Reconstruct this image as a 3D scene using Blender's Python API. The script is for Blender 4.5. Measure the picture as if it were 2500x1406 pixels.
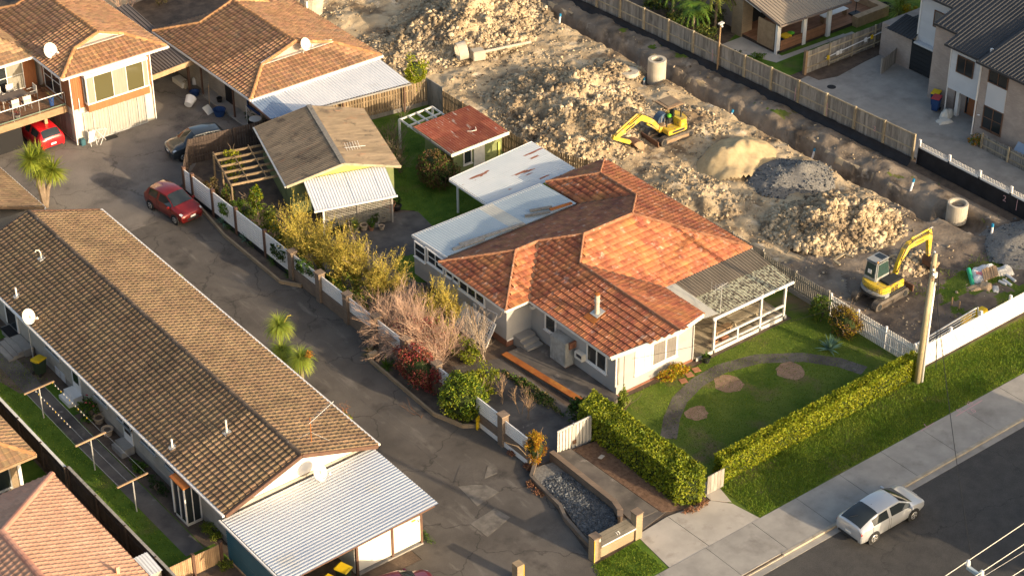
import bpy, bmesh, math, random
import numpy as np
from mathutils import Vector, Matrix, noise

# ---------------------------------------------------------------- camera, sky, sun, exposure
scene = bpy.context.scene
for o in list(bpy.data.objects): bpy.data.objects.remove(o)
COL = scene.collection
YAW, PITCH, HGT = math.radians(38.0), math.radians(33.2), 61.0
FWD = Vector((math.sin(YAW)*math.cos(PITCH), math.cos(YAW)*math.cos(PITCH), -math.sin(PITCH)))
RGT = Vector((math.cos(YAW), -math.sin(YAW), 0)); UPV = RGT.cross(FWD)
CAM = -FWD*(HGT/math.sin(PITCH))
cam = bpy.data.objects.new('camera', bpy.data.cameras.new('camera')); COL.objects.link(cam)
cam.location = CAM; cam.rotation_euler = (math.pi/2-PITCH, 0, -YAW)
cam.data.lens = 70.0; cam.data.sensor_width = 36.0; cam.data.clip_start = 1; cam.data.clip_end = 2000
scene.camera = cam
SUN_EL, SUN_AZ = math.radians(14.5), math.radians(15.0)      # azimuth: from -Y towards +X
SUN_DIR = Vector((math.sin(SUN_AZ)*math.cos(SUN_EL), -math.cos(SUN_AZ)*math.cos(SUN_EL), math.sin(SUN_EL)))
world = bpy.data.worlds.new('World'); scene.world = world; world.use_nodes = True
wn = world.node_tree; wn.nodes.clear()
sky = wn.nodes.new('ShaderNodeTexSky'); sky.sky_type = 'NISHITA'; sky.sun_disc = False
sky.sun_elevation = SUN_EL; sky.sun_rotation = math.atan2(SUN_DIR.x, SUN_DIR.y)
sky.air_density = 1.0; sky.dust_density = 4.0; sky.ozone_density = 0.3
bg = wn.nodes.new('ShaderNodeBackground'); bg.inputs['Strength'].default_value = 0.15
wo = wn.nodes.new('ShaderNodeOutputWorld')
wn.links.new(sky.outputs[0], bg.inputs[0]); wn.links.new(bg.outputs[0], wo.inputs[0])
sl = bpy.data.lights.new('sun', 'SUN'); sl.energy = 4.2; sl.angle = math.radians(0.6); sl.color = (1.0, 0.78, 0.52)
sun = bpy.data.objects.new('sun', sl); COL.objects.link(sun)
sun.rotation_euler = (-SUN_DIR).to_track_quat('-Z', 'Y').to_euler(); sun.location = SUN_DIR*200
vs = scene.view_settings; vs.view_transform = 'Standard'; vs.look = 'None'; vs.gamma = 1; vs.exposure = 0.85
vs.use_curve_mapping = False
random.seed(7); RNG = np.random.default_rng(7)
U = random.uniform

# ---------------------------------------------------------------- helpers
def at(px, py, z=0.0):
    """photo pixel -> the point at height z that it shows"""
    d = FWD*4861.0 + RGT*(px-1250) - UPV*(py-703); return CAM + d*((z-CAM.z)/d.z)
def dist(p): return (Vector(p)-CAM).length
OFF = {}
def link(o, parent=None):
    COL.objects.link(o)
    if parent is not None:
        o.parent = parent; o.location = OFF.get(parent.name, (0, 0, 0))
    return o
def tag(o, label, cat, group=None, kind=None):
    if label: o['label'] = label
    if cat: o['category'] = cat
    if group: o['group'] = group
    if kind: o['kind'] = kind
    return o
def thing(name, label, cat, loc=(0, 0, 0), group=None, rot=0.0, local=False):
    o = bpy.data.objects.new(name, None); COL.objects.link(o); o.location = loc; o.rotation_euler = (0, 0, rot)
    o.empty_display_size = .3
    if not local: OFF[o.name] = -Vector(loc)
    return tag(o, label, cat, group)
def copytree(o, parent=None):
    c = o.copy(); COL.objects.link(c); c.parent = parent
    for ch in o.children: copytree(ch, c)
    return c
def V(*a): return Vector(a)
def smooth(me): me.polygons.foreach_set('use_smooth', [True]*len(me.polygons))

class MB:
    def __init__(s): s.v = []; s.f = []
    def add(s, vs, fs):
        b = len(s.v); s.v += [tuple(p) for p in vs]; s.f += [tuple(i+b for i in f) for f in fs]; return s
    def box(s, x0, x1, y0, y1, z0, z1):
        return s.add([(x0,y0,z0),(x1,y0,z0),(x1,y1,z0),(x0,y1,z0),(x0,y0,z1),(x1,y0,z1),(x1,y1,z1),(x0,y1,z1)],
                     [(0,3,2,1),(4,5,6,7),(0,1,5,4),(1,2,6,5),(2,3,7,6),(3,0,4,7)])
    def obox(s, c, ex, ey, ez):
        c, ex, ey, ez = map(Vector, (c, ex, ey, ez))
        return s.add([c+a*ex+b*ey+d*ez for d in (-1,1) for a, b in ((-1,-1),(1,-1),(1,1),(-1,1))],
                     [(0,3,2,1),(4,5,6,7),(0,1,5,4),(1,2,6,5),(2,3,7,6),(3,0,4,7)])
    def beam(s, a, b, w, h, up=(0,0,1)):
        a, b = Vector(a), Vector(b); d = b-a; L = d.length; d.normalize()
        x = d.cross(Vector(up))
        if x.length < 1e-4: x = d.cross(V(1,0,0))
        x.normalize(); y = x.cross(d)
        return s.obox((a+b)/2, x*w/2, d*L/2, y*h/2)
    def poly(s, pts): return s.add(pts, [tuple(range(len(pts)))])
    def prism(s, pts, z0, z1):
        n = len(pts)
        return s.add([(p[0],p[1],z0) for p in pts]+[(p[0],p[1],z1) for p in pts],
                     [tuple(range(n-1,-1,-1)), tuple(range(n,2*n))]+[(i,(i+1)%n,(i+1)%n+n,i+n) for i in range(n)])
    def slab(s, pts, t):
        """polygon in 3D thickened downwards by t"""
        n = len(pts)
        return s.add([tuple(p) for p in pts]+[(p[0],p[1],p[2]-t) for p in pts],
                     [tuple(range(n)), tuple(range(2*n-1,n-1,-1))]+[(i,i+n,(i+1)%n+n,(i+1)%n) for i in range(n)])
    def tube(s, pts, r, n=6, r2=None, cap=True):
        pts = [Vector(p) for p in pts]; m = len(pts); vs = []; fs = []
        r2 = r if r2 is None else r2
        for i, p in enumerate(pts):
            d = (pts[min(i+1,m-1)]-pts[max(i-1,0)]).normalized()
            x = d.cross(V(0,0,1))
            if x.length < 1e-3: x = V(1,0,0)
            x.normalize(); y = d.cross(x); rr = r+(r2-r)*i/max(1,m-1)
            vs += [p+(x*math.cos(6.2832*k/n)+y*math.sin(6.2832*k/n))*rr for k in range(n)]
        for i in range(m-1):
            for k in range(n): fs.append((i*n+k, i*n+(k+1)%n, (i+1)*n+(k+1)%n, (i+1)*n+k))
        if cap: fs += [tuple(range(n-1,-1,-1)), tuple(range((m-1)*n, m*n))]
        return s.add(vs, fs)
    def lathe(s, prof, c=(0,0,0), n=16, ax=2):
        vs = []; fs = []; m = len(prof)
        for r, z in prof:
            for k in range(n):
                a = 6.28319*k/n; q = [r*math.cos(a), r*math.sin(a), z]
                if ax == 1: q = [q[0], q[2], q[1]]
                if ax == 0: q = [q[2], q[0], q[1]]
                vs.append((c[0]+q[0], c[1]+q[1], c[2]+q[2]))
        for i in range(m-1):
            for k in range(n): fs.append((i*n+k, i*n+(k+1)%n, (i+1)*n+(k+1)%n, (i+1)*n+k))
        if prof[0][0] > 1e-4: fs.append(tuple(range(n-1,-1,-1)))
        if prof[-1][0] > 1e-4: fs.append(tuple(range((m-1)*n, m*n)))
        return s.add(vs, fs)
    def mesh(s, name, mat=None, sm=False):
        me = bpy.data.meshes.new(name); me.from_pydata(s.v, [], s.f); me.update()
        if mat: me.materials.append(MAT[mat] if isinstance(mat, str) else mat)
        if sm: smooth(me)
        return me
    def build(s, name, mat, parent=None, sm=False, kind=None, label=None, group=None, cat=None, bev=0, rec=False):
        if parent is None:       # a thing of one mesh: put its origin at its base
            a = np.array(s.v); c = (a.min(0)+a.max(0))/2; c[2] = a[:,2].min()
            s.v = [tuple(p) for p in (a-c)]
        me = s.mesh(name, mat, sm)
        if rec or bev:
            bm = bmesh.new(); bm.from_mesh(me); bmesh.ops.recalc_face_normals(bm, faces=bm.faces)
            if bev: bmesh.ops.bevel(bm, geom=list(bm.edges), offset=bev, segments=2, affect='EDGES', clamp_overlap=True)
            bm.to_mesh(me); bm.free()
        o = bpy.data.objects.new(name, me); link(o, parent)
        if parent is None: o.location = c
        return tag(o, label, cat, group, kind)

def npmesh(name, verts, faces, mat, parent=None, kind=None, label=None, cat=None, group=None, sm=False):
    verts = np.asarray(verts, np.float32); faces = np.asarray(faces, np.int32)
    k = faces.shape[1]; me = bpy.data.meshes.new(name)
    loc = None
    if parent is None:
        loc = (verts.min(0)+verts.max(0))/2; loc[2] = verts[:,2].min(); verts = verts-loc
    me.vertices.add(len(verts)); me.vertices.foreach_set('co', verts.ravel())
    me.loops.add(faces.size); me.loops.foreach_set('vertex_index', faces.ravel())
    me.polygons.add(len(faces)); me.polygons.foreach_set('loop_start', np.arange(0, faces.size, k, dtype=np.int32))
    me.polygons.foreach_set('loop_total', np.full(len(faces), k, np.int32))
    if sm: me.polygons.foreach_set('use_smooth', np.ones(len(faces), bool))
    me.update(calc_edges=True); me.validate()
    me.materials.append(MAT[mat])
    o = bpy.data.objects.new(name, me); link(o, parent)
    if loc is not None: o.location = loc
    return tag(o, label, cat, group, kind)

def instances(name, me, mats, parent, label=None):
    out = []
    for m in mats:
        o = bpy.data.objects.new(name, me); COL.objects.link(o); o.parent = parent; o.matrix_basis = m; out.append(o)
    return out

# ---------------------------------------------------------------- materials
MAT = {}
def M(name, c1, c2=None, sc=2.0, lo=.35, hi=.65, rough=.85, var=0.0, bump=0.0, bsc=25.0, metal=0.0, st=None, c3=None, c4=None, spec=.3, coat=0.0, hue=0.0, crack=None):
    """noise-mixed surface; c3/c4 = (colour, scale, lo, hi, stretch) stains; var = per-piece tone variation"""
    m = bpy.data.materials.new(name); m.use_nodes = True; nt = m.node_tree; N = nt.nodes; L = nt.links
    b = N['Principled BSDF']; b.inputs['Roughness'].default_value = rough; b.inputs['Metallic'].default_value = metal
    b.inputs['Specular IOR Level'].default_value = spec
    if coat: b.inputs['Coat Weight'].default_value = coat; b.inputs['Coat Roughness'].default_value = .05
    g = N.new('ShaderNodeNewGeometry')
    def nz(scale, stretch, detail=6.0):
        src = g.outputs['Position']
        if stretch:
            mp = N.new('ShaderNodeMapping'); mp.inputs['Scale'].default_value = stretch; L.new(src, mp.inputs[0]); src = mp.outputs[0]
        t = N.new('ShaderNodeTexNoise'); t.inputs['Scale'].default_value = scale; t.inputs['Detail'].default_value = detail
        t.inputs['Roughness'].default_value = .6; L.new(src, t.inputs['Vector']); return t.outputs['Fac']
    def mix(a, fac, col, kind='MIX'):
        x = N.new('ShaderNodeMix'); x.data_type = 'RGBA'; x.blend_type = kind
        L.new(fac, x.inputs[0]) if not isinstance(fac, float) else setattr(x.inputs[0], 'default_value', fac)
        L.new(a, x.inputs[6]) if hasattr(a, 'links') else setattr(x.inputs[6], 'default_value', a)
        L.new(col, x.inputs[7]) if hasattr(col, 'links') else setattr(x.inputs[7], 'default_value', col)
        return x.outputs[2]
    def rng(v, a, z):
        r = N.new('ShaderNodeMapRange'); r.inputs[1].default_value = a; r.inputs[2].default_value = z; L.new(v, r.inputs[0]); return r.outputs[0]
    k = (*c1, 1)
    out = k
    if c2: out = mix(k, rng(nz(sc, st), lo, hi), (*c2, 1))
    for c in (c3, c4):
        if c: out = mix(out, rng(nz(c[1], c[4] if len(c) > 4 else None), c[2], c[3]), (*c[0], 1))
    if crack:                                                   # (scale, width, colour) meandering cracks
        dn = N.new('ShaderNodeTexNoise'); dn.inputs['Scale'].default_value = 1.1; dn.inputs['Detail'].default_value = 5; L.new(g.outputs['Position'], dn.inputs['Vector'])
        ds = N.new('ShaderNodeVectorMath'); ds.operation = 'SCALE'; ds.inputs['Scale'].default_value = 1.4; L.new(dn.outputs['Color'], ds.inputs[0])
        da = N.new('ShaderNodeVectorMath'); L.new(g.outputs['Position'], da.inputs[0]); L.new(ds.outputs[0], da.inputs[1])
        vo = N.new('ShaderNodeTexVoronoi'); vo.feature = 'DISTANCE_TO_EDGE'; vo.voronoi_dimensions = '2D'; vo.inputs['Scale'].default_value = crack[0]; L.new(da.outputs[0], vo.inputs['Vector'])
        lt = N.new('ShaderNodeMapRange'); lt.inputs[1].default_value = crack[1]; lt.inputs[2].default_value = 0; lt.inputs[3].default_value = 0; lt.inputs[4].default_value = .8; L.new(vo.outputs['Distance'], lt.inputs[0])
        out = mix(out, lt.outputs[0], (*crack[2], 1)); sp = nz(38, None, 2.0); out = mix(out, rng(sp, .56, .70), (*[min(1, c*2.0) for c in c1], 1)); out = mix(out, rng(sp, .42, .30), (*[c*.45 for c in c1], 1))
    if var:
        oi = N.new('ShaderNodeObjectInfo'); ad = N.new('ShaderNodeMath'); ad.operation = 'ADD'
        L.new(oi.outputs['Random'], ad.inputs[0]); L.new(g.outputs['Random Per Island'], ad.inputs[1])
        fr = N.new('ShaderNodeMath'); fr.operation = 'FRACT'; L.new(ad.outputs[0], fr.inputs[0])
        hs = N.new('ShaderNodeHueSaturation'); r = N.new('ShaderNodeMapRange')
        r.inputs[3].default_value = 1-var; r.inputs[4].default_value = 1+var; L.new(fr.outputs[0], r.inputs[0]); L.new(r.outputs[0], hs.inputs['Value'])
        if hue:
            m7 = N.new('ShaderNodeMath'); m7.operation = 'MULTIPLY'; m7.inputs[1].default_value = 7.31; L.new(fr.outputs[0], m7.inputs[0])
            f7 = N.new('ShaderNodeMath'); f7.operation = 'FRACT'; L.new(m7.outputs[0], f7.inputs[0])
            r2 = N.new('ShaderNodeMapRange'); r2.inputs[3].default_value = .5-hue; r2.inputs[4].default_value = .5+hue; L.new(f7.outputs[0], r2.inputs[0]); L.new(r2.outputs[0], hs.inputs['Hue'])
        L.new(out, hs.inputs['Color']) if hasattr(out, 'links') else setattr(hs.inputs['Color'], 'default_value', out)
        out = hs.outputs[0]
    L.new(out, b.inputs['Base Color']) if hasattr(out, 'links') else setattr(b.inputs['Base Color'], 'default_value', out)
    if bump:
        bp = N.new('ShaderNodeBump'); bp.inputs['Strength'].default_value = bump; bp.inputs['Distance'].default_value = .05
        L.new(nz(bsc, None, 4.0), bp.inputs['Height']); L.new(bp.outputs[0], b.inputs['Normal'])
    MAT[name] = m; return m
def leafM(name, c1, c2, var=.35, hue=.02, tr=.35):
    """leaf: diffuse + light through the blade"""
    m = M(name, c1, c2, sc=.8, rough=.6, var=var, hue=hue, spec=.25); nt = m.node_tree
    b = nt.nodes['Principled BSDF']; o = nt.nodes['Material Output']
    t = nt.nodes.new('ShaderNodeBsdfTranslucent'); mx = nt.nodes.new('ShaderNodeMixShader'); mx.inputs[0].default_value = tr
    lk = b.inputs['Base Color'].links[0].from_socket; nt.links.new(lk, t.inputs[0])
    nt.links.new(b.outputs[0], mx.inputs[1]); nt.links.new(t.outputs[0], mx.inputs[2]); nt.links.new(mx.outputs[0], o.inputs[0])
def brickM(name, c1, c2, mortar, scale=1.0, w=.23, h=.086, bump=.4):
    m = bpy.data.materials.new(name); m.use_nodes = True; nt = m.node_tree; N = nt.nodes; L = nt.links; b = N['Principled BSDF']
    g = N.new('ShaderNodeNewGeometry'); sp = N.new('ShaderNodeSeparateXYZ'); L.new(g.outputs['Position'], sp.inputs[0])
    ad = N.new('ShaderNodeMath'); L.new(sp.outputs[0], ad.inputs[0]); L.new(sp.outputs[1], ad.inputs[1])
    cb = N.new('ShaderNodeCombineXYZ'); L.new(ad.outputs[0], cb.inputs[0]); L.new(sp.outputs[2], cb.inputs[1])
    t = N.new('ShaderNodeTexBrick'); L.new(cb.outputs[0], t.inputs['Vector'])
    t.inputs['Color1'].default_value = (*c1,1); t.inputs['Color2'].default_value = (*c2,1); t.inputs['Mortar'].default_value = (*mortar,1)
    t.inputs['Scale'].default_value = 1; t.inputs['Brick Width'].default_value = w; t.inputs['Row Height'].default_value = h; t.inputs['Mortar Size'].default_value = .008
    n = N.new('ShaderNodeTexNoise'); n.inputs['Scale'].default_value = 1.3; L.new(g.outputs['Position'], n.inputs['Vector'])
    mx = N.new('ShaderNodeMix'); mx.data_type = 'RGBA'; mx.blend_type = 'MULTIPLY'; mx.inputs[0].default_value = .45
    L.new(t.outputs[0], mx.inputs[6]); L.new(n.outputs['Fac'], mx.inputs[7]); L.new(mx.outputs[2], b.inputs['Base Color'])
    b.inputs['Roughness'].default_value = .9
    bp = N.new('ShaderNodeBump'); bp.invert = True; bp.inputs['Strength'].default_value = bump; bp.inputs['Distance'].default_value = .01
    L.new(t.outputs['Fac'], bp.inputs['Height']); L.new(bp.outputs[0], b.inputs['Normal']); MAT[name] = m
def glassM(name, tint=(.02,.025,.03), clear=0.0):
    m = bpy.data.materials.new(name); m.use_nodes = True; nt = m.node_tree; b = nt.nodes['Principled BSDF']
    b.inputs['Base Color'].default_value = (*tint, 1); b.inputs['Roughness'].default_value = .04; b.inputs['Specular IOR Level'].default_value = .6
    if clear:
        t = nt.nodes.new('ShaderNodeBsdfTransparent'); mx = nt.nodes.new('ShaderNodeMixShader'); mx.inputs[0].default_value = clear
        nt.links.new(b.outputs[0], mx.inputs[1]); nt.links.new(t.outputs[0], mx.inputs[2]); nt.links.new(mx.outputs[0], nt.nodes['Material Output'].inputs[0])
    MAT[name] = m
# ground
M('asphalt', (.078,.069,.061), (.135,.120,.106), sc=.35, bump=.35, bsc=40, c3=((.225,.203,.18), .9, .58, .78, (1.6,.35,1)), c4=((.040,.036,.034), .5, .55, .72), rough=.9, crack=(.22, .012, (.03,.028,.026)))
M('court', (.155,.137,.12), (.235,.208,.18), sc=.4, bump=.15, bsc=40, c3=((.075,.068,.064), .35, .50, .68), rough=.9, crack=(.2, .010, (.05,.045,.04)))
M('road', (.052,.050,.049), (.074,.070,.066), sc=1.5, bump=.5, bsc=70, rough=.9, c3=((.10,.094,.086), .25, .55, .8, (.15,1,1)), crack=(.1, .004, (.03,.03,.03)))
M('conc', (.36,.33,.29), (.46,.42,.37), sc=.7, bump=.1, bsc=30, c3=((.24,.21,.18), .9, .55, .75), rough=.9)
M('conc2', (.26,.245,.225), (.35,.33,.30), sc=.8, bump=.1, bsc=30, c3=((.18,.165,.15), .6, .55, .75), rough=.9)
M('conc_dark', (.09,.08,.075), (.17,.15,.13), sc=.7, bump=.15, c3=((.30,.27,.24), 1.3, .63, .74), c4=((.05,.047,.045), .4, .5, .7))
M('kerb', (.30,.26,.20), (.42,.37,.30), sc=2, bump=.1)
M('grass', (.060,.120,.016), (.115,.185,.026), sc=1.2, bump=.9, bsc=14, rough=.9, c3=((.15,.135,.05), .45, .58, .78), spec=.1)
M('grass_dry', (.075,.125,.018), (.13,.17,.032), sc=.5, bump=.9, bsc=14, rough=.9, c3=((.18,.135,.075), .33, .54, .68), spec=.1)
M('soil', (.085,.062,.047), (.15,.11,.08), sc=1.5, bump=.6, bsc=12, c3=((.05,.04,.034), .8, .5, .7))
M('sitesoil', (.115,.09,.07), (.20,.158,.122), sc=1.0, bump=.7, bsc=9, c3=((.07,.055,.045), .6, .5, .66))
M('bark', (.11,.065,.042), (.20,.125,.085), sc=6, bump=.9, bsc=30)
M('patchsoil', (.24,.15,.10), (.33,.22,.15), sc=3, bump=.5, bsc=20)
M('clay', (.39,.295,.18), (.54,.43,.285), sc=.55, bump=.9, bsc=7, c3=((.185,.135,.088), .40, .50, .64), c4=((.62,.53,.40), .7, .58, .70), rough=.95, spec=.1)
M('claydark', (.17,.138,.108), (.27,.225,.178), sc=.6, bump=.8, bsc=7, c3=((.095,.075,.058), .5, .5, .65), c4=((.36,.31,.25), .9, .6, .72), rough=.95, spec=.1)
M('clod', (.36,.275,.175), (.50,.41,.28), sc=.5, var=.45, bump=.4, rough=.95, spec=.1, c3=((.17,.13,.09), .45, .50, .64))
M('sand', (.40,.31,.18), (.48,.38,.23), sc=4, bump=.5, bsc=30, rough=.95, spec=.1)
M('gravel', (.15,.145,.135), (.26,.25,.235), sc=9, bump=.9, bsc=45, rough=.95)
M('stonechip', (.065,.07,.078), (.14,.15,.16), sc=5, var=.45, rough=.85)
# roofs
M('tile_brown', (.175,.117,.071), (.235,.162,.096), sc=.5, var=.18, hue=.008, bump=.2, bsc=30, rough=.9, c3=((.31,.185,.095), 1.6, .64, .76), c4=((.125,.088,.056), .35, .56, .75))
M('tile_orange', (.325,.178,.095), (.27,.162,.098), sc=.5, var=.24, hue=.01, bump=.2, bsc=30, rough=.9, c3=((.185,.13,.092), .9, .58, .74))
M('tile_tan', (.27,.18,.105), (.33,.21,.115), sc=.5, var=.2, hue=.01, bump=.2, bsc=30, rough=.9)
M('tile_pink', (.52,.29,.19), (.58,.34,.235), sc=.5, var=.1, bump=.1, rough=.85)
M('tile_ridge_pink', (.44,.21,.15), (.5,.27,.2), sc=1, rough=.85)
M('tile_rust', (.40,.150,.068), (.25,.080,.045), sc=1.3, lo=.42, hi=.62, var=.22, hue=.006, bump=.15, bsc=40, rough=.75, c3=((.48,.32,.25), 2.4, .58, .72), c4=((.43,.19,.07), .7, .54, .70), spec=.3)
M('ridge_or', (.48,.26,.12), (.36,.19,.09), sc=2, var=.2, rough=.9)
M('ridge_br', (.085,.066,.052), (.14,.10,.07), sc=1.5, var=.25, rough=.9, c3=((.45,.42,.36), 5, .66, .72))
M('ridge_rust', (.34,.17,.095), (.24,.11,.065), sc=3, rough=.9, c3=((.5,.4,.32), 4, .6, .7))
M('corr_white', (.60,.62,.65), (.68,.69,.71), sc=.7, rough=.55, spec=.4, c3=((.45,.44,.43), 1.2, .62, .8))
M('corr_silver', (.58,.61,.65), (.66,.68,.70), sc=.3, rough=.42, metal=.2, spec=.5, c3=((.60,.57,.50), .35, .55, .75))
M('corr_blue', (.37,.44,.49), (.43,.50,.545), sc=.4, rough=.6, spec=.4)
M('corr_rusty', (.50,.55,.585), (.57,.605,.63), sc=.5, rough=.6, c3=((.28,.11,.06), .8, .615, .635, (.55,2.4,1)), c4=((.40,.30,.25), 4, .68, .72, (.6,2.5,1)))
M('corr_red', (.21,.052,.033), (.29,.095,.052), sc=2, rough=.8, var=.3, c3=((.42,.36,.32), 1.6, .60, .66, (2.2,.5,1)), c4=((.50,.47,.42), 5, .66, .72))
M('corr_brown', (.175,.138,.10), (.27,.21,.145), sc=1.3, rough=.9, st=(.5,2.2,1), var=.14, c3=((.31,.165,.10), 1.0, .6, .75, (.5,3,1)), c4=((.085,.07,.057), 1.2, .57, .7))
M('corr_dark', (.135,.11,.10), (.17,.14,.12), sc=.5, rough=.7)
M('corr_iron', (.034,.036,.041), (.046,.048,.053), sc=.5, rough=.65, spec=.3)
M('corr_tan', (.30,.245,.19), (.35,.29,.22), sc=.4, rough=.6)
M('veranda_roof', (.155,.13,.10), (.205,.17,.13), sc=.8, rough=.9, c3=((.36,.34,.25), 9, .66, .70))
M('veranda_moss', (.14,.12,.09), (.19,.16,.12), sc=.8, rough=.9, c3=((.47,.46,.33), 5.5, .46, .54), c4=((.07,.066,.05), 3.5, .58, .66))
M('clearsheet', (.52,.50,.44), (.60,.58,.50), sc=1, rough=.4)
M('panelglass', (.20,.27,.38), (.26,.33,.43), sc=1, rough=.25, spec=.5)
# walls etc
M('stucco', (.37,.36,.35), (.42,.405,.39), sc=.6, bump=.15, bsc=45, rough=.9, c3=((.30,.29,.275), 1.0, .6, .8, (1,1,.4)))
M('cream', (.62,.55,.44), (.68,.61,.49), sc=.5, bump=.1, rough=.85)
M('white', (.74,.72,.69), (.80,.78,.75), sc=1.5, rough=.6)
M('whitedirty', (.58,.56,.52), (.70,.68,.64), sc=2.2, rough=.7, c3=((.36,.35,.30), 1.7, .62, .78))
M('offwhite', (.66,.62,.54), (.72,.68,.60), sc=.7, rough=.7)
M('paleboard', (.55,.56,.58), (.60,.61,.63), sc=.7, rough=.7, var=.04)
M('woodclad', (.30,.115,.05), (.37,.15,.06), sc=3, st=(6,6,.6), rough=.7, var=.12)
M('darkwood', (.055,.040,.034), (.085,.062,.050), sc=3, rough=.85, var=.2)
M('brownpaint', (.10,.055,.04), (.14,.08,.055), sc=2, rough=.7)
M('timber', (.30,.20,.115), (.40,.27,.16), sc=3, rough=.8, var=.2)
M('deckwood', (.24,.115,.06), (.32,.16,.085), sc=2, rough=.75, var=.18)
M('greywood', (.215,.198,.175), (.315,.292,.262), sc=2.5, st=(3,3,.5), rough=.95, var=.25, bump=.2, c3=((.10,.095,.085), 1.5, .56, .75, (3,3,.5)))
M('darkboard', (.105,.095,.078), (.15,.135,.11), sc=3, rough=.9, var=.15)
M('gatemetal', (.48,.45,.40), (.54,.51,.46), sc=2, rough=.7)
M('patchconc', (.125,.113,.10), (.185,.168,.148), sc=2.5, rough=.95, bump=.2, bsc=40, c3=((.08,.073,.067), 1.5, .52, .7))
M('oldwood', (.30,.25,.17), (.40,.34,.24), sc=2.5, rough=.95, var=.25, c3=((.16,.13,.09), 1.5, .58, .75))
M('fencewood', (.175,.125,.075), (.26,.19,.115), sc=2, st=(4,4,.5), rough=.95, var=.3)
M('lattice', (.22,.21,.18), (.32,.30,.26), sc=3, rough=.95, var=.2)
M('greenpaint', (.17,.20,.085), (.22,.25,.11), sc=1.2, rough=.85, c3=((.10,.13,.06), .8, .55, .7))
M('yellowgreen', (.50,.50,.13), (.56,.55,.16), sc=1.5, rough=.8, c3=((.30,.32,.10), 2, .62, .75))
M('teal', (.035,.105,.135), (.045,.125,.155), sc=1, rough=.6)
M('rendergrey', (.26,.26,.245), (.40,.40,.38), sc=1.8, rough=.95, bump=.3, c3=((.15,.145,.13), 1.3, .52, .7, (1,1,.35)), c4=((.52,.53,.54), 2.6, .6, .72))
M('rust', (.40,.14,.03), (.28,.085,.025), sc=2.2, rough=.85, c3=((.46,.20,.04), .9, .55, .7))
M('rustdark', (.13,.075,.05), (.20,.11,.07), sc=3, rough=.85, metal=.2)
M('terracotta', (.36,.16,.09), (.42,.21,.12), sc=3, rough=.85, var=.15)
M('claypot', (.40,.31,.22), (.47,.37,.27), sc=3, rough=.85, var=.15)
M('bluepot', (.02,.09,.36), (.03,.11,.42), sc=2, rough=.25, spec=.6)
M('black', (.012,.012,.014), (.02,.02,.022), sc=2, rough=.6)
M('blackcloth', (.010,.010,.013), (.022,.022,.026), sc=1.3, rough=.7, bump=.5, bsc=4)
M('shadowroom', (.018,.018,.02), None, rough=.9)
M('steel', (.50,.50,.49), (.58,.58,.57), sc=2, rough=.4, metal=.5)
M('galv', (.46,.46,.45), (.55,.55,.53), sc=3, rough=.5, metal=.3)
M('mesh', (.05,.05,.055), None, rough=.8)
M('concpipe', (.40,.36,.29), (.50,.45,.37), sc=1.6, rough=.95, bump=.2, c3=((.28,.24,.19), 1, .58, .75))
M('pole', (.36,.30,.18), (.46,.39,.25), sc=1.2, st=(4,4,.4), rough=.95, bump=.2, c3=((.24,.20,.12), 1.5, .6, .7, (4,4,.3)))
M('pvc_white', (.72,.72,.72), None, rough=.4)
M('pvc_blue', (.02,.22,.42), None, rough=.5)
M('pvc_green', (.03,.36,.20), None, rough=.5)
M('plasticyellow', (.62,.42,.015), (.68,.47,.02), sc=3, rough=.45)
M('plasticgreen', (.030,.048,.028), (.036,.058,.034), sc=3, rough=.5)
M('plasticblue', (.018,.05,.15), (.022,.06,.18), sc=3, rough=.5)
M('plasticred', (.36,.05,.06), None, rough=.5)
M('limegreen', (.10,.42,.03), None, rough=.6)
M('cloth', (.58,.55,.48), (.66,.63,.56), sc=4, rough=.95)
M('curtain', (.74,.70,.62), (.80,.76,.68), sc=2, rough=.95)
M('curtainpane', (.25,.235,.195), (.32,.30,.25), sc=2, st=(8,8,.3), rough=.5)
M('curtaindark', (.16,.15,.14), (.24,.22,.20), sc=5, st=(6,6,.2), rough=.95)
M('cardboard', (.40,.29,.18), (.50,.37,.24), sc=3, rough=.9)
M('pinkpaint', (.50,.30,.31), None, rough=.8)
M('palegreenglass', (.10,.20,.15), (.14,.25,.18), sc=2, rough=.15, spec=.6)
M('lead', (.34,.33,.31), (.46,.45,.43), sc=6, rough=.7)
glassM('glass', (.022,.028,.032)); glassM('glassclear', (.03,.035,.035), clear=.82); glassM('glassgreen', (.015,.05,.045), clear=.25)
glassM('glassamber', (.10,.092,.045))
brickM('brick_cream', (.50,.44,.36), (.42,.37,.31), (.34,.31,.27)); brickM('brick_pink', (.58,.46,.39), (.50,.40,.34), (.46,.41,.37))
brickM('brick_red', (.36,.13,.07), (.28,.10,.055), (.22,.17,.13)); brickM('brick_brown', (.22,.16,.115), (.28,.20,.14), (.17,.14,.115))
brickM('brick_tan', (.42,.31,.19), (.36,.27,.17), (.27,.22,.16)); brickM('blockwall', (.55,.50,.43), (.50,.46,.39), (.40,.36,.32), w=.4, h=.2)
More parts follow.
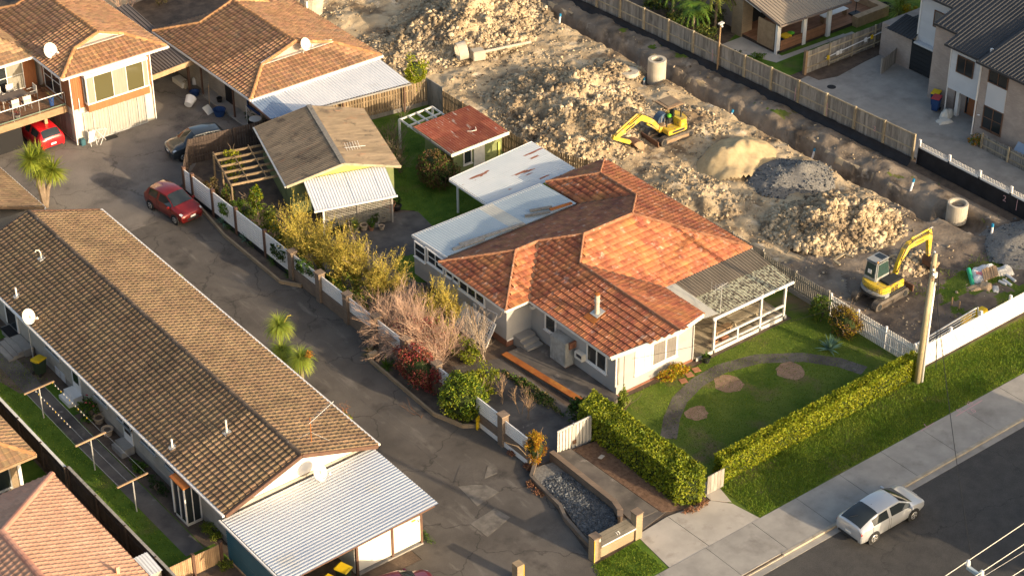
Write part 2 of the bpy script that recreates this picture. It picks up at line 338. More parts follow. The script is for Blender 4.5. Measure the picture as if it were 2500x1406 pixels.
# paint
for n, c in dict(silver=(.50,.52,.55), red=(.52,.012,.018), orangered=(.20,.014,.012), maroon=(.16,.012,.035), darkgrey=(.045,.055,.065)).items():
    M('car_'+n, c, None, rough=.28, spec=.5, coat=.8, metal=.35 if n in ('silver','orangered','maroon','darkgrey') else 0)
M('tyre', (.018,.018,.019), (.03,.029,.028), sc=6, rough=.9); M('alloy', (.55,.55,.55), None, rough=.3, metal=.6)
M('lampglass', (.62,.64,.66), None, rough=.1, spec=.7); M('taillamp', (.42,.05,.04), None, rough=.15, spec=.7); M('amber', (.7,.25,.02), None, rough=.3)
M('exc_yellow', (.58,.40,.035), (.64,.45,.05), sc=2, rough=.5, c3=((.40,.30,.14), 1.9, .50, .66), c4=((.20,.15,.10), 5, .57, .66)); M('exc_grey', (.27,.28,.28), (.32,.33,.33), sc=2, rough=.5, c3=((.22,.19,.15), 2, .58, .72))
M('exc_track', (.075,.066,.06), (.17,.145,.12), sc=2.5, rough=.95); M('exc_dark', (.028,.03,.033), None, rough=.6); M('exc_blue', (.06,.10,.17), None, rough=.6)
M('exc_dirt', (.26,.17,.10), (.36,.25,.16), sc=3, rough=.9)
# plants
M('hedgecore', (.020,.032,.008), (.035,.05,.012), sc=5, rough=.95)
leafM('lf_hedge', (.20,.25,.014), (.30,.33,.022)); leafM('lf_green', (.065,.135,.016), (.11,.18,.024)); leafM('lf_dark', (.025,.055,.014), (.05,.085,.02))
leafM('lf_bush', (.14,.19,.022), (.20,.24,.035)); leafM('lf_lime', (.24,.27,.012), (.32,.32,.02)); leafM('lf_bamboo', (.36,.30,.05), (.46,.37,.08))
leafM('lf_red', (.30,.045,.042), (.42,.10,.075)); leafM('lf_orange', (.36,.15,.02), (.42,.21,.025)); leafM('lf_brown', (.13,.075,.04), (.18,.12,.04)); leafM('lf_gold', (.42,.29,.012), (.48,.35,.02))
leafM('lf_yucca', (.22,.28,.03), (.30,.34,.05)); leafM('lf_palm', (.24,.32,.04), (.32,.37,.07)); leafM('lf_fern', (.12,.15,.025), (.17,.18,.035)); leafM('lf_agave', (.12,.22,.15), (.16,.27,.19), tr=.1)
leafM('lf_vine', (.085,.115,.02), (.14,.16,.025)); leafM('lf_grass', (.11,.19,.016), (.20,.26,.03), var=.45); leafM('lf_drygrass', (.22,.18,.07), (.30,.24,.10)); leafM('lf_deadleaf', (.20,.09,.05), (.26,.14,.08), tr=.1)
M('twig', (.36,.28,.21), (.46,.37,.28), sc=3, rough=.95, var=.2); M('twig_pink', (.44,.28,.20), (.54,.38,.28), sc=3, rough=.95, var=.25); M('twig_yellow', (.46,.36,.06), (.54,.42,.10), sc=3, rough=.9, var=.2)
M('trunk', (.17,.125,.085), (.26,.20,.145), sc=3, rough=.95, bump=.3)
# ---------------------------------------------------------------- builders: roofs, windows, fences
def tile_mesh(w, g, mat, lip=.035, roll=.03, kind='roll'):
    """one roof tile: x across, y up the slope, raised front lip and rolled profile"""
    if kind == 'roll': prof = [(0,.3*roll),(.16*w,roll),(.36*w,roll*.85),(.5*w,0),(.78*w,0),(.995*w,.3*roll)]
    else: prof = [(0,roll*.9),(.10*w,roll),(.2*w,0),(.55*w,roll*.25),(.62*w,roll*.6),(.72*w,0),(.99*w,roll*.3)]
    vs = []; n = len(prof)
    for x, h in prof: vs += [(x, -.02, 0.0), (x, -.02, h+lip), (x, g*1.02, h+.004)]
    fs = []
    for i in range(n-1):
        a, b = 3*i, 3*i+3; fs += [(a, b, b+1, a+1), (a+1, b+1, b+2, a+2)]
    fs += [(0,1,2), (3*n-3, 3*n-1, 3*n-2)]
    me = bpy.data.meshes.new('roof_tile'); me.from_pydata(vs, [], fs); me.update(); me.materials.append(MAT[mat]); return me
def inpoly(p, poly):
    c = False; j = len(poly)-1
    for i in range(len(poly)):
        a, b = poly[i], poly[j]
        if (a[1] > p[1]) != (b[1] > p[1]) and p[0] < (b[0]-a[0])*(p[1]-a[1])/(b[1]-a[1])+a[0]: c = not c
        j = i
    return c
def tiled_roof(house, planes, mat, w=.3, g=.36, ridge=(), ridge_mat='ridge_br', kind='roll', name='roof', limit=300, under=None, cap_r=.11, lip=.045, roll=.03, bond=.0):
    """planes: 3D polygons whose first edge is the eave (seen from outside, left to right)"""
    mb = MB()
    for pl in planes: mb.slab(pl, .12)
    roof = mb.build(name, under or mat, house)
    tm = tile_mesh(w, g, mat, lip=lip, kind=kind, roll=roll); T = []
    for pl in planes:
        pl = [Vector(p) for p in pl]; o = pl[0]; e = (pl[1]-pl[0]).normalized()
        nrm = Vector((0,0,0))
        for i in range(len(pl)):
            a, b = pl[i], pl[(i+1) % len(pl)]; nrm += a.cross(b)
        nrm.normalize()
        if nrm.z < 0: nrm = -nrm
        s = nrm.cross(e); s.normalize()
        q = [((p-o).dot(e), (p-o).dot(s)) for p in pl]
        a0, a1 = min(p[0] for p in q), max(p[0] for p in q); b1 = max(p[1] for p in q)
        vis = (CAM-o).dot(nrm) > 0
        for j in range(int(b1/g)+1):
            off = 0 if bond == 0 else (w*bond if j % 2 else 0)
            i = 0; x = a0-off
            while x < a1:
                c = (x+w/2, j*g+g*.55)
                if inpoly(c, q):
                    t = 0.012*noise.noise((o+e*x+s*(j*g))*2.3)
                    m = Matrix((e, s, nrm)).transposed().to_4x4(); m.translation = o+e*x+s*(j*g)+nrm*(.012+t)
                    T.append((0 if vis else 1, dist(m.translation), m))
                x += w
    T.sort(key=lambda k: (k[0], k[1]))
    instances('roof_tile', tm, [t[2] for t in T[:limit]], roof)
    rest = T[limit:]
    if rest:
        base = np.array([v.co[:] for v in tm.vertices]); nv = len(base)
        A = np.array([np.array(t[2]) for t in rest])
        vs = np.einsum('nij,vj->nvi', A[:,:3,:3], base)+A[:,None,:3,3]
        quads = np.array([tuple(p.vertices) if len(p.vertices) == 4 else tuple(p.vertices)+(p.vertices[-1],) for p in tm.polygons if len(p.vertices) == 4])
        fs = (quads[None]+(np.arange(len(rest))*nv)[:,None,None]).reshape(-1,4)
        npmesh('roof_tiles', vs.reshape(-1,3), fs, mat, roof, kind='stuff')
    # ridge and hip caps, each a piece
    for a, b in ridge:
        a, b = Vector(a), Vector(b); L = (b-a).length; n = max(1, round(L/.42)); d = (b-a)/n
        cm = MB(); pr = [(-cap_r*1.15,-.05),(-cap_r*.8,.05),(-cap_r*.3,.095),(cap_r*.3,.095),(cap_r*.8,.05),(cap_r*1.15,-.05)]
        u = d.normalized(); x = u.cross(V(0,0,1)).normalized(); y = x.cross(u)
        ln = d.length
        vs = [x*p[0]+y*(p[1]+.02) for p in pr]+[u*ln*1.03+x*p[0]*.94+y*p[1] for p in pr]
        cm.add(vs, [(i,i+1,i+7,i+6) for i in range(5)]+[(0,5,4,3,2,1)])
        me = cm.mesh('ridge_cap', ridge_mat)
        instances('ridge_cap', me, [Matrix.Translation(a+d*i+V(0,0,.03)) for i in range(n)], roof)
    return roof
def corr_roof(house, a, b, c, d, mat, pitch=.17, amp=.024, sheet=.85, name='roofing_sheet', var=None, prof='sin', sag=0):
    """corrugated sheets: a->b low edge, d->c high edge; ribs run a->d; every sheet one piece"""
    a, b, c, d = map(Vector, (a, b, c, d)); W = max((b-a).length, (c-d).length); n = max(1, round(W/sheet)); out = []
    nrm = (b-a).cross(d-a).normalized()
    if nrm.z < 0: nrm = -nrm
    for k in range(n):
        u0, u1 = k/n, (k+1)/n; m = max(4, int(round(sheet/pitch*4)))
        if prof == 'rib': pts = []; nr = max(1, round(sheet/pitch)); 
        vs = []; us = []
        if prof == 'rib':
            for r in range(nr):
                for q, h in ((0,0),(.55,0),(.65,1),(.9,1)): us.append(((r+q)/nr, h*amp*2))
            us.append((1.0, 0))
        else: us = [(i/m, amp*math.sin(i/m*round(sheet/pitch)*6.28319)) for i in range(m+1)]
        for t in (0, .5, 1):
            for q, h in us:
                uu = u0+(u1-u0)*q; p = (a.lerp(b, uu)).lerp(d.lerp(c, uu), t)
                vs.append(p+nrm*(h+.003*(k % 2)+U(-.002,.002)*(t*2)))
        L = len(us); fs = [(r*L+i, r*L+i+1, (r+1)*L+i+1, (r+1)*L+i) for r in (0,1) for i in range(L-1)]
        mb = MB().add(vs, fs); mm = mat if not var else var[k % len(var)]
        out.append(mb.build(name, mm, house, sm=(prof == 'sin')))
    return out
Z3 = V(0,0,1)
def window(house, o, e, w, h, cols=1, rows=1, frame='white', pane='glass', fw=.06, depth=.05, name='window', sill=True, curtain=None, split=None):
    """o: lower left corner on the wall seen from outside; e: direction to the right"""
    o, e = Vector(o), Vector(e).normalized(); n = e.cross(Z3)
    mb = MB(); xs = split or [i/cols for i in range(cols+1)]; cols = len(xs)-1
    def bar(x0, x1, z0, z1, dp=depth): mb.obox(o+e*(x0+x1)/2+Z3*(z0+z1)/2+n*dp/2, e*(x1-x0)/2, n*dp/2, Z3*(z1-z0)/2)
    bar(-fw, w+fw, -fw, 0); bar(-fw, w+fw, h, h+fw); bar(-fw, 0, 0, h); bar(w, w+fw, 0, h)
    for i in range(1, cols): bar(xs[i]*w-fw*.4, xs[i]*w+fw*.4, 0, h, depth*.9)
    for j in range(1, rows): bar(0, w, j/rows*h-fw*.35, j/rows*h+fw*.35, depth*.8)
    win = mb.build(name, frame, house)
    for i in range(cols):
        for j in range(rows):
            p = MB(); x0, x1 = xs[i]*w, xs[i+1]*w; z0, z1 = j/rows*h, (j+1)/rows*h
            p.obox(o+e*(x0+x1)/2+Z3*(z0+z1)/2+n*(.012 if not curtain else .065), e*(x1-x0)/2, n*.006, Z3*(z1-z0)/2); p.build('pane', pane if not isinstance(pane, (list,tuple)) else pane[i % len(pane)], win)
    if curtain:
        vs = []; m = int(w/.05)
        for i in range(m+1):
            x = w*i/m; dd = .028+.022*math.sin(i*1.6)+.006*math.sin(i*.7)
            vs += [o+e*x+n*dd, o+e*x+n*dd+Z3*h]
        MB().add(vs, [(2*i,2*i+2,2*i+3,2*i+1) for i in range(m)]).build('curtain', curtain, win)
    if sill:
        MB().obox(o+e*w/2-Z3*(fw+.02)+n*.06, e*(w/2+fw+.04), n*.06, Z3*.02).build('sill', frame, win)
    return win
def bars(house, name, mat, segs, r=.04, n=6):
    """one round bar per piece"""
    return [MB().tube(s, r, n).build(name, mat, house) for s in segs]
def fence(name, label, a, b, h, mat, pw=.14, gap=.02, post_step=2.4, post_mat=None, z=0, side=1, rails=True, jitter=.03, post_h=None, cat='fence', pieces='paling', group=None, top=None, th=.02, post_w=.1, rail_z=(.25,.75), kick=None):
    a, b = Vector(a), Vector(b); L = (b-a).length; e = (b-a)/L; n = e.cross(Z3)*side
    t = thing(name, label, cat, (a.x, a.y, z), group); off = Vector(OFF[t.name])
    m = int(L/(pw+gap)); sp = L/m
    me = MB().obox((0,0,h/2), e*pw/2, n*th/2, Z3*h/2)
    if pieces == 'picket':
        me = MB(); w2 = pw/2
        pr = [(-w2,0),(w2,0),(w2,h-.05),(0,h),(-w2,h-.05)]
        me.add([e*x+n*(-th/2)+Z3*y for x, y in pr]+[e*x+n*(th/2)+Z3*y for x, y in pr], [(4,3,2,1,0),(5,6,7,8,9)]+[(i,(i+1)%5,(i+1)%5+5,i+5) for i in range(5)])
    pm = me.mesh(pieces, mat)
    for i in range(m):
        o = bpy.data.objects.new(pieces, pm); COL.objects.link(o); o.parent = t
        o.location = a+e*(i+.5)*sp+n*.03+Z3*(z+U(-jitter,0)*(1 if jitter else 0))+off; o.rotation_euler = (0, 0, U(-.03,.03)*(jitter > 0))
    k = max(1, round(L/post_step))
    for i in range(k+1):
        p = a+e*L*i/k
        MB().obox(p-n*.04+Z3*(z+(post_h or h*1.03)/2), e*post_w/2, n*post_w/2, Z3*(post_h or h*1.03)/2).build('post', post_mat or mat, t)
    if rails:
        for q in rail_z: MB().obox((a+b)/2-n*.005+Z3*(z+h*q), e*L/2, n*.02, Z3*.04).build('rail', post_mat or mat, t)
    if top: MB().obox((a+b)/2+Z3*(z+h+.02), e*L/2, n*.07, Z3*.02).build('capping', top, t)
    if kick: MB().obox((a+b)/2+n*.07+Z3*(z+.13), e*L/2, n*.02, Z3*.14).build('kickboard', kick, t)
    return t
# ---------------------------------------------------------------- builders: plants
def quads_from(c, ax, ay):
    n = len(c); v = np.empty((n,4,3), np.float32)
    v[:,0] = c-ax-ay*.2; v[:,1] = c-ay; v[:,2] = c+ax; v[:,3] = c+ay
    return v.reshape(-1,3), np.arange(n*4).reshape(-1,4)
def rdir(n, rng=RNG):
    d = rng.normal(size=(n,3)); return d/np.linalg.norm(d, axis=1)[:,None]
def leaves(c, size, aspect=.55, up=.3, rng=RNG):
    """leaf-shaped faces at points c"""
    n = len(c); a = rdir(n, rng); a[:,2] += up*rng.random(n); a /= np.linalg.norm(a, axis=1)[:,None]
    b = np.cross(a, rdir(n, rng)); b /= np.linalg.norm(b, axis=1)[:,None]+1e-9
    s = size*(.6+.8*rng.random(n))[:,None]
    return quads_from(c, a*s/2, b*s*aspect/2)
def crown_points(n, c, rad, clumps=25, spread=.28, shell=.55, rng=RNG):
    d = rdir(clumps, rng); k = np.array(c)+d*(shell+(1-shell)*rng.random((clumps,1)))*np.array(rad)*.85
    w = rng.random(clumps)+.4; idx = rng.choice(clumps, n, p=w/w.sum())
    p = rdir(n, rng)*(rng.random((n,1))**.4)
    return k[idx]+p*np.array(rad)*spread*(.7+.6*rng.random((clumps,1)))[idx]
def join(parts):
    vs = []; fs = []; b = 0
    for v, f in parts: vs.append(v); fs.append(np.asarray(f)+b); b += len(v)
    return np.concatenate(vs), np.concatenate(fs)
def twigs(base, h, n, spread, depth=2, r=.02, rng=random, droop=0.0, kids=3, up=.8):
    """bare branching stems -> MB"""
    mb = MB()
    def grow(p, d, L, r, lv):
        pts = [p]; q = Vector(p); dd = Vector(d)
        for i in range(3):
            dd = (dd+V(rng.uniform(-.22,.22), rng.uniform(-.22,.22), rng.uniform(-.1,.16)-droop)).normalized(); q = q+dd*L/3; pts.append(Vector(q))
        mb.tube(pts, r, 3, r*.45, cap=False)
        if lv > 0:
            for _ in range(kids):
                t = rng.uniform(.3,1); i = min(2, int(t*3)); s = pts[i].lerp(pts[i+1], t*3-i)
                grow(s, (dd+V(rng.uniform(-.8,.8), rng.uniform(-.8,.8), rng.uniform(-.1,.6))).normalized(), L*rng.uniform(.4,.65), r*.55, lv-1)
    for _ in range(n):
        d = V(rng.uniform(-spread,spread), rng.uniform(-spread,spread), up).normalized()
        grow(Vector(base)+V(rng.uniform(-.15,.15), rng.uniform(-.15,.15), 0), d, h*rng.uniform(.6,1), r, depth)
    return mb
def shrub(name, label, c, rad, n, size, mat, cat='shrub', group=None, clumps=30, spread=.3, shell=.55, stem=True, aspect=.55, zmin=.02, mats=None, core=0):
    """rounded shrub: stems + foliage of leaf faces; c = ground point"""
    t = thing(name, label, cat, c, group); cc = (c[0], c[1], c[2]+rad[2]*.95)
    p = crown_points(n, cc, rad, clumps, spread, shell); p[:,2] = np.maximum(p[:,2], c[2]+zmin+.1*RNG.random(n))
    mats = mats or [mat]; k = len(mats); ids = RNG.integers(0, k, n)
    for i, m in enumerate(mats):
        v, f = leaves(p[ids == i], size, aspect); npmesh('foliage', v, f, m, t, kind='stuff')
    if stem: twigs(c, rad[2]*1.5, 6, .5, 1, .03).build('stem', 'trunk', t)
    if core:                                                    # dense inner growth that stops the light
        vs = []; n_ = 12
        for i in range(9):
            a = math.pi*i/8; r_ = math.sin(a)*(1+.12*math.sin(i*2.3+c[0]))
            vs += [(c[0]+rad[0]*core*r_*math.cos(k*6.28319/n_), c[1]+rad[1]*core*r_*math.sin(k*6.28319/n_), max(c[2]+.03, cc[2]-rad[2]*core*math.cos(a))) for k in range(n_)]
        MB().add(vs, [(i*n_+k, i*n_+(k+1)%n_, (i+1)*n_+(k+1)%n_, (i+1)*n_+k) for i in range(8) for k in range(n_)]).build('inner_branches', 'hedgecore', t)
    return t
def blade_fan(c, n, L, w, droop, mat, name, parent, zlo=-.2, zhi=1.0, seg=3, kind='stuff'):
    """long strap leaves bursting from c"""
    vs = []; fs = []
    for i in range(n):
        a = random.uniform(0, 6.283); el = random.uniform(zlo, zhi); d = V(math.cos(a)*math.cos(el), math.sin(a)*math.cos(el), math.sin(el))
        sd = d.cross(Z3)
        if sd.length < 1e-3: sd = V(1,0,0)
        sd.normalize(); ll = L*random.uniform(.7,1.1); p = Vector(c); b = len(vs)
        for k in range(seg+1):
            ww = w*(1-k/seg)*.5+.002 if k else w*.35
            vs += [p-sd*ww, p+sd*ww]; d = (d+V(0,0,-droop/seg)).normalized(); p = p+d*ll/seg
        fs += [(b+2*k, b+2*k+1, b+2*k+3, b+2*k+2) for k in range(seg)]
    return npmesh(name, np.array([tuple(v) for v in vs]), np.array(fs), mat, parent, kind=kind)
def tufts(name, label, inside, x0, x1, y0, y1, n, h, mat, z=0.0, cat='grass'):
    """short grass as one mass"""
    p = np.column_stack([RNG.uniform(x0,x1,n), RNG.uniform(y0,y1,n)])
    if inside is not None: p = p[[inside(q[0], q[1]) for q in p]]
    n = len(p); a = RNG.uniform(0,6.283,n); hh = h*(.5+RNG.random(n)); l = .5*hh
    b = np.column_stack([p, np.full(n, z)]); w = .028
    s = np.column_stack([np.cos(a), np.sin(a), np.zeros(n)]); lean = np.column_stack([np.cos(a*3)*l, np.sin(a*3)*l, hh])
    v = np.stack([b-s*w, b+s*w, b+lean], 1).reshape(-1,3)
    return npmesh(name, v, np.arange(n*3).reshape(-1,3), mat, None, kind='stuff', label=label, cat=cat)
def text(name, s, size, mat, parent, mtx, ext=.002):
    cu = bpy.data.curves.new(name, 'FONT'); cu.body = s; cu.size = size; cu.extrude = ext; cu.align_x = 'CENTER'; cu.align_y = 'CENTER'
    o = bpy.data.objects.new(name, cu); dg = None
    COL.objects.link(o); dg = bpy.context.evaluated_depsgraph_get(); dg.update()
    me = bpy.data.meshes.new_from_object(o.evaluated_get(dg)); bpy.data.objects.remove(o)
    me.materials.clear(); me.materials.append(MAT[mat])
    q = bpy.data.objects.new(name, me); COL.objects.link(q); q.parent = parent; q.matrix_basis = mtx; return q
def frame_at(p, e, up=(0,0,1)):
    """matrix whose x runs along e, y along up, z out of the face"""
    e = Vector(e).normalized(); u = Vector(up); n = e.cross(u).normalized(); u = n.cross(e)
    m = Matrix((e, u, n)).transposed().to_4x4(); m.translation = Vector(p); return m
# ---------------------------------------------------------------- ground, roads, lawns
def struct(name, mb, mat, sm=False): return mb.build(name, mat, None, sm=sm, kind='structure')
SX0, SX1, SY0, SY1 = 12.15, 27.6, -19.1, 46.0          # the earthworks site
def bx(y): return 9.25 if y > 10.5 else (9.25+(10.5-y)/6*2.35 if y > 4.5 else 11.6+min(1, (4.5-y)/12)*.55)
g = MB(); B = 420
RY = -25.45
for x0, x1, y0, y1, z in ((-B,SX0,RY-.1,B,-.02), (SX1,B,RY-.1,B,-.02), (SX0,SX1,RY-.1,SY0,-.02), (SX0,SX1,SY1,B,-.02), (-B,B,-B,-34.5,-.04)):
    g.add([(x0,y0,z),(x1,y0,z),(x1,y1,z),(x0,y1,z)], [(0,1,2,3)])
struct('ground', g, 'soil')
def sheet(name, pts, mat, z): return struct(name, MB().slab([(p[0],p[1],z) for p in pts], .03), mat)
def blob(cx, cy, rx, ry, n=28, rough=.3, seed=0):
    return [(cx+rx*math.cos(a)*(1+rough*noise.noise((math.cos(a)*1.7,math.sin(a)*1.7,seed))), cy+ry*math.sin(a)*(1+rough*noise.noise((math.cos(a)*1.7,math.sin(a)*1.7,seed+5)))) for a in [6.28319*i/n for i in range(n)]]
# road and kerb
sheet('road', [(-B,-34.5),(B,-34.5),(B,RY-.5),(-B,RY-.5)], 'road', -.10)
sheet('kerb_channel', [(-B,RY-.5),(B,RY-.5),(B,RY-.16),(-B,RY-.16)], 'conc2', -.085)
kb = thing('kerb', None, None, (0,RY,0)); kb['kind'] = 'structure'
for k in range(-12, 22):
    x0 = k*2.0; low = (-9.4 < x0+1 < -3.5) or (-21 < x0+1 < -12.5)
    MB().box(x0+.01, x0+1.99, RY-.16, RY, -.12, -.03 if low else .03).build('kerb_stone', 'kerb', kb)
# footpath of slabs
fp = thing('footpath', None, None, (0,-24.2,0)); fp['kind'] = 'structure'
for k in range(-10, 18):
    x0 = k*2.95-.6
    MB().box(x0+.012, x0+2.938, RY+.005, -23.0, -.06, .02+U(-.003,.003)).build('paving_slab', 'conc2', fp)
def rect(x0, x1, y0, y1): return [(x0,y0),(x1,y0),(x1,y1),(x0,y1)]
# vehicle crossing in light concrete, slabs
cr = thing('vehicle_crossing', None, None, (-6,-21.5,0)); cr['kind'] = 'structure'
for pts in ([(-8.45,-20.35),(-6.4,-20.2),(-6.3,-22.99),(-8.75,-22.99)], [(-6.37,-20.2),(-3.95,-20.6),(-3.3,-21.4),(-3.0,-22.99),(-6.27,-22.99)], [(-3.9,-19.6),(-2.75,-19.3),(-3.25,-21.3),(-3.92,-20.55)]):
    MB().slab([(p[0],p[1],.012) for p in pts], .05).build('paving_slab', 'conc', cr)
sheet('shared_crossing', [(-18.5,-22.99),(-12.6,-22.99),(-12.0,-21.4),(-16.5,-20.9)], 'conc2', .006)
sheet('driveway', [(-8.6,-20.3),(-3.9,-19.5),(-5.5,-14.0),(-7.55,-13.5),(-8.1,-18.3)], 'conc_dark', .004)
sheet('shared_driveway', [(-17.9,-22.99),(-11.2,-22.99),(-11.2,-20.3),(-9.1,-12.3),(-9.3,18.5),(-15.7,18.5),(-15.7,-10),(-17.4,-10),(-17.4,-15.5),(-26,-15.5),(-26,-22.99)], 'asphalt', .0)
sheet('courtyard', [(-32,18.5),(-9.3,18.5),(-9.3,20.9),(-6.4,23.4),(-1.95,22.4),(8,21.4),(8,21.6),(-1.4,23.8),(-1.4,48),(-32,48)], 'court', .004)
# repairs let into the asphalt
for i, (q, m) in enumerate((([(1105,1185),(1122,1137),(1190,1140),(1178,1182)],'asphalt'),([(1118,1187),(1180,1180),(1218,1200),(1165,1235)],'patchconc'),([(1148,1278),(1208,1240),(1246,1262),(1190,1310)],'patchconc'),([(1183,1168),(1188,1140),(1205,1132),(1214,1155)],'patchconc'))):
    pts = [at(*p) for p in q]; c = sum((Vector(p) for p in pts), Vector())/len(pts)
    struct('driveway_patch', MB().slab([(p.x,p.y,.008) for p in pts], .03), m)
ex = [(-15.7+i*0.0, 0) for i in range(1)]
# expansion joints on the shared driveway
for xj in (-12.6,): struct('joint_strip', MB().box(xj, xj+.025, -12, 18.4, -.01, .004), 'conc_dark')
# lawns
def lawn_in(x, y): return -2.2 < x < 11.9 and -19.0 < y < -11.6
sheet('lawn', [(-3.3,-19.4),(12.1,-19.2),(12.1,0),(10.2,0),(10.2,-11.8),(3.2,-11.9),(-2.2,-11.7),(-3.6,-12.2)], 'grass_dry', .004)
sheet('verge', [(-3.05,-22.99),(60,-22.99),(60,-19.3),(-2.7,-19.5),(-3.4,-21.3)], 'grass_dry', .004)
sheet('verge_patch', [(-12.4,-22.99),(-8.8,-22.99),(-8.5,-20.6),(-11.3,-20.75)], 'grass', .004)
path = [at(*p) for p in ((1632,1070),(1640,1020),(1660,975),(1700,935),(1760,900),(1850,876),(1960,872),(2050,885),(2110,905))]
pm = MB(); w = .42; L = []; R = []
for i, p in enumerate(path):
    d = (path[min(i+1,len(path)-1)]-path[max(i-1,0)]).normalized(); s = V(-d.y, d.x, 0)
    L.append((p.x+s.x*w, p.y+s.y*w, .010)); R.append((p.x-s.x*w, p.y-s.y*w, .010))
for i in range(len(path)-1): pm.slab([L[i], R[i], R[i+1], L[i+1]], .02)
struct('garden_path', pm, 'conc_dark')
for i, (px, py, r) in enumerate(((1780,936,.8),(1930,905,.78),(1700,1008,.62),(1680,985,.0))):
    if r: p = at(px, py); sheet('soil_patch', blob(p.x, p.y, r, r*.95, seed=i), 'patchsoil', .012)
for i, (px, py) in enumerate(((1668,930),(1683,915),(1700,903))):
    p = at(px, py); a = .5; struct('stepping_stone', MB().prism([(p.x+.28*math.cos(a+k*1.5708), p.y+.28*math.sin(a+k*1.5708)) for k in range(4)], 0, .03), 'terracotta')
# back garden
sheet('back_lawn', [(-2.4,4.6),(5.8,4.4),(10.8,4.4),(9.1,10.5),(9.1,20.5),(-1.5,21.9),(-1.6,12.5),(0.6,10.2),(0.2,7.2)], 'grass', .004)
sheet('patio', [(-5.6,2.6),(-2.6,3.4),(-0.4,5.6),(0.25,7.2),(0.7,10.0),(-1.4,11.2),(-6.3,12.8),(-7.6,8.0)], 'conc_dark', .006)
sheet('side_lawn', blob(-2.9, 4.9, 1.2, 1.7, seed=9), 'grass', .010)
sheet('side_soil', [(-9.05,-12.4),(-4.5,-12.6),(-4.4,2.5),(-7.6,8),(-6.4,12.8),(-6.2,20),(-9.05,20.3)], 'soil', .002)
sheet('side_driveway', [(-8.6,-13.4),(-5.6,-13.6),(-4.6,-11.4),(-4.65,-5.0),(-7.2,-4.0),(-8.0,-8)], 'conc_dark', .006)
# neighbour's yard on the left
sheet('side_yard_lawn', [(-28.0,14),(-24.4,14),(-24.4,-9.9),(-27.9,-9.9)], 'grass', .004)
sheet('side_yard_path', [(-26.0,12.5),(-24.95,12.5),(-24.95,-8.6),(-25.9,-8.6)], 'conc_dark', .010)
sheet('side_yard_bed', [(-24.9,4.4),(-23.9,4.4),(-23.9,-8.6),(-24.9,-8.6)], 'soil', .008)
sheet('step_pad', [(-27.4,13),(-24.2,13),(-24.2,7.6),(-26.2,7.8)], 'soil', .008)
sheet('left_lawn', [(-60,20),(-28.2,20),(-28.2,-20),(-60,-20)], 'grass', .002)
# right hand neighbours
sheet('right_driveway', [(28.8,7.9),(31.4,8.2),(40.2,7.8),(40.2,-1),(36,-4),(33.0,-5.2),(32.6,-16),(28.9,-16)], 'conc2', .004)
sheet('right_bed', [(31.5,8.2),(40.2,8.5),(40.2,7.6),(36,7.3),(33,6.9),(31.6,7.3)], 'soil', .008)
sheet('right_lawn', [(28.2,9),(60,9.0),(60,40),(46,40),(46,22),(28.2,22)], 'grass', .003)
sheet('deck_path', [(29.3,15.2),(32.2,15.2),(32.2,11.4),(38,11.2),(38,10.9),(31.2,10.9),(30.4,13)], 'conc', .010)
sheet('fern_bed', [(27.9,14),(32.6,16),(32.6,40),(27.9,40)], 'soil', .006)
# grass blades
tufts('verge_grass', 'short green grass of the verge between hedge and footpath', lambda x, y: not (x < -2.6 and y > -20.2), -3, 22, -22.95, -19.6, 42000, .075, 'lf_grass')
tufts('verge_grass', 'small patch of bright grass beside the light concrete crossing', lambda x, y: (x > -12.2+(y+22.9)*.3) and x < -8.9, -12.3, -8.7, -22.9, -20.7, 4500, .055, 'lf_grass')
tufts('lawn_grass', 'shaded front lawn grass with worn round patches', lambda x, y: not (2.9 < x < 10.4 and y > -11.9), -2.2, 12, -19.2, -11.7, 20000, .035, 'lf_grass')
tufts('yard_grass', 'dark green grass along the clothesline yard', lambda x, y: x < -26.0 or y > 8, -27.9, -24.5, -9.8, 13, 9000, .05, 'lf_grass')
tufts('back_grass', 'mown grass of the back garden behind the old house', lambda x, y: x < 9, .6, 9.1, 4.6, 20.5, 10000, .045, 'lf_grass')
# ---------------------------------------------------------------- earthworks site
def fbm(x, y, s, o=4, z=0.0): return noise.fractal((x*s, y*s, z), 1.0, 2.0, o)
def trench(x, y):
    """0..1 depth of the service trench at (x, y)"""
    c = 24.35+.22*noise.noise((0,y*.35,3))+.1*noise.noise((0,y*1.3,8)); w = .52+.13*noise.noise((4,y*.6,1))
    d = 1-min(1, max(0, (abs(x-c)-w)/.16)) if y > -9.5 else 0
    m = 1-min(1, max(0, (math.hypot((x-23.2)/1.25, (y-14.6)/.95)-.8)/.25))           # pit at the manhole
    q = 1-min(1, max(0, (math.hypot((x-25.5)/.9, (y+10.6)/1.9)-.85)/.25))
    return max(d, m*.75, q*.8)
def site_z(x, y):
    e = min(1, min(x-bx(y), SX1-x, y-SY0)/.6); e = max(0, e)
    z = (.20*fbm(x, y, .42)+.10*fbm(x, y, 1.6, 4, 5))*(.45 if y < -9 else 1)
    z += .05*abs(math.sin((x*.9+y*.25)*3.2))*max(0, fbm(x, y, .3, 2, 9)) 
    if x > 25: z += .18*min(1, (x-25)/1.2)*(1-.5*min(1, max(0, (x-26.4))))              # spoil bank beside the fence
    z = e*(z+.06)-1.05*trench(x, y)-.02
    return max(z, -.005) if x < 12.6 else z
st = .17; nx = int((SX1-9.25)/st)+1; ny = int((SY1-SY0)/st)+1
gx = np.linspace(9.25, SX1, nx); gy = np.linspace(SY0, SY1, ny)
vv = [(x, y, site_z(x, y)) for y in gy for x in gx]
ff = [(j*nx+i, j*nx+i+1, (j+1)*nx+i+1, (j+1)*nx+i) for j in range(ny-1) for i in range(nx-1) if gx[i] > bx(gy[j])-.02]
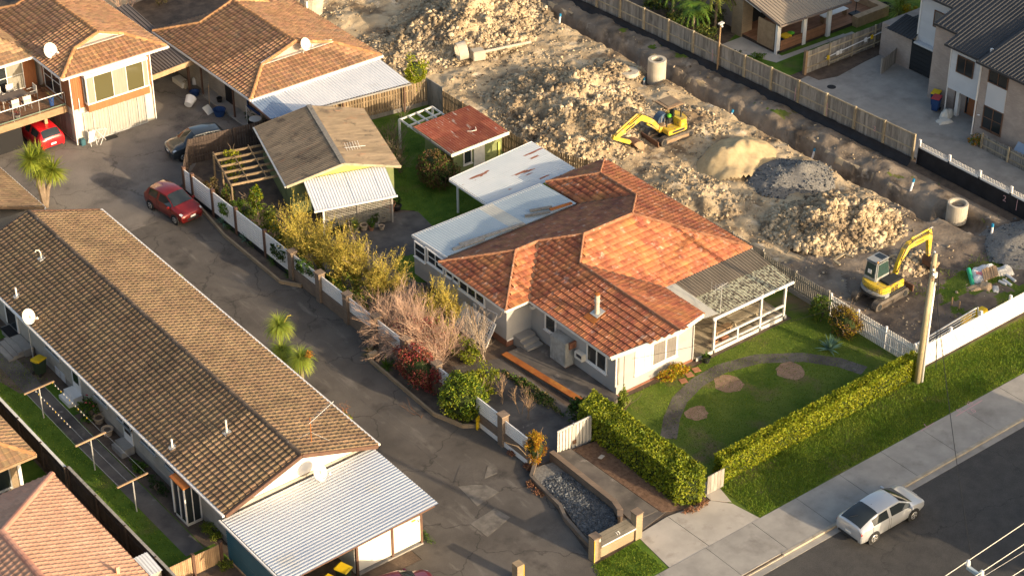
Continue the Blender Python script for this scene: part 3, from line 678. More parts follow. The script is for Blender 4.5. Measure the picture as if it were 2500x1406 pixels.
me = bpy.data.meshes.new('site_ground'); me.from_pydata(vv, [], ff); me.update()
for k in ('clay', 'claydark', 'sitesoil', 'grass_dry'): me.materials.append(MAT[k])
idx = []
for f in ff:
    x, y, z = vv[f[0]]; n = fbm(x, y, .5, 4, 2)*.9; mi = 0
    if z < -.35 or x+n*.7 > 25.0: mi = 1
    if y+n*2.2 < -7.5+max(0, (x-18))*.25: mi = 1
    if y+n*2.5 < -12.5: mi = 2
    if (x > 17.5+n*2 and y < -15.2+n*2.2+ (x-18)*.12 and n > -.12) or (x > 25.6 and n > .34) : mi = 3
    idx.append(mi)
me.polygons.foreach_set('material_index', idx); smooth(me)
site = bpy.data.objects.new('site_ground', me); COL.objects.link(site); site['kind'] = 'structure'
# loose clods: jittered little blocks
def clods(pts, size, mat, name, parent=None, **kw):
    n = len(pts); base = np.array([(-1,-1,-.8),(1,-1,-.8),(1,1,-.8),(-1,1,-.8),(-.8,-.8,.8),(.8,-.8,.8),(.8,.8,.8),(-.8,.8,.8)])*.5
    fq = np.array([(4,5,6,7),(0,1,5,4),(1,2,6,5),(2,3,7,6),(3,0,4,7)])
    s = size*(.30+1.5*RNG.random(n)**4)
    a = RNG.uniform(0,6.283,n); b = base[None]+RNG.normal(scale=.17, size=(n,8,3)); b = b*s[:,None,None]
    c, q = np.cos(a)[:,None], np.sin(a)[:,None]; x = b[:,:,0]*c-b[:,:,1]*q; y = b[:,:,0]*q+b[:,:,1]*c; t = RNG.normal(scale=.35, size=(n,1))
    z = b[:,:,2]*.8+x*t; v = np.stack([x, y, z], 2)+np.array(pts)[:,None]
    return npmesh(name, v.reshape(-1,3), (fq[None]+(np.arange(n)*8)[:,None,None]).reshape(-1,4), mat, parent, **kw)
def heap(name, label, cx, cy, rx, ry, h, rot, mat, n_clod, csize, rough=.3, seed=0, sharp=1.0, cmat='clod', cat='heap', st=.16, bumps=None):
    ca, sa = math.cos(rot), math.sin(rot); t = thing(name, label, cat, (cx, cy, 0))
    def hz(u, v):
        r = math.hypot(u/rx, v/ry); r *= 1+.28*noise.noise((math.atan2(v,u)*1.1, seed, .3))
        a = max(0, 1-r); z = h*(a**sharp)*(1+.35*fbm(u+seed*7, v, .55, 3))
        for bu, bv, br, bh in bumps or (): z += bh*math.exp(-((u-bu)**2+(v-bv)**2)/br**2)*min(1, a*3)
        z += rough*min(1, a*3.5)*(fbm(u+seed*3, v, .9, 5)*.6+abs(fbm(u, v+seed, 2.1, 3))*.35)
        return z-.14*(1-min(1, max(0, a)*5))
    n = int(2*rx/st); m = int(2*ry/st); vs = []; 
    for j in range(m+1):
        for i in range(n+1):
            u, v = -rx+2*rx*i/n, -ry+2*ry*j/m; vs.append((cx+u*ca-v*sa, cy+u*sa+v*ca, hz(u, v)))
    fs = [(j*(n+1)+i, j*(n+1)+i+1, (j+1)*(n+1)+i+1, (j+1)*(n+1)+i) for j in range(m) for i in range(n) if ((-rx+2*rx*i/n)/rx)**2+((-ry+2*ry*j/m)/ry)**2 < 1.1]
    MB().add(vs, fs).build('heap_body', mat, t, sm=True)
    if n_clod:
        p = []
        while len(p) < n_clod:
            u, v = random.uniform(-rx,rx), random.uniform(-ry,ry); r = (u/rx)**2+(v/ry)**2
            if r < 1 and noise.noise((u*.6+seed, v*.6, 2)) > -.25+random.uniform(-.4,.3): p.append((cx+u*ca-v*sa, cy+u*sa+v*ca, max(hz(u, v), .02)+.02))
        clods(p, csize, cmat, 'clods', t, kind='stuff')
    return t
heap('clay_heap', 'tall heap of pale yellow clay rubble beside the concrete pipe ring', 17.9, 28.2, 6.8, 5.2, 2.0, .22, 'clay', 8500, .17, rough=.75, seed=1, bumps=((2.2,1,1.6,.5),(-2,-1.5,1.5,.5),(3.2,-2,1.2,.4)))
heap('clay_heap', 'long low heap of crumbled clay behind the red roofed green shed', 15.7, 14.0, 5.2, 7.2, 1.5, -.42, 'clay', 8000, .155, rough=.75, seed=2, bumps=((1.2,2.5,1.3,.5),(-.6,-2.2,1.3,.5)))
heap('sand_heap', 'smooth tan sand heap next to the dark gravel', 19.9, 2.9, 3.1, 2.3, 1.0, .2, 'sand', 0, .1, rough=.32, seed=3, sharp=.6, bumps=((-1.3,.1,.8,.3),(1.0,.4,.8,.3)))
heap('gravel_heap', 'dark grey gravel heap in front of the sand heap', 20.9, -.9, 2.9, 2.4, .8, -.3, 'gravel', 900, .09, rough=.14, seed=4, sharp=.8, cmat='stonechip', bumps=((.8,.2,1.0,.35),))
heap('clay_heap', 'broken clay heap behind the excavator with the grey cab', 19.0, -6.4, 4.3, 3.3, 1.6, -.55, 'clay', 7000, .17, rough=.7, seed=6, bumps=((1.2,-.4,1.1,.5),))
heap('gravel_heap', 'pale grey gravel heap at the right edge of the site', 26.2, -14.6, 3.0, 2.6, .9, .2, 'gravel', 500, .08, rough=.1, seed=8, cmat='stonechip', sharp=.9)
heap('spoil_heap', 'low brown spoil heap at the bucket of the grey cab excavator', 19.4, -12.0, 1.7, 1.3, .55, 0, 'claydark', 350, .16, rough=.3, seed=12)
heap('spoil_heap', 'low churned clay ridge behind the open canopy excavator', 21.0, 8.6, 1.9, 3.2, .45, .2, 'clay', 800, .12, rough=.35, seed=15)
heap('spoil_heap', 'low churned clay mound between the old house and the sand heap', 15.2, 1.2, 2.2, 4.2, .5, .15, 'clay', 1000, .12, rough=.4, seed=16)
heap('spoil_heap', 'rutted clay mound at the left edge of the site beyond the lime tree', 12.0, 27.5, 2.4, 4.0, .5, .1, 'clay', 1500, .15, rough=.4, seed=17)
heap('spoil_heap', 'rough clay bank lying along the trench near the manhole cover', 21.4, 16.6, 1.7, 2.2, .7, .5, 'clay', 900, .16, rough=.4, seed=14)
P = []
while len(P) < 8000:
    x, y = U(9.5,SX1-.4), U(SY0+2,SY1-1); w = noise.noise((x*.35, y*.35, 4))
    if w > U(-.5,.5) and x > bx(y)+.3 and trench(x, y) < .05 and (y > -9 or random.random() < .3) and (x < 23.6 or random.random() < .12): P.append((x, y, site_z(x, y)+.015))
c0 = clods(P, .10, 'clod', 'loose_clods', label='loose clay clods scattered over the bare building site', cat='clods', kind='stuff')
tufts('site_grass', 'patchy weeds and grass growing along the boundary fence and front of the site', lambda x, y: (x > 17 and y < -13.5 and fbm(x, y, .5, 4, 2) > -.1) or (x > 25.7 and fbm(x, y, .5, 4, 2) > .3), SX0+1, SX1-.2, SY0+.3, 32, 30000, .11, 'lf_grass', z=.06)
# concrete manholes and pipe ring
def ring(name, label, c, r, h, hole, cat, mat='concpipe'):
    t = thing(name, label, cat, c); z = c[2]
    MB().lathe([(r*.98,z),(r,z+.03),(r,z+h-.03),(r*.97,z+h),(hole+.03,z+h),(hole,z+h-.02),(hole,z+h-.28)], (c[0],c[1],0), 28).build('chamber', mat, t, sm=False)
    MB().lathe([(hole*.99,z+h-.27),(0.001,z+h-.22)], (c[0],c[1],0), 20).build('hole_floor', 'claydark', t); return t
ring('manhole_chamber', 'tall concrete manhole chamber standing in the trench', (23.45,14.35,-.45), .62, 1.75, .36, 'manhole')
ring('manhole_cap_ring', 'flat round concrete manhole lid beside the tall chamber', (22.05,15.55,.10), .66, .30, .17, 'manhole')
ring('manhole_chamber', 'white rimmed manhole chamber in the pit near the street', (25.75,-9.9,-.5), .62, 1.25, .46, 'manhole')
t = thing('pipe_ring', 'upright concrete pipe ring lying beside the big clay heap', 'pipe', (14.35,23.9,0)); c = V(14.35,23.9,.95); ax = V(.95,-.3,.12).normalized(); x = ax.cross(Z3).normalized(); y = x.cross(ax)
vs = []; n = 28
for k in range(n):
    q = x*math.cos(k*6.28319/n)+y*math.sin(k*6.28319/n)
    vs += [c+q*.62-ax*.32, c+q*.62+ax*.32, c+q*.54+ax*.32, c+q*.54-ax*.32]
MB().add(vs, [(4*k+i, 4*((k+1)%n)+i, 4*((k+1)%n)+(i+1)%4, 4*k+(i+1)%4) for k in range(n) for i in range(4)]).build('ring_wall', 'concpipe', t)
MB().obox((15.45,23.55,.5), V(.42,-.12,0), V(.08,.35,0), (0,0,.34)).build('collar_block', 'concpipe', t, bev=.04)
o = MB().tube([(15.9,23.5,.55),(19.3,22.6,.62)], .1, 8).build('concrete_pipe', 'concpipe', None, label='thin concrete pipe lying on the ground past the pipe ring', cat='pipe')
# blue capped marker pipes along the trench
for i, (px, py, dx, lb) in enumerate(((1365,62,.1,'first, farthest from the street'),(1572,190,.05,'beside the tall manhole chamber'),(1782,264,.25,'in the middle of the trench'),(1984,357,.22,'beyond the sand heap'),(2222,468,.2,'beyond the third clay heap'),(2420,578,0,'in the pit nearest the street'))):
    p = at(px, py); z = site_z(p.x, p.y); t = thing('marker_pipe', 'white marker pipe with a blue cap, '+lb, 'pipe', (p.x,p.y,z), 'blue capped pipes along the trench'); b = V(p.x,p.y,z)
    MB().tube([b-V(0,0,.1), b+V(dx,.02,.55)], .07, 8).build('pipe_body', 'pvc_white', t); MB().tube([b+V(dx,.02,.54), b+V(dx*1.25,.02,.74)], .078, 8).build('pipe_cap', 'pvc_blue', t)
# debris pile
t0 = at(2410, 690)
def loose(name, label, mb, mat, cat, bev=0): return mb.build(name, mat, None, label=label, cat=cat, bev=bev)
p = at(2362,672); loose('green_pipe', 'bright green plastic pipe leaning on the rubbish pile', MB().tube([at(2375,700)+V(0,0,.05), p+V(0,.0,.42)], .13, 10), 'pvc_green', 'pipe')
for i, (a, b) in enumerate((((2438,690),(2456,698)),((2448,686),(2468,700)),((2456,674),(2478,690)))):
    loose('white_pipe', ('shortest','middle','outermost')[i]+' of three white pipe offcuts right of the rubbish pile', MB().tube([at(*a)+V(0,0,.1), at(*b)+V(0,0,.1)], .085, 8), 'pvc_white', 'pipe')
def sack(px, py, sx, sy, sz, rot, mat, name, label, cat):
    c = at(px, py); mb = MB(); n, m = 10, 8; vs = []
    for j in range(m+1):
        for i in range(n+1):
            u, v = i/n*2-1, j/m*2-1; h = max(0, (1-u**4)*(1-v**4))**.5
            vs.append((u*sx*(1+.08*math.sin(5*v)), v*sy*(1+.08*math.cos(4*u)), sz*h*(.75+.4*noise.noise((u*1.7+px, v*1.7, 1)))+.02))
    k = len(vs); ca, sa = math.cos(rot), math.sin(rot)
    mb.add([(c.x+x*ca-y*sa, c.y+x*sa+y*ca, c.z+z) for x, y, z in vs], [(j*(n+1)+i, j*(n+1)+i+1, (j+1)*(n+1)+i+1, (j+1)*(n+1)+i) for j in range(m) for i in range(n)])
    o = mb.build(name, mat, None, label=label, cat=cat, sm=True); return o
s1 = sack(2388, 680, .62, .5, .5, .8, 'pvc_white', 'bulk_bag', 'large white woven bag with red lettering in the rubbish pile', 'bag')
mb = MB()
for i in range(5): mb.obox((0.0,-.16+i*.07,0), (.16-.03*(i%2),0,0), (0,.018,0), (0,0,.004))
r = mb.build('red_print', 'plasticred', s1); r.location = (-.18,-.05,.44); r.rotation_euler = (.15,-.1,.9)
sack(2402, 664, .75, .35, .42, -.3, 'pvc_white', 'bulk_bag', 'crumpled white bag behind the red lettered one', 'bag')
sack(2448, 668, .6, .3, .5, -.55, 'whitedirty', 'drum_sack', 'rolled white sack at the back of the rubbish pile', 'bag')
sack(2385, 705, .6, .3, .2, -.3, 'cardboard', 'paper_sack', 'flattened brown paper sack at the front of the rubbish pile', 'bag')
sack(2405, 704, .38, .36, .42, .3, 'cardboard', 'waste_sack', 'open brown sack holding orange offcuts in the rubbish pile', 'bag')
sack(2362, 700, .45, .22, .1, .1, 'cardboard', 'cardboard_sheet', 'crumpled cardboard under the green pipe', 'cardboard')
sack(2430, 708, .4, .2, .14, .7, 'whitedirty', 'torn_sack', 'torn white sack lying in front of the white pipes', 'bag')
for i in range(7):
    a = at(2400+i*5, 688-i*1.5); loose('timber_offcut', 'number %s timber offcut from the left on the rubbish pile' % ('one','two','three','four','five','six','seven')[i], MB().beam(a+V(-.3,-.35,.35+.02*i), a+V(.35,.4,.48+.03*(i%3)), .12, .04), 'timber', 'timber')['group'] = 'offcuts on the rubbish pile'
# boards, stakes, barrier and barrow on the site
for a, b, lb in (((1998,618),(2040,590),'two grey planks on the clay, the long one'),((1993,619),(2022,603),'shorter plank crossing the long grey plank'),((2035,640),(2060,625),'timber formwork board, left side of the frame'),((2060,625),(2082,632),'timber formwork board, back of the frame'),((2035,640),(2050,652),'timber formwork board, front stub of the frame')):
    loose('plank', lb, MB().beam(at(*a)+V(0,0,.14), at(*b)+V(0,0,.16), .14, .06), 'oldwood', 'plank')
loose('sheet_offcut', 'curved pale sheet lying on the clay behind the grey cab excavator', MB().slab([at(2068,594,.25), at(2078,584,.3), at(2102,579,.35), at(2090,588,.3)], .03), 'conc', 'sheet')
loose('yellow_marker', 'small yellow tub beside the curved pale sheet', MB().lathe([(.16,.2),(.2,.45),(.15,.46)], (at(2060,590).x, at(2060,590).y, 0), 10), 'plasticyellow', 'tub')
for px, py, lb in ((2323,745,'left survey peg in the weeds behind the white fence'),(2341,755,'right survey peg in the weeds behind the white fence')):
    c = at(px, py); loose('survey_peg', lb, MB().obox((c.x,c.y,.24), (.035,0,0), (0,.035,0), (0,0,.28)), 'timber', 'peg')
c = at(2395,757,.55); loose('wheelbarrow_tray', 'upturned yellow barrow tray behind the white picket fence', MB().add([(c.x-.5,c.y-.32,.1),(c.x+.55,c.y-.25,.1),(c.x+.5,c.y+.35,.1),(c.x-.45,c.y+.3,.1),(c.x-.3,c.y-.2,.62),(c.x+.36,c.y-.16,.62),(c.x+.33,c.y+.22,.62),(c.x-.27,c.y+.19,.62)], [(4,5,6,7),(0,1,5,4),(1,2,6,5),(2,3,7,6),(3,0,4,7)]), 'plasticyellow', 'wheelbarrow', bev=.05)
bt = thing('site_barrier', 'grey steel site barrier leaning inside the white picket fence', 'barrier', (13.3,-18.7,0))
for z in (.95,.75,.55,.35): MB().tube([(12.6,-18.55,z),(17.4,-18.45,z+.25)], .03 if z < .9 else .05, 6).build('rail', 'galv', bt)
for x in (12.6,17.4): MB().tube([(x,-18.9,.02),(x+.05,-18.5,1.0 if x < 14 else 1.28)], .04, 6).build('leg', 'galv', bt)
loose('yellow_board', 'yellow board behind the end of the steel barrier', MB().obox((17.0,-18.2,.55), (.45,.02,.02), (0,.03,0), (0,0,.26)), 'plasticyellow', 'board')
# ---------------------------------------------------------------- the old house with the rusty tiled roof
ze = 2.75; tp = .356
HX = dict(w=-4.2, f=-2.6, fr=3.8, e=10.3, nw=5.86); HY = dict(wf=-4.82, ff=-11.35, mf=-8.3, b=1.13, n=4.3)
house = thing('old_house', 'single storey grey house with rust stained orange tiled hip roof and prow gable', 'house', (1,-4,0))
def rz(d): return ze+tp*d
A=V(-4.2,1.13,ze); Bp=V(-4.2,-4.82,ze); Cp=V(-2.6,-4.82,ze); D=V(-2.6,-11.4,ze); F=V(3.8,-11.4,ze); VF=V(3.8,-8.3,ze); SE=V(10.3,-8.3,ze); NE=V(10.3,4.3,ze); NW=V(5.86,4.3,ze); VB=V(5.86,1.13,ze)
J=V(2.115,-3.585,rz(4.715)); K=V(5.585,-3.585,rz(4.715)); I=V(-1.225,-1.845,rz(2.975)); Hh=V(.375,-1.845,rz(2.975)); G=V(.6,-5.1,rz(3.2)); E=V(.6,-13.0,rz(3.2)); Lr=V(8.08,-1.09,rz(2.22)); Mr=V(8.08,2.08,rz(2.22))
planes = [
    [A,Bp,I], [Bp,Cp,Hh,I],                                   # west wing: west hip, front
    [Cp,D,E,G,J,Hh],                                          # west slope of the front wing and main body
    [F,VF,G,E], [VF,SE,K,J,G],                                # east slope of front wing, main front
    [SE,NE,Mr,Lr,K], [NE,NW,Mr], [NW,VB,Lr,Mr],               # east slope, north hip, west slope of rear wing
    [VB,A,I,Hh,J,K,Lr]]                                       # back slope
roof = tiled_roof(house, planes, 'tile_rust', w=.3, g=.37, kind='flat', lip=.06, roll=.022, bond=.5, ridge_mat='ridge_rust', cap_r=.065,
    ridge=[(A,I),(Bp,I),(I,Hh),(Hh,J),(J,K),(J,G),(G,E),(K,SE),(K,Lr),(Lr,Mr),(Mr,NE),(Mr,NW)])
for a, b in ((Cp,Hh),(VF,G),(VB,Lr)):                          # valley trays
    d = (b-a).normalized(); MB().beam(a+V(0,0,.05), b+V(0,0,.05), .16, .05).build('valley_flashing', 'rustdark', roof)
# fascia and gutters
def gutter(parent, a, b, mat='whitedirty', dz=-.06, w=.1, h=.13): return MB().beam(Vector(a)+V(0,0,dz), Vector(b)+V(0,0,dz), w, h).build('gutter', mat, parent)
for a, b in ((A,Bp),(Bp,Cp),(Cp,D),(VF,V(4.4,-8.3,ze)),(SE,NE),(NE,NW)): gutter(house, a, b)
for a, b in ((D,E),(E,F)): MB().beam(a+V(0,-.06,-.08), b+V(0,-.06,-.08), .05, .24).build('bargeboard', 'offwhite', house)
# walls as separate wings
MB().box(-3.8,1.5,-4.4,0.9,.45,ze-.02).build('wall', 'stucco', house)
MB().box(-3.8,5.5,0.9,3.0,.45,ze-.05).build('wall', 'stucco', house)
MB().box(-2.1,3.2,-11.4,-4.0,.0,ze+.02).build('wall', 'stucco', house)
MB().prism([(-2.1,-11.4),(3.2,-11.4),(.6,-11.4)], 0, .01)
MB().add([(-2.1,-11.4,ze),(3.2,-11.4,ze),(.6,-11.4,ze+1.0),(-2.1,-11.2,ze),(3.2,-11.2,ze),(.6,-11.2,ze+1.0)], [(0,1,2),(5,4,3),(0,2,5,3),(1,4,5,2)]).build('gable_wall', 'stucco', house)
MB().box(3.2,9.9,-8.0,.8,.0,ze-.05).build('wall', 'stucco', house)
MB().box(6.1,9.9,.8,3.9,.0,ze-.05).build('wall', 'stucco', house)
MB().box(-3.76,-.4,-4.36,-.1,-.02,.45).build('foundation', 'brick_red', house)
MB().box(-2.16,3.22,-11.43,-4.3,-.02,.12).build('foundation', 'brick_red', house)
for y in (2.85,1.6,.3): MB().box(-3.7,-3.4,y-.12,y+.12,0,.46).build('pile', 'greywood', house)
MB().box(-3.3,4,.9,2.9,0,.46).build('underfloor_shade', 'shadowroom', house)  # near-black block painted as the shade under the raised floor
# windows, west side
window(house, (-3.8,2.62,1.95), (0,-1,0), 1.35, .75, cols=2, rows=2, pane='glass')
window(house, (-3.8,.95,1.95), (0,-1,0), .55, .42, frame='white'); window(house, (-3.8,.3,1.95), (0,-1,0), .45, .42)
window(house, (-3.8,-.28,1.72), (0,-1,0), 2.15, .46, cols=3, frame='white', fw=.1)
MB().box(-3.86,-3.8,-1.75,-1.5,1.05,1.35).build('vent', 'white', house)
gd = window(house, (-3.82,-.55,-.0+.02), (0,-1,0), 2.5, .42, cols=6, rows=1, frame='white', fw=.05, name='basement_window', sill=False)
# front wing, west side
window(house, (-2.1,-5.65,1.25), (0,-1,0), .75, .95, fw=.1); window(house, (-2.1,-9.12,1.12), (0,-1,0), 1.42, .95, cols=2, fw=.1)
MB().box(-2.35,-2.1,-4.75,-4.5,2.0,2.2).build('vent', 'white', house)
MB().box(-2.75,-2.1,-8.05,-6.75,.22,1.75).build('chimney_breast', 'rendergrey', house, bev=.03)
MB().box(-2.72,-2.1,-8.02,-6.78,-.02,.22).build('chimney_base', 'brick_red', house)
MB().box(-2.55,-2.1,-8.16,-8.06,1.35,1.75).build('chimney_brick', 'brick_red', house)
hp = MB().box(-2.42,-2.1,-9.0,-8.35,.95,1.38).build('heat_pump', 'offwhite', house, bev=.03)
MB().box(-2.435,-2.42,-8.95,-8.55,1.15,1.33).build('grille', 'mesh', hp)
# front wall
window(house, (-.78,-11.4,.95), (1,0,0), 2.72, 1.3, fw=.12, split=[0,.22,.40,.74,1], pane=['curtain','whitedirty','curtaindark','curtaindark'])
bars(house, 'downpipe', 'white', [[(-2.25,-11.5,2.6),(-2.22,-11.48,.75)]], .045); MB().box(-2.05,-1.95,-11.44,-11.4,.75,2.65).build('grey_strip', 'greywood', house)  # plain grey strip on the wall beside the downpipe
bars(house, 'cable_conduit', 'greywood', [[(-1.62,-11.42,2.4),(-1.6,-11.42,.3)]], .015)
bars(house, 'downpipe', 'whitedirty', [[(3.15,-11.46,2.4),(3.18,-11.45,.1)]], .035)
# steps on the west side
sp = MB().box(-3.35,-2.3,-5.0,-4.4,0,.62).build('steps', 'conc2', house)
for k in range(3): MB().box(-3.35,-2.3,-5.32-.32*k,-5.0-.32*k,0,.46-.155*k).build('step', 'conc2', sp)
MB().box(-3.78,-2.3,-4.43,-4.4,.38,.46).build('ledge', 'white', house)
# flue
fl = MB().lathe([(.13,3.05),(.13,4.35),(.15,4.36),(.15,4.5),(.12,4.5),(.12,4.3)], (-1.15,-8.62,0), 14).build('flue', 'concpipe', house)
MB().lathe([(.165,4.1),(.165,4.16)], (-1.15,-8.62,0), 14).build('flue_band', 'galv', fl); MB().lathe([(.15,4.5),(.15,4.56),(.02,4.58)], (-1.15,-8.62,0), 12).build('flue_cap', 'rust', fl)
s0 = math.atan(tp); MB().obox((-1.25,-8.62,ze+tp*1.35+.075), V(math.cos(s0),0,math.sin(s0))*.5, (0,.42,0), V(-math.sin(s0),0,math.cos(s0))*.012).build('flue_flashing', 'rust', roof)
MB().obox((-1.1,-8.62,ze+tp*1.5+.1), V(math.cos(s0),0,math.sin(s0))*.3, (0,.3,0), V(-math.sin(s0),0,math.cos(s0))*.012).build('flue_flashing', 'galv', roof)
# lean-to roof at the back, corrugated
lt = MB().box(-3.45,5.6,4.3,4.36,2.5,2.68).build('lean_to', 'whitedirty', house)
corr_roof(lt, (5.66,4.45,2.68), (-3.55,4.4,2.68), (-3.55,1.25,2.84), (5.66,1.25,2.84), 'corr_blue', sheet=.9, var=['corr_blue','corr_blue','corr_blue','corr_blue','clearsheet','corr_blue','corr_blue','corr_blue','corr_blue','corr_blue'])
gutter(house, (-3.6,4.47,2.66), (5.66,4.5,2.66)); MB().beam((-3.57,4.45,2.6), (-3.57,1.2,2.75), .05, .2).build('bargeboard', 'white', house)
MB().box(-3.8,5.5,3.0,4.0,.45,2.62).build('wall', 'stucco', house)
window(house, (-3.8,3.85,1.75), (0,-1,0), .9, .85, rows=2)
for i, (a, b, lb) in enumerate((((-2.3,1.75,2.9),(1.8,1.2,2.98),'long weathered plank lying on the pale lean-to roof'),((-2.9,1.6,2.88),(-.9,1.35,2.93),'short dark plank at the low end of the lean-to roof'),((2.4,1.9,2.9),(3.7,1.25,3.0),'dark board lying across the middle of the lean-to roof'),((3.0,2.2,2.88),(4.2,1.7,2.94),'thin dark board near the top of the lean-to roof'),((3.9,1.5,2.95),(5.3,1.25,3.0),'rust red board at the top of the lean-to roof'))):
    MB().beam(a, b, .2, .06).build('plank', 'rust' if i == 4 else 'greywood', None, label=lb, cat='plank')
MB().lathe([(.06,3.05),(.06,3.25),(.12,3.27),(.1,3.36),(.01,3.4)], (2.1,-.4,0), 10).build('roof_vent', 'terracotta', house)
# carport with flaking paint behind
cp = thing('flaking_carport', 'low carport with white corrugated roof flaking to rust behind the old house', 'carport', (5.5,6.8,0))
corr_roof(cp, (2.2,4.7,2.25), (2.2,8.75,2.25), (8.6,9.0,2.45), (8.6,4.9,2.45), 'corr_rusty', sheet=.85)
for x, y in ((2.5,5.0),(2.5,8.4),(5.5,8.6),(8.3,8.6)): MB().box(x-.05,x+.05,y-.05,y+.05,0,2.24).build('post', 'white', cp)
MB().beam((2.15,4.7,2.18),(2.15,8.75,2.18),.05,.14).build('fascia', 'white', cp); MB().beam((2.2,8.8,2.2),(8.6,9.05,2.4),.05,.14).build('fascia', 'white', cp)
# veranda
vr = thing('veranda', 'open white timber veranda with lichen covered corrugated roof at the house front', 'veranda', (7,-10,0))
corr_roof(vr, (4.71,-9.85,2.574), (10.17,-9.88,2.574), (10.2,-8.35,2.79), (4.6,-8.35,2.79), 'veranda_roof', pitch=.21, amp=.02, sheet=.84, prof='rib')
corr_roof(vr, (4.85,-11.55,2.34), (10.15,-11.6,2.34), (10.17,-9.80,2.56), (4.71,-9.77,2.56), 'veranda_moss', pitch=.21, amp=.02, sheet=.84, prof='rib')
corr_roof(vr, (3.85,-11.4,2.4), (4.83,-11.5,2.36), (4.58,-8.35,2.76), (3.85,-8.35,2.8), 'clearsheet', pitch=.12, sheet=.5, name='clear_sheet')
MB().beam((4.3,-11.68,2.3),(10.2,-11.7,2.3),.1,.12).build('gutter', 'white', vr); MB().beam((4.4,-11.6,2.22),(10.1,-11.6,2.22),.06,.16).build('beam', 'white', vr)
for x in (4.55,7.95,9.75): MB().box(x-.06,x+.06,-11.62,-11.5,0,2.2).build('post', 'whitedirty', vr)
MB().box(9.7,9.82,-9.9,-9.78,0,2.4).build('post', 'whitedirty', vr)
for k in range(24): MB().box(3.22+k*.283,3.22+k*.283+.272,-11.55,-8.0,.16,.20).build('deck_board', 'oldwood', vr)
MB().box(3.3,9.95,-11.62,-11.56,.0,.2).build('skirt', 'whitedirty', vr); MB().box(9.9,9.96,-11.56,-8.0,0,.2).build('skirt', 'whitedirty', vr)
for z, h in ((.92,.07),(.38,.05)): MB().beam((4.6,-11.56,z),(9.75,-11.56,z),.09,h*1.6).build('rail', 'whitedirty', vr)
for x in (6.3,): MB().box(x-.05,x+.05,-11.6,-11.5,.0,.95).build('rail_post', 'whitedirty', vr)
MB().box(9.7,9.78,-9.8,-8.0,.2,2.2).build('end_panel', 'stucco', vr)
tb = thing('picnic_table', 'long weathered timber table on the veranda', 'table', (7.6,-10.6,.2))
for k in range(4): MB().box(6.5,8.7,-11.15+k*.2,-10.97+k*.2,.86,.90).build('top_board', 'oldwood', tb)
for x in (6.8,8.4): MB().beam((x,-11.1,.2),(x,-10.6,.86),.08,.06).build('leg', 'oldwood', tb); MB().beam((x,-10.45,.2),(x,-10.9,.86),.08,.06).build('leg', 'oldwood', tb)
bn = thing('bench', 'low timber bench beside the picnic table on the veranda', 'bench', (6.2,-9.9,.2)); MB().box(5.4,6.6,-10.9,-10.5,.5,.56).build('seat', 'timber', bn)
for x in (5.5,6.5): MB().box(x-.04,x+.04,-10.85,-10.55,.2,.5).build('leg', 'timber', bn)
def pot(name, label, c, r, h, mat, plant=None, cat='plant pot', n=60, L=.5, leafmat='lf_green', group=None, fan=False):
    t = thing(name, label, cat, c, group); x, y, z = c
    MB().lathe([(r*.7,z),(r*.8,z+h*.5),(r,z+h*.9),(r*1.06,z+h*.92),(r*1.06,z+h),(r*.9,z+h),(r*.88,z+h*.85)], (x,y,0), 14).build('pot_body', mat, t)
    MB().lathe([(r*.89,z+h*.84),(.001,z+h*.87)], (x,y,0), 12).build('pot_soil', 'soil', t)
    if plant == 'fan': blade_fan((x,y,z+h*.85), n, L, .05, .9, leafmat, 'leaf_blades', t, zlo=.3, zhi=1.4)
    if plant == 'bush':
        p = crown_points(n*4, (x,y,z+h+L*.5), (L*.6,L*.6,L*.7), 10, .35); v, f = leaves(p, .09); npmesh('foliage', v, f, leafmat, t, kind='stuff')
    return t
pot('plant_pot', 'round terracotta pot on the veranda edge behind the rail', (5.0,-11.2,.2), .18, .3, 'terracotta', None)
MB().box(5.4,5.9,-11.35,-11.1,.2,.42).build('planter_box', 'terracotta', None, label='rectangular orange planter box on the veranda edge', cat='planter', bev=.02)
pot('plant_pot', 'dark potted plant on the steps beside the veranda', (3.7,-11.95,0), .25, .35, 'black', 'fan', n=40, L=.5)
MB().box(3.35,4.25,-10.2,-9.0,.2,.34).build('door_mat_step', 'greywood', None, label='low timber step on the veranda by the house wall', cat='step')
# aerial on the veranda roof
an = thing('tv_aerial', 'thin television aerial on the corner of the veranda roof', 'aerial', (4.95,-11.5,2.3))
bars(an, 'mast', 'galv', [[(4.95,-11.5,2.3),(4.95,-11.5,4.15)]], .02, 5); bars(an, 'boom', 'galv', [[(4.75,-11.1,3.6),(5.9,-11.0,3.65)]], .014, 4)
bars(an, 'rod', 'galv', [[(4.6+.3*k,-11.1,3.0+.2*(k==0)),(4.6+.3*k,-11.1,4.3-.25*k)] for k in range(3)]+[[(5.0+.12*k,-11.3,3.62),(5.0+.12*k,-10.8,3.62)] for k in range(7)], .009, 4)
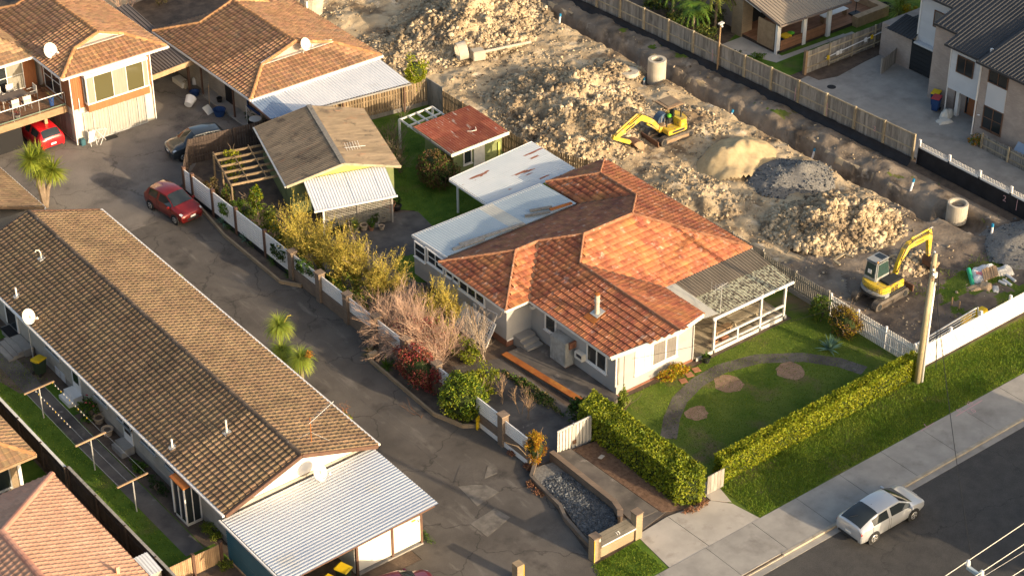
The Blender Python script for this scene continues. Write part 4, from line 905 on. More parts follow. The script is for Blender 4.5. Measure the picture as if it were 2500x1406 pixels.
# terrace with rusty edging, lattice and frames beside the house
tr = thing('terrace_edge', 'rusty orange steel edging along the terrace beside the house', 'edging', (-4.2,-8,0))
MB().slab([(-4.62,-5.0,.24),(-4.25,-5.0,.26),(-3.6,-11.9,.26),(-3.98,-11.9,.24)], .05).build('flange', 'rust', tr); MB().slab([(-4.55,-5.0,.19),(-4.49,-5.0,.19),(-3.85,-11.9,.19),(-3.91,-11.9,.19)], .19).build('shaded_drop', 'black', tr)  # black below the flange paints the shadowed drop to the driveway
struct('terrace', MB().prism([(-4.6,-5.0),(-2.1,-5.0),(-2.1,-11.8),(-3.96,-11.9)], -.01, .20), 'conc_dark')
lf = thing('lattice_stack', 'white lattice panels and corrugated sheets leaning on the west wall', 'lattice', (-4.5,-2.2,0))
mb = MB()
def leanp(u, v): return V(-4.75+.75*v, -1.0-2.9*u, .05+1.35*v)
for k in range(9): mb.beam(leanp(.55+.05*k,.02), leanp(.55+.05*k,.85), .035, .02)
for k in range(9): mb.beam(leanp(.54,.05+.1*k), leanp(.97,.05+.1*k), .035, .02)
for u, v, u2, v2 in ((.54,0,.97,0),(.54,.9,.97,.9),(.54,0,.54,.9),(.97,0,.97,.9)): mb.beam(leanp(u,v), leanp(u2,v2), .07, .04)
mb.build('lattice_panel', 'white', lf)
corr_roof(lf, leanp(.02,0)+V(-.1,0,0), leanp(.56,0)+V(-.1,0,0), leanp(.56,.95)+V(-.1,0,.03), leanp(.02,.95)+V(-.1,0,.03), 'corr_white', pitch=.2, amp=.03, sheet=.8, name='leaning_sheet')
for k in range(3): MB().beam(leanp(.1+.1*k,1.0)+V(-.2,0,.06), leanp(.72+.08*k,.05)+V(-.25,0,.06), .05, .03).build('batten', 'timber' if k else 'white', lf)
bars(lf, 'metal_frame', 'white', [[leanp(.9,1.25), leanp(.93,.2)], [leanp(.9,1.25), leanp(.62,1.18)]], .025, 5)
# ---------------------------------------------------------------- long brown tiled house and its carport
lh = thing('long_house', 'long pale block house with brown tiled gable roof in the left foreground', 'house', (-20.1,4,0))
lx0, lx1, lxr, ly0, ly1, le, lr = -24.35, -15.9, -20.12, -9.9, 17.85, 2.5, 3.95
tiled_roof(lh, [[(lx0,ly1,le),(lx0,ly0,le),(lxr,ly0,lr),(lxr,ly1,lr)], [(lx1,ly0,le),(lx1,ly1,le),(lxr,ly1,lr),(lxr,ly0,lr)]], 'tile_brown', w=.3, g=.345, lip=.065, roll=.055,
    ridge=[((lxr,ly1,lr),(lxr,ly0,lr))], ridge_mat='ridge_br', cap_r=.13)
for s, x in ((1,lx0),(-1,lx1)):
    MB().beam((x,ly0-.04,le-.03),(lxr,ly0-.04,lr-.03),.06,.2).build('bargeboard', 'brownpaint', lh); MB().beam((x,ly1+.04,le-.03),(lxr,ly1+.04,lr-.03),.06,.2).build('bargeboard', 'brownpaint', lh)
gutter(lh, (lx0-.1,ly0,le), (lx0-.1,ly1,le), 'white', .0, .12, .1); gutter(lh, (lx1+.1,ly0,le), (lx1+.1,ly1,le), 'white', .0, .12, .1)
wx0, wx1, wy0, wy1 = -23.95, -16.3, -9.55, 17.5
MB().box(wx0,wx1,wy0,wy1,.45,le-.02).build('wall', 'blockwall', lh); MB().box(wx0+.04,wx1-.04,wy0+.04,wy1-.04,-.02,.45).build('foundation', 'conc2', lh)
MB().add([(wx0,wy0,le-.05),(wx1,wy0,le-.05),(lxr,wy0,lr-.12),(wx0,wy0+.2,le-.05),(wx1,wy0+.2,le-.05),(lxr,wy0+.2,lr-.12)], [(0,1,2),(5,4,3),(0,2,5,3),(1,4,5,2)]).build('gable_wall', 'white', lh)
for y, w in ((9.0,1.6),(3.6,1.3),(-1.2,1.4),(1.2,1.4),(-3.6,1.5)): window(lh, (wx0,y,1.35), (0,-1,0), w, .8, cols=2, pane='glass', frame='steel', fw=.05)
for y in (5.6,-.6+.8): 
    dr = MB().box(wx0-.05,wx0,y-.45,y+.45,.42,2.3).build('door', 'white', lh); MB().box(wx0-.065,wx0-.05,y-.3,y+.3,.95,2.1).build('pane', 'glass', dr)
MB().box(wx0-.05,wx0,12.4,13.6,.42,2.3).build('door', 'glass', lh); MB().box(wx0-.06,wx0,13.6,13.75,.42,2.35).build('door_frame', 'white', lh); MB().box(wx0-.06,wx0,12.25,12.4,.42,2.35).build('door_frame', 'white', lh)
for y in (7.3,7.9): MB().box(wx0-.03,wx0,y-.25,y+.25,.1,.6).build('meter_box', 'paleboard', lh)
# steps
for (x0,x1,y0,y1,n,m,lb) in ((-25.4,-23.95,10.6,13.4,4,'conc2','broad'),(-25.0,-23.95,5.1,6.2,2,'white','white'),(-24.7,-23.95,-.3,.75,1,'conc2','low')):
    s = MB().box(x1-.55,x1-.03,y0,y1,0,.45).build('steps', m, lh)
    for k in range(1, n): MB().box(x1-.55-.3*k,x1-.55-.3*(k-1),y0+(0 if n < 4 else .15),y1-(0 if n<4 else .9)+.0,0,.45-.45/n*k).build('step', m, s)
    if n == 1: MB().box(x0,x1-.55,y0,y1,0,.3).build('step', m, s)
mt = MB().box(-24.6,-24.05,12.2,13.3,.455,.475).build('door_mat', 'black', None, label='black rubber mat at the top of the broad concrete steps', cat='mat')
# roof furniture
def roof_z(x): return le+(lr-le)*(x-lx0)/(lxr-lx0)
def cowl(px, py, lb, h=.6, hook=False, mat='offwhite'):
    z = 3.0
    for _ in range(8): p = at(px, py, z); z = (roof_z(p.x) if p.x < lxr else le+(lr-le)*(lx1-p.x)/(lx1-lxr))+.06
    t = thing('vent_pipe', lb, 'vent', (p.x,p.y,z))
    pts = [p-V(0,0,.1), p+V(0,0,h)]
    if hook: pts += [p+V(-.06,.06,h+.12), p+V(-.18,.14,h+.12), p+V(-.22,.18,h)]
    MB().tube(pts, .035 if hook else .05, 7).build('pipe', mat, t); MB().obox(p+V(0,0,.02), (.17,0,.06), (0,.17,0), (-.01,0,.03)).build('flashing', 'lead', t)
cowl(101,632,'hooked white vent pipe high on the left slope of the brown roof',.42,True); cowl(41,724,'white vent pipe near the gutter above the satellite dish',.55,mat='white'); cowl(554,1056,'tall thin vent pipe low on the left slope of the brown roof',.75); cowl(421,1092,'short white vent pipe near the left gutter of the brown roof',.5,mat='white'); cowl(1000,1000,'x') if False else None
def dish(name, label, c, r, dirv, pole_base, group=None, lnb=(.5,0,-.1)):
    c = Vector(c); d = Vector(dirv).normalized(); t = thing(name, label, 'satellite dish', pole_base, group)
    x = d.cross(Z3).normalized(); y = x.cross(d); vs = []; n = 24
    for ring_, dep in ((0,0),(.35,.018),(.7,.075),(1,.15)):
        for k in range(n): vs.append(c+(x*math.cos(k*6.28319/n)+y*math.sin(k*6.28319/n))*r*ring_+d*dep*r)
    fs = [(i*n+k, i*n+(k+1)%n, (i+1)*n+(k+1)%n, (i+1)*n+k) for i in range(3) for k in range(n)]
    m = len(vs); vs += [v-d*.02 for v in vs]; fs += [(a+m,d_+m,c_+m,b+m) for a, b, c_, d_ in fs]; fs += [(3*n+k, 3*n+(k+1)%n, 3*n+(k+1)%n+m, 3*n+k+m) for k in range(n)]
    MB().add(vs, fs).build('reflector', 'offwhite', t)
    bars(t, 'mast', 'galv', [[pole_base, c-d*.12]], .035, 7); arm = c+d*r*1.3-y*r*.45
    bars(t, 'feed_arm', 'galv', [[c-y*r*.85+d*.05, arm]], .015, 5); MB().obox(arm, x*.05, d*.08, y*.05).build('receiver', 'white', t); return t
dish('satellite_dish', 'spotted white satellite dish on a tall mast beside the broad steps', (-24.35,9.75,3.0), .42, (.35,-.8,.45), (-24.45,9.7,0))
dish('satellite_dish', 'lichen marked white dish standing on the silver carport roof', (-19.55,-10.45,3.0), .42, (.3,-.8,.55), (-19.5,-10.25,2.3))
an = thing('tv_aerial', 'rusty mast with a slanted white aerial at the gable of the brown roof', 'aerial', (-19.0,-9.2,3.3)); b = at(761,1085,3.45)
bars(an, 'mast', 'rust', [[b-V(0,0,.2), b+V(0,0,1.6)]], .022, 5); tip = b+V(0,0,1.35); bars(an, 'boom', 'galv', [[tip+V(-.1,-.05,-.05), tip+V(1.5,.25,.35)]], .016, 5)
bars(an, 'rod', 'galv', [[tip+V(.12*k,.02*k+.18,.03*k), tip+V(.12*k,.02*k-.18,.03*k)] for k in range(12)], .008, 4); bars(an, 'stay', 'galv', [[b+V(0,0,.75), b+V(.9,-.15,-.1)], [b+V(0,0,.75), b+V(-1.1,.6,.1)]], .008, 4)
# carport
lc = thing('silver_carport', 'wide carport with silver corrugated roof at the end of the brown tiled house', 'carport', (-20,-12.5,0))
corr_roof(lc, (-24.5,-9.75,2.22), (-24.5,-15.2,2.22), (-16.1,-15.1,2.42), (-16.1,-9.75,2.42), 'corr_silver', pitch=.19, amp=.02, sheet=.76)
MB().beam((-24.58,-9.7,2.18),(-24.58,-15.2,2.18),.08,.1).build('gutter', 'white', lc); MB().beam((-24.4,-15.0,2.08),(-16.2,-14.92,2.26),.07,.2).build('beam', 'brownpaint', lc)
corr_roof(lc, (-24.42,-9.95,0.03), (-24.42,-9.95,2.1), (-24.42,-15.0,2.1), (-24.42,-15.0,.03), 'teal', pitch=.14, amp=.018, sheet=.7, name='side_sheet')
for x in (-24.3,-20.35,-18.4,-16.75): MB().box(x-.06,x+.06,-14.62,-14.5,0,2.2).build('post', 'brownpaint', lc)
for x0, x1 in ((-20.28,-18.48),(-18.32,-16.82)): MB().box(x0,x1,-14.6,-14.53,.22,1.72).build('wall_panel', 'offwhite', lc)
MB().box(-20.3,-16.7,-14.66,-14.48,0,.08).build('footing', 'conc2', lc); MB().box(-20.45,-20.38,-14.5,-12.8,.1,1.9).build('inner_panel', 'offwhite', lc)
for k in range(9): MB().beam((-24.2+k*.98,-14.95,2.09+.022*k),(-24.2+k*.98,-10,2.09+.022*k),.05,.14).build('rafter', 'brownpaint', lc)
dm = MB()
for i in range(3): dm.tube([(-16.96+.1*i,-14.615,1.55+.06*i*(-1)**i),(-16.9+.09*i,-14.615,1.40+.12*i)], .022, 5)
dm.build('wall_ornament', 'rustdark', lc); MB().box(-17.3,-17.08,-14.625,-14.6,1.58,1.66).build('number_plate', 'plasticyellow', lc)
def bin_(name, label, c, rot, body, lid, lidcol, group=None, h=1.0):
    t = thing(name, label, 'wheelie bin', c, group, rot, local=True)
    MB().add([(-.2,-.22,.06),(.2,-.22,.06),(.2,.22,.06),(-.2,.22,.06),(-.28,-.3,h*.93),(.28,-.3,h*.93),(.28,.3,h*.93),(-.28,.3,h*.93)], [(0,3,2,1),(0,1,5,4),(1,2,6,5),(2,3,7,6),(3,0,4,7),(4,5,6,7)]).build('bin_body', body, t, bev=.03)
    ld = MB().add([(-.3,-.36,h*.93),(.3,-.36,h*.93),(.3,.34,h*.95),(-.3,.34,h*.95),(-.26,-.3,h*1.0),(.26,-.3,h*1.0),(.26,.3,h*1.05),(-.26,.3,h*1.05)], [(0,3,2,1),(0,1,5,4),(1,2,6,5),(2,3,7,6),(3,0,4,7),(4,5,6,7)]).build('lid', lidcol, t, bev=.02)
    MB().tube([(-.22,.37,h*.96),(.22,.37,h*.96)], .02, 5).build('handle', lidcol, ld)
    for s in (-1,1): MB().lathe([(.1,-.03),(.1,.03)], (s*.24,.24,.1), 12, ax=0).build('wheel', 'tyre', t)
    return t
bin_('wheelie_bin', 'dark green wheelie bin with yellow lid by the long pale wall', (-24.55,8.75,0), 1.9, 'plasticgreen', None, 'plasticyellow')
bin_('wheelie_bin', 'yellow lidded wheelie bin under the silver carport', (-21.2,-14.7,0), .4, 'plasticgreen', None, 'plasticyellow')
bin_('wheelie_bin', 'second yellow lidded bin, further left under the silver carport', (-22.1,-15.0,0), .4, 'plasticgreen', None, 'plasticyellow')
MB().box(-22.9,-22.5,-14.9,-14.4,0,.9).build('timber_crate', 'timber', None, label='timber crate left of the bins under the silver carport', cat='crate', bev=.01)
# dark porch screen against the wall
pc = thing('glazed_porch', 'tall dark glazed porch with rust topped roof against the pale wall', 'porch', (-24.3,-6,0))
MB().slab([(-24.85,-5.6,2.35),(-24.85,-6.9,2.35),(-23.95,-6.9,2.45),(-23.95,-5.6,2.45)], .06).build('porch_roof', 'rust', pc); MB().box(-24.75,-23.95,-6.8,-5.7,0,.2).build('porch_base', 'offwhite', pc)
for x, y in ((-24.78,-6.82),(-24.78,-5.68),(-24.0,-6.82)): MB().box(x-.035,x+.035,y-.035,y+.035,.2,2.3).build('corner_post', 'white', pc)
MB().box(-24.76,-24.74,-6.8,-5.72,.2,2.28).build('pane', 'glass', pc); MB().box(-24.74,-24.02,-6.83,-6.81,.2,2.28).build('pane', 'glass', pc); MB().box(-24.8,-24.74,-6.3,-6.26,.2,2.28).build('mullion', 'white', pc); MB().box(-24.42,-24.38,-6.86,-6.8,.2,2.28).build('mullion', 'white', pc)
bars(lh, 'downpipe', 'white', [[(-24.05,-5.2,2.4),(-24.05,-5.2,.1)],[(-24.02,-9.3,2.3),(-24.02,-9.3,.1)]], .035)
# clothes lines
for i, (px, py, lb) in enumerate(((107,1020,'far'),(232,1147,'middle'),(334,1248,'near'))):
    b = at(px, py); t = thing('clothesline_post', lb+' T shaped clothesline post on the grass', 'clothesline', (b.x,b.y,0), 'clothesline posts in the side yard')
    bars(t, 'pole', 'galv', [[b, b+V(0,0,1.85)]], .035, 7); MB().beam(b+V(-.85,-.05,1.9), b+V(.85,.05,1.9), .08, .06).build('crossbar', 'timber', t)
    globals()['cl%d' % i] = b
for k, dx in enumerate((-.75,-.25,.25,.75)):
    MB().tube([cl0+V(dx,0,1.93), cl1+V(dx,0,1.80), cl1+V(dx,0,1.93), cl2+V(dx,0,1.93)], .006, 4).build('clothes_wire', 'galv', None, label=('outermost','second','third','innermost')[k]+' wire strung along the clothesline posts', cat='wire', group='clothesline wires')
for k in range(26):
    f = k/26*.72; p = cl0.lerp(cl1, f)+V(-.25 if k % 2 else .75,0,1.9-.13*f)
    MB().box(p.x-.012,p.x+.012,p.y-.01,p.y+.01,p.z-.08,p.z+.02).build('clothes_peg', 'offwhite' if k % 3 else 'plasticyellow', None, label='%s peg from the far post on the %s clothesline wire' % ('first second third fourth fifth sixth seventh eighth ninth tenth eleventh twelfth last'.split()[k//2], 'second' if k % 2 else 'innermost'), cat='peg', group='clothes pegs on the far wires')
pot('plant_pot', 'large empty cream pot beside the yard path', (-24.3,1.9,0), .3, .4, 'claypot'); pot('plant_pot', 'brown pot under the flowering shrub in the side yard', (-24.15,3.1,0), .3, .35, 'claypot')
pot('plant_pot', 'small white pot by the glazed porch', (-24.15,-4.7,0), .16, .25, 'white', 'bush', L=.4); pot('plant_pot', 'clay pot at the corner of the teal carport wall', (-24.75,-9.6,0), .22, .3, 'terracotta')
MB().lathe([(.001,0),(.14,.04),(.19,.14),(.14,.25),(.001,.29)], (-24.35,-5.2,.0), 14).build('ball', 'rust', None, label='orange ball lying by the glazed porch', cat='ball', sm=True)
t = shrub('flowering_shrub', 'leafy shrub with red flowers against the pale wall', (-24.45,3.5,0), (.55,.7,.75), 900, .13, 'lf_green', mats=['lf_green','lf_green','lf_dark'])
for k in range(5): MB().lathe([(.001,-.05),(.06,0),(.001,.05)], (-24.5+U(-.4,.4),3.5+U(-.5,.5),1.2+U(-.2,.35)), 6).build('flower', 'plasticred', t)
shrub('weed_clump', 'leafy weeds in the bed along the pale wall', (-24.45,-1.6,0), (.4,.9,.22), 500, .12, 'lf_green', stem=False); shrub('weed_clump', 'sprawling weeds and twigs near the glazed porch', (-24.5,-3.5,0), (.4,1.0,.3), 500, .1, 'lf_dark'); shrub('weed_clump', 'bright weeds in front of the glazed porch', (-24.2,-8.0,0), (.45,.8,.3), 700, .11, 'lf_bush', stem=False)
shrub('weed_clump', 'low weeds at the corner of the small timber fence', (-24.9,-10.4,0), (.4,.4,.2), 300, .1, 'lf_bush', stem=False)
# fences of the side yard
fence('dark_fence', 'dark paling fence along the far half of the side yard', (-28.1,16,0), (-28.1,-1.3,0), 1.75, 'darkwood', .15, .02, 2.6, side=-1, top='whitedirty')
fence('brown_fence', 'weathered brown paling fence along the near half of the side yard', (-28.0,-1.4,0), (-27.9,-12.5,0), 1.8, 'darkwood', .17, .02, 2.5, side=-1, top='greywood')
gf = thing('slatted_gate', 'golden timber panel fence with diagonal boards at the end of the side yard', 'fence', (-26.2,-10.0,0))
for x in (-27.85,-26.3,-24.85): MB().box(x-.07,x+.07,-10.15,-10.0,0,1.35).build('post', 'brownpaint', gf)
for s0_, s1_ in ((-27.78,-26.37),(-26.23,-24.92)):
    for k in range(14):
        u0, u1 = k/14, (k+1)/14; xa, xb = s0_+(s1_-s0_)*u0, s0_+(s1_-s0_)*u1-.012
        MB().add([(xa,-10.08,.12),(xb,-10.08,.12),(xb+.0,-10.08,1.2),(xa,-10.08,1.2),(xa,-10.05,.12),(xb,-10.05,.12),(xb,-10.05,1.2),(xa,-10.05,1.2)], [(0,1,2,3),(7,6,5,4),(0,4,5,1),(3,2,6,7),(1,5,6,2),(0,3,7,4)]).build('board', 'timber', gf)
pb = thing('planter_box', 'white planter box with green shoots in front of the slatted fence', 'planter', (-27,-11.2,0)); MB().box(-27.5,-26.1,-11.5,-10.9,0,.5).build('box', 'offwhite', pb, bev=.02); MB().box(-27.42,-26.18,-11.42,-10.98,.5,.51).build('soil', 'soil', pb)
p = np.column_stack([RNG.uniform(-27.4,-26.2,300), RNG.uniform(-11.4,-11,300), RNG.uniform(.5,.62,300)]); v, f = leaves(p, .1); npmesh('shoots', v, f, 'lf_lime', pb, kind='stuff')
# pink tiled house, bottom left
ph = thing('pink_house', 'house with pink tiled hip roof in the bottom left corner', 'house', (-33,-10,0)); pe, pr_ = 2.4, 4.15
tiled_roof(ph, [[(-29.15,-16,pe),(-29.15,-2.15,pe),(-33.6,-6.6,pr_),(-33.6,-16,pr_)], [(-29.15,-2.15,pe),(-38.0,-2.15,pe),(-33.6,-6.6,pr_)], [(-38.0,-2.15,pe),(-38.0,-16,pe),(-33.6,-16,pr_),(-33.6,-6.6,pr_)]], 'tile_pink', w=.3, g=.33, ridge=[((-29.15,-2.15,pe),(-33.6,-6.6,pr_)),((-33.6,-6.6,pr_),(-38,-2.15,pe)),((-33.6,-6.6,pr_),(-33.6,-16,pr_))], ridge_mat='tile_ridge_pink', cap_r=.16)
MB().box(-37.6,-29.6,-15.8,-2.6,0,2.38).build('wall', 'brick_tan', ph); gutter(ph, (-29.1,-16,pe), (-29.1,-2.1,pe), 'brownpaint'); gutter(ph, (-29.15,-2.1,pe), (-38,-2.1,pe), 'brownpaint')
MB().box(-30.4,-30.25,-10.9,-10.75,2.95,3.3).build('vent', 'tile_pink', ph)
gs = thing('garden_locker', 'small steel garden locker with silver ribbed roof beside the pink roof', 'shed', (-28.5,-9.9,0)); corr_roof(gs, (-29.0,-10.6,1.75),(-28.1,-10.6,1.75),(-28.1,-9.2,1.85),(-29.0,-9.2,1.85),'corr_white',pitch=.15,amp=.02,sheet=.9); MB().box(-28.95,-28.15,-10.55,-9.25,0,1.72).build('locker_body', 'conc', gs)
# tan brick house with brown roof behind it
bh = thing('tan_brick_house', 'tan brick house with brown tiled roof at the left edge', 'house', (-33,2,0)); be = 2.4
tiled_roof(bh, [[(-29.1,-.3,be),(-29.1,9,be),(-33.2,9,4.0),(-33.2,3.8,4.0)], [(-37.3,-.3,be),(-29.1,-.3,be),(-33.2,3.8,4.0)]], 'tile_tan', w=.3, g=.34, ridge=[((-29.1,-.3,be),(-33.2,3.8,4.0))], ridge_mat='ridge_or')
MB().box(-37,-29.7,.3,9,0,2.38).build('wall', 'brick_tan', bh); window(bh, (-31.2,.3,.7), (1,0,0), .9, 1.3, frame='steel'); MB().box(-29.85,-29.68,.22,.34,0,2.38).build('corner_board', 'white', bh); gutter(bh, (-29.05,-.3,be), (-29.05,9,be), 'timber'); gutter(bh, (-37,-.35,be), (-29.05,-.35,be), 'timber')
# roof corner at the left edge, behind the long house
nh = thing('dark_roof_house', 'dark tiled roof corner at the left edge behind the long house', 'house', (-22,24,0))
tiled_roof(nh, [[(-18.2,20.2,2.4),(-18.2,27.5,2.4),(-22.4,27.5,4.0),(-22.4,20.2,4.0)], [(-26.6,27.5,2.4),(-26.6,20.2,2.4),(-22.4,20.2,4.0),(-22.4,27.5,4.0)]], 'tile_brown', w=.3, g=.34, ridge=[((-22.4,20.2,4.0),(-22.4,27.5,4.0))], limit=200)
MB().box(-26.2,-18.7,20.6,27.2,0,2.38).build('wall', 'brick_cream', nh); gutter(nh, (-18.15,20.2,2.4), (-18.15,27.5,2.4), 'white')
# ---------------------------------------------------------------- two storey brick unit with deck, upper left
ul = thing('two_storey_unit', 'two storey cream house with orange brown tiled roof and balcony, upper left', 'house', (-9,33,0)); ue = 4.85
ux0, ux1, uxr = -11.9, -4.6, -8.25; UB = 41.4; ur = ue+.36*3.65
tiled_roof(ul, [[(ux0,29.6,ue),(ux1,29.6,ue),(ux1-1.9,31.5,ue+.684),(ux0+1.9,31.5,ue+.684)],
    [(ux1,29.6,ue),(ux1,UB,ue),(ux1-1.9,UB-1.9,ue+.684),(uxr,UB-1.9,ur),(uxr,31.5,ur),(ux1-1.9,31.5,ue+.684)],
    [(ux0,UB,ue),(ux0,29.6,ue),(ux0+1.9,31.5,ue+.684),(uxr,31.5,ur),(uxr,UB-1.9,ur),(ux0+1.9,UB-1.9,ue+.684)], [(ux1,UB,ue),(ux0,UB,ue),(ux0+1.9,UB-1.9,ue+.684),(ux1-1.9,UB-1.9,ue+.684)]], 'tile_orange', w=.3, g=.34, lip=.055, roll=.045,
    ridge=[((ux0,29.6,ue),(ux0+1.9,31.5,ue+.684)),((ux0+1.9,31.5,ue+.684),(uxr,31.5,ur)),((uxr,31.5,ur),(ux1-1.9,31.5,ue+.684)),((ux1-1.9,31.5,ue+.684),(ux1,29.6,ue)),((uxr,31.5,ur),(uxr,UB-1.9,ur)),((ux0,UB,ue),(ux0+1.9,UB-1.9,ue+.684)),((ux0+1.9,UB-1.9,ue+.684),(uxr,UB-1.9,ur)),((uxr,UB-1.9,ur),(ux1-1.9,UB-1.9,ue+.684))], ridge_mat='ridge_or', cap_r=.13)
MB().add([(ux0+2.1,31.6,ue+.70),(ux1-2.1,31.6,ue+.70),(uxr,31.6,ur-.1),(ux0+2.1,31.8,ue+.70),(ux1-2.1,31.8,ue+.70),(uxr,31.8,ur-.1)], [(0,1,2),(5,4,3),(0,2,5,3),(1,4,5,2)]).build('gablet', 'brick_pink', ul)
for a, b in (((ux0+2.0,31.52,ue+.72),(uxr,31.52,ur-.04)),((ux1-2.0,31.52,ue+.72),(uxr,31.52,ur-.04))): MB().beam(a, b, .05, .16).build('bargeboard', 'white', ul)
MB().beam((ux0+2.0,31.42,ue+.74),(ux1-2.0,31.42,ue+.74),.22,.05).build('flashing', 'lead', ul)
gutter(ul, (ux0-.05,29.5,ue), (ux1+.1,29.5,ue), 'white', -.04, .12, .13); gutter(ul, (ux1+.05,29.5,ue), (ux1+.05,41.4,ue), 'white', -.04, .1, .12); gutter(ul, (ux0-.05,29.5,ue), (ux0-.05,33.5,ue), 'white', -.04, .1, .12)
MB().box(-11.35,-5.9,29.7,41,0,2.42).build('wall', 'cream', ul); MB().box(-11.35,-5.9,29.7,41,2.42,ue-.02).build('upper_wall', 'cream', ul)
for k in range(38):                                             # timber cladding boards on the upper front and deck side
    x = -11.35+k*.1434; MB().box(x,x+.136,29.66,29.7,2.45,ue-.05).build('cladding_board', 'woodclad', ul)
for k in range(24): y = 29.7+k*.165; MB().box(-11.39,-11.35,y,y+.157,2.45,ue-.05).build('cladding_board', 'woodclad', ul)
# bay window
by = MB().box(-10.55,-6.25,29.25,29.7,2.2,2.72).build('bay', 'woodclad', ul); MB().box(-10.6,-6.2,29.2,29.7,2.72,2.78).build('bay_sill', 'white', by); MB().box(-10.6,-6.2,29.2,29.7,4.56,4.74).build('bay_head', 'white', by)
MB().box(-10.5,-6.3,29.6,29.66,2.78,4.56).build('bay_back', 'curtain', by)
w = window(ul, (-10.5,29.27,2.8), (1,0,0), 4.2, 1.74, split=[0,.115,.42,.65,.93,1], frame='white', pane=['curtainpane','glassamber','curtainpane','glassamber','curtainpane'], sill=False, fw=.05)
window(ul, (-10.53,29.65,2.8), (0,-1,0), .36, 1.74, frame='white', pane='glassclear', sill=False, fw=.04); 
# sliding doors below with curtains
window(ul, (-10.75,29.7,.06), (1,0,0), 4.25, 1.95, split=[0,.14,.4,.72,.88,1], frame='galv', pane='glassclear', curtain='curtain', sill=False, fw=.07, depth=.09, name='sliding_door')
bars(ul, 'downpipe', 'white', [[(-11.45,29.62,4.7),(-11.45,29.62,.05)],[(-5.85,29.62,4.7),(-5.85,29.62,.05)]], .045); bars(ul, 'vent_pipe', 'white', [[(-11.0,29.6,3.2),(-11.0,29.6,2.3)]], .03)
MB().box(-8.35,-8.15,29.55,29.7,2.05,2.2).build('wall_light', 'black', ul)
# recessed window wall beside the deck and garage doors beneath
window(ul, (-11.39,33.3,2.75), (0,-1,0), 2.2, 1.75, cols=2, rows=2, frame='white', sill=False)
for k in range(4): MB().box(-11.42,-11.36,30.2+k*.8,30.95+k*.8,.15,1.9).build('cladding_panel', 'greywood', ul)
# left wing with the deck
ul2 = thing('deck_unit', 'brick unit with tiled hip roof and glass balustrade balcony at the left edge', 'house', (-15,36,0)); 
tiled_roof(ul2, [[(-19,33.5,ue),(-11.75,33.5,ue),(-13.6,36.9,ue+1.2),(-19,36.9,ue+1.2)], [(-11.75,33.5,ue),(-11.75,40,ue),(-13.6,40,ue+1.2),(-13.6,36.9,ue+1.2)]], 'tile_tan', w=.3, g=.34, ridge=[((-13.6,36.9,ue+1.2),(-19,36.9,ue+1.2))], ridge_mat='ridge_or', limit=150)
gutter(ul2, (-19,33.42,ue), (-11.7,33.42,ue), 'white', -.04, .12, .13)
MB().box(-19,-11.6,34.1,44,2.4,ue).build('wall', 'woodclad', ul2); MB().box(-19,-11.6,34.4,44,0,2.4).build('lower_wall', 'conc2', ul2)
window(ul2, (-17.5,34.1,2.65), (1,0,0), 2.9, 1.95, cols=3, frame='white', sill=False); window(ul2, (-14.5,34.1,2.65), (1,0,0), 2.0, 1.95, split=[0,.45,1], rows=2, frame='white', pane=['glass','curtainpane'], sill=False)
dk = MB().box(-19,-11.6,30.62,34.1,2.42,2.5).build('deck', 'darkwood', ul2)
for k in range(17): MB().box(-19,-11.6,30.64+k*.203,30.64+k*.203+.19,2.5,2.53).build('deck_board', 'deckwood', dk)
MB().box(-19,-11.45,30.45,30.62,2.05,2.5).build('fascia', 'timber', ul2); MB().box(-12.9,-12.7,30.8,31,0,2.1).build('post', 'timber', ul2)
bl = MB().tube([(-19,30.5,3.42),(-11.5,30.5,3.42)], .03, 6).build('balustrade', 'steel', ul2); bars(bl, 'lower_rail', 'palegreenglass', [[(-19,30.5,2.62),(-11.5,30.5,2.62)]], .025)
for k in range(4): MB().tube([(-11.5-k*1.75,30.5,2.5),(-11.5-k*1.75,30.5,3.42)], .018, 5).build('baluster', 'steel', bl)
for k in range(3): MB().box(-13.2-k*1.75,-11.55-k*1.75,30.49,30.505,2.66,3.38).build('glass_panel', 'glassclear', bl)
dish('satellite_dish', 'white satellite dish at the balcony roof corner of the upper left house', (-11.25,32.3,5.5), .5, (.25,-.85,.4), (-11.35,32.5,4.6))
MB().box(-17.5,-14.2,31.5,34,0,2.2).build('garage_shade', 'shadowroom', ul2)  # solid near-black block stands in for the shade under the balcony
t = thing('outdoor_table', 'rectangular outdoor dining table on the balcony', 'table', (-14.1,32.4,2.53)); MB().box(-15.0,-13.2,31.95,32.85,3.22,3.26).build('table_top', 'corr_dark', t)
for x in (-14.9,-13.3):
    for y in (32.05,32.75): MB().box(x-.03,x+.03,y-.03,y+.03,2.53,3.22).build('leg', 'steel', t)
ch = None
for i, (x, y, r, lb) in enumerate(((-14.6,33.25,0,'back left'),(-13.75,33.25,0,'back right'),(-14.4,31.6,3.14,'front left'),(-13.6,31.6,3.14,'front right'),(-12.75,32.5,-1.57,'right hand'),(-15.4,32.3,1.57,'left hand'))):
    if ch is None:
        ch = thing('outdoor_chair', '', 'chair', (0,0,0), 'chairs round the balcony table', 0, True)
        MB().box(-.24,.24,-.24,.24,.42,.45).build('seat', 'corr_dark', ch); MB().box(-.24,.24,.22,.26,.45,.95).build('backrest', 'offwhite', ch)
        for a in (-.23,.23):
            for b in (-.22,.24): MB().box(a-.018,a+.018,b-.018,b+.018,0,.45 if b < 0 else .98).build('leg', 'steel', ch)
            MB().box(a-.02,a+.02,-.22,.24,.64,.67).build('armrest', 'steel', ch)
        c = ch
    else: c = copytree(ch)
    c.location = (x,y,2.53); c.rotation_euler = (0,0,r); c['label'] = lb+' metal framed chair at the balcony table'
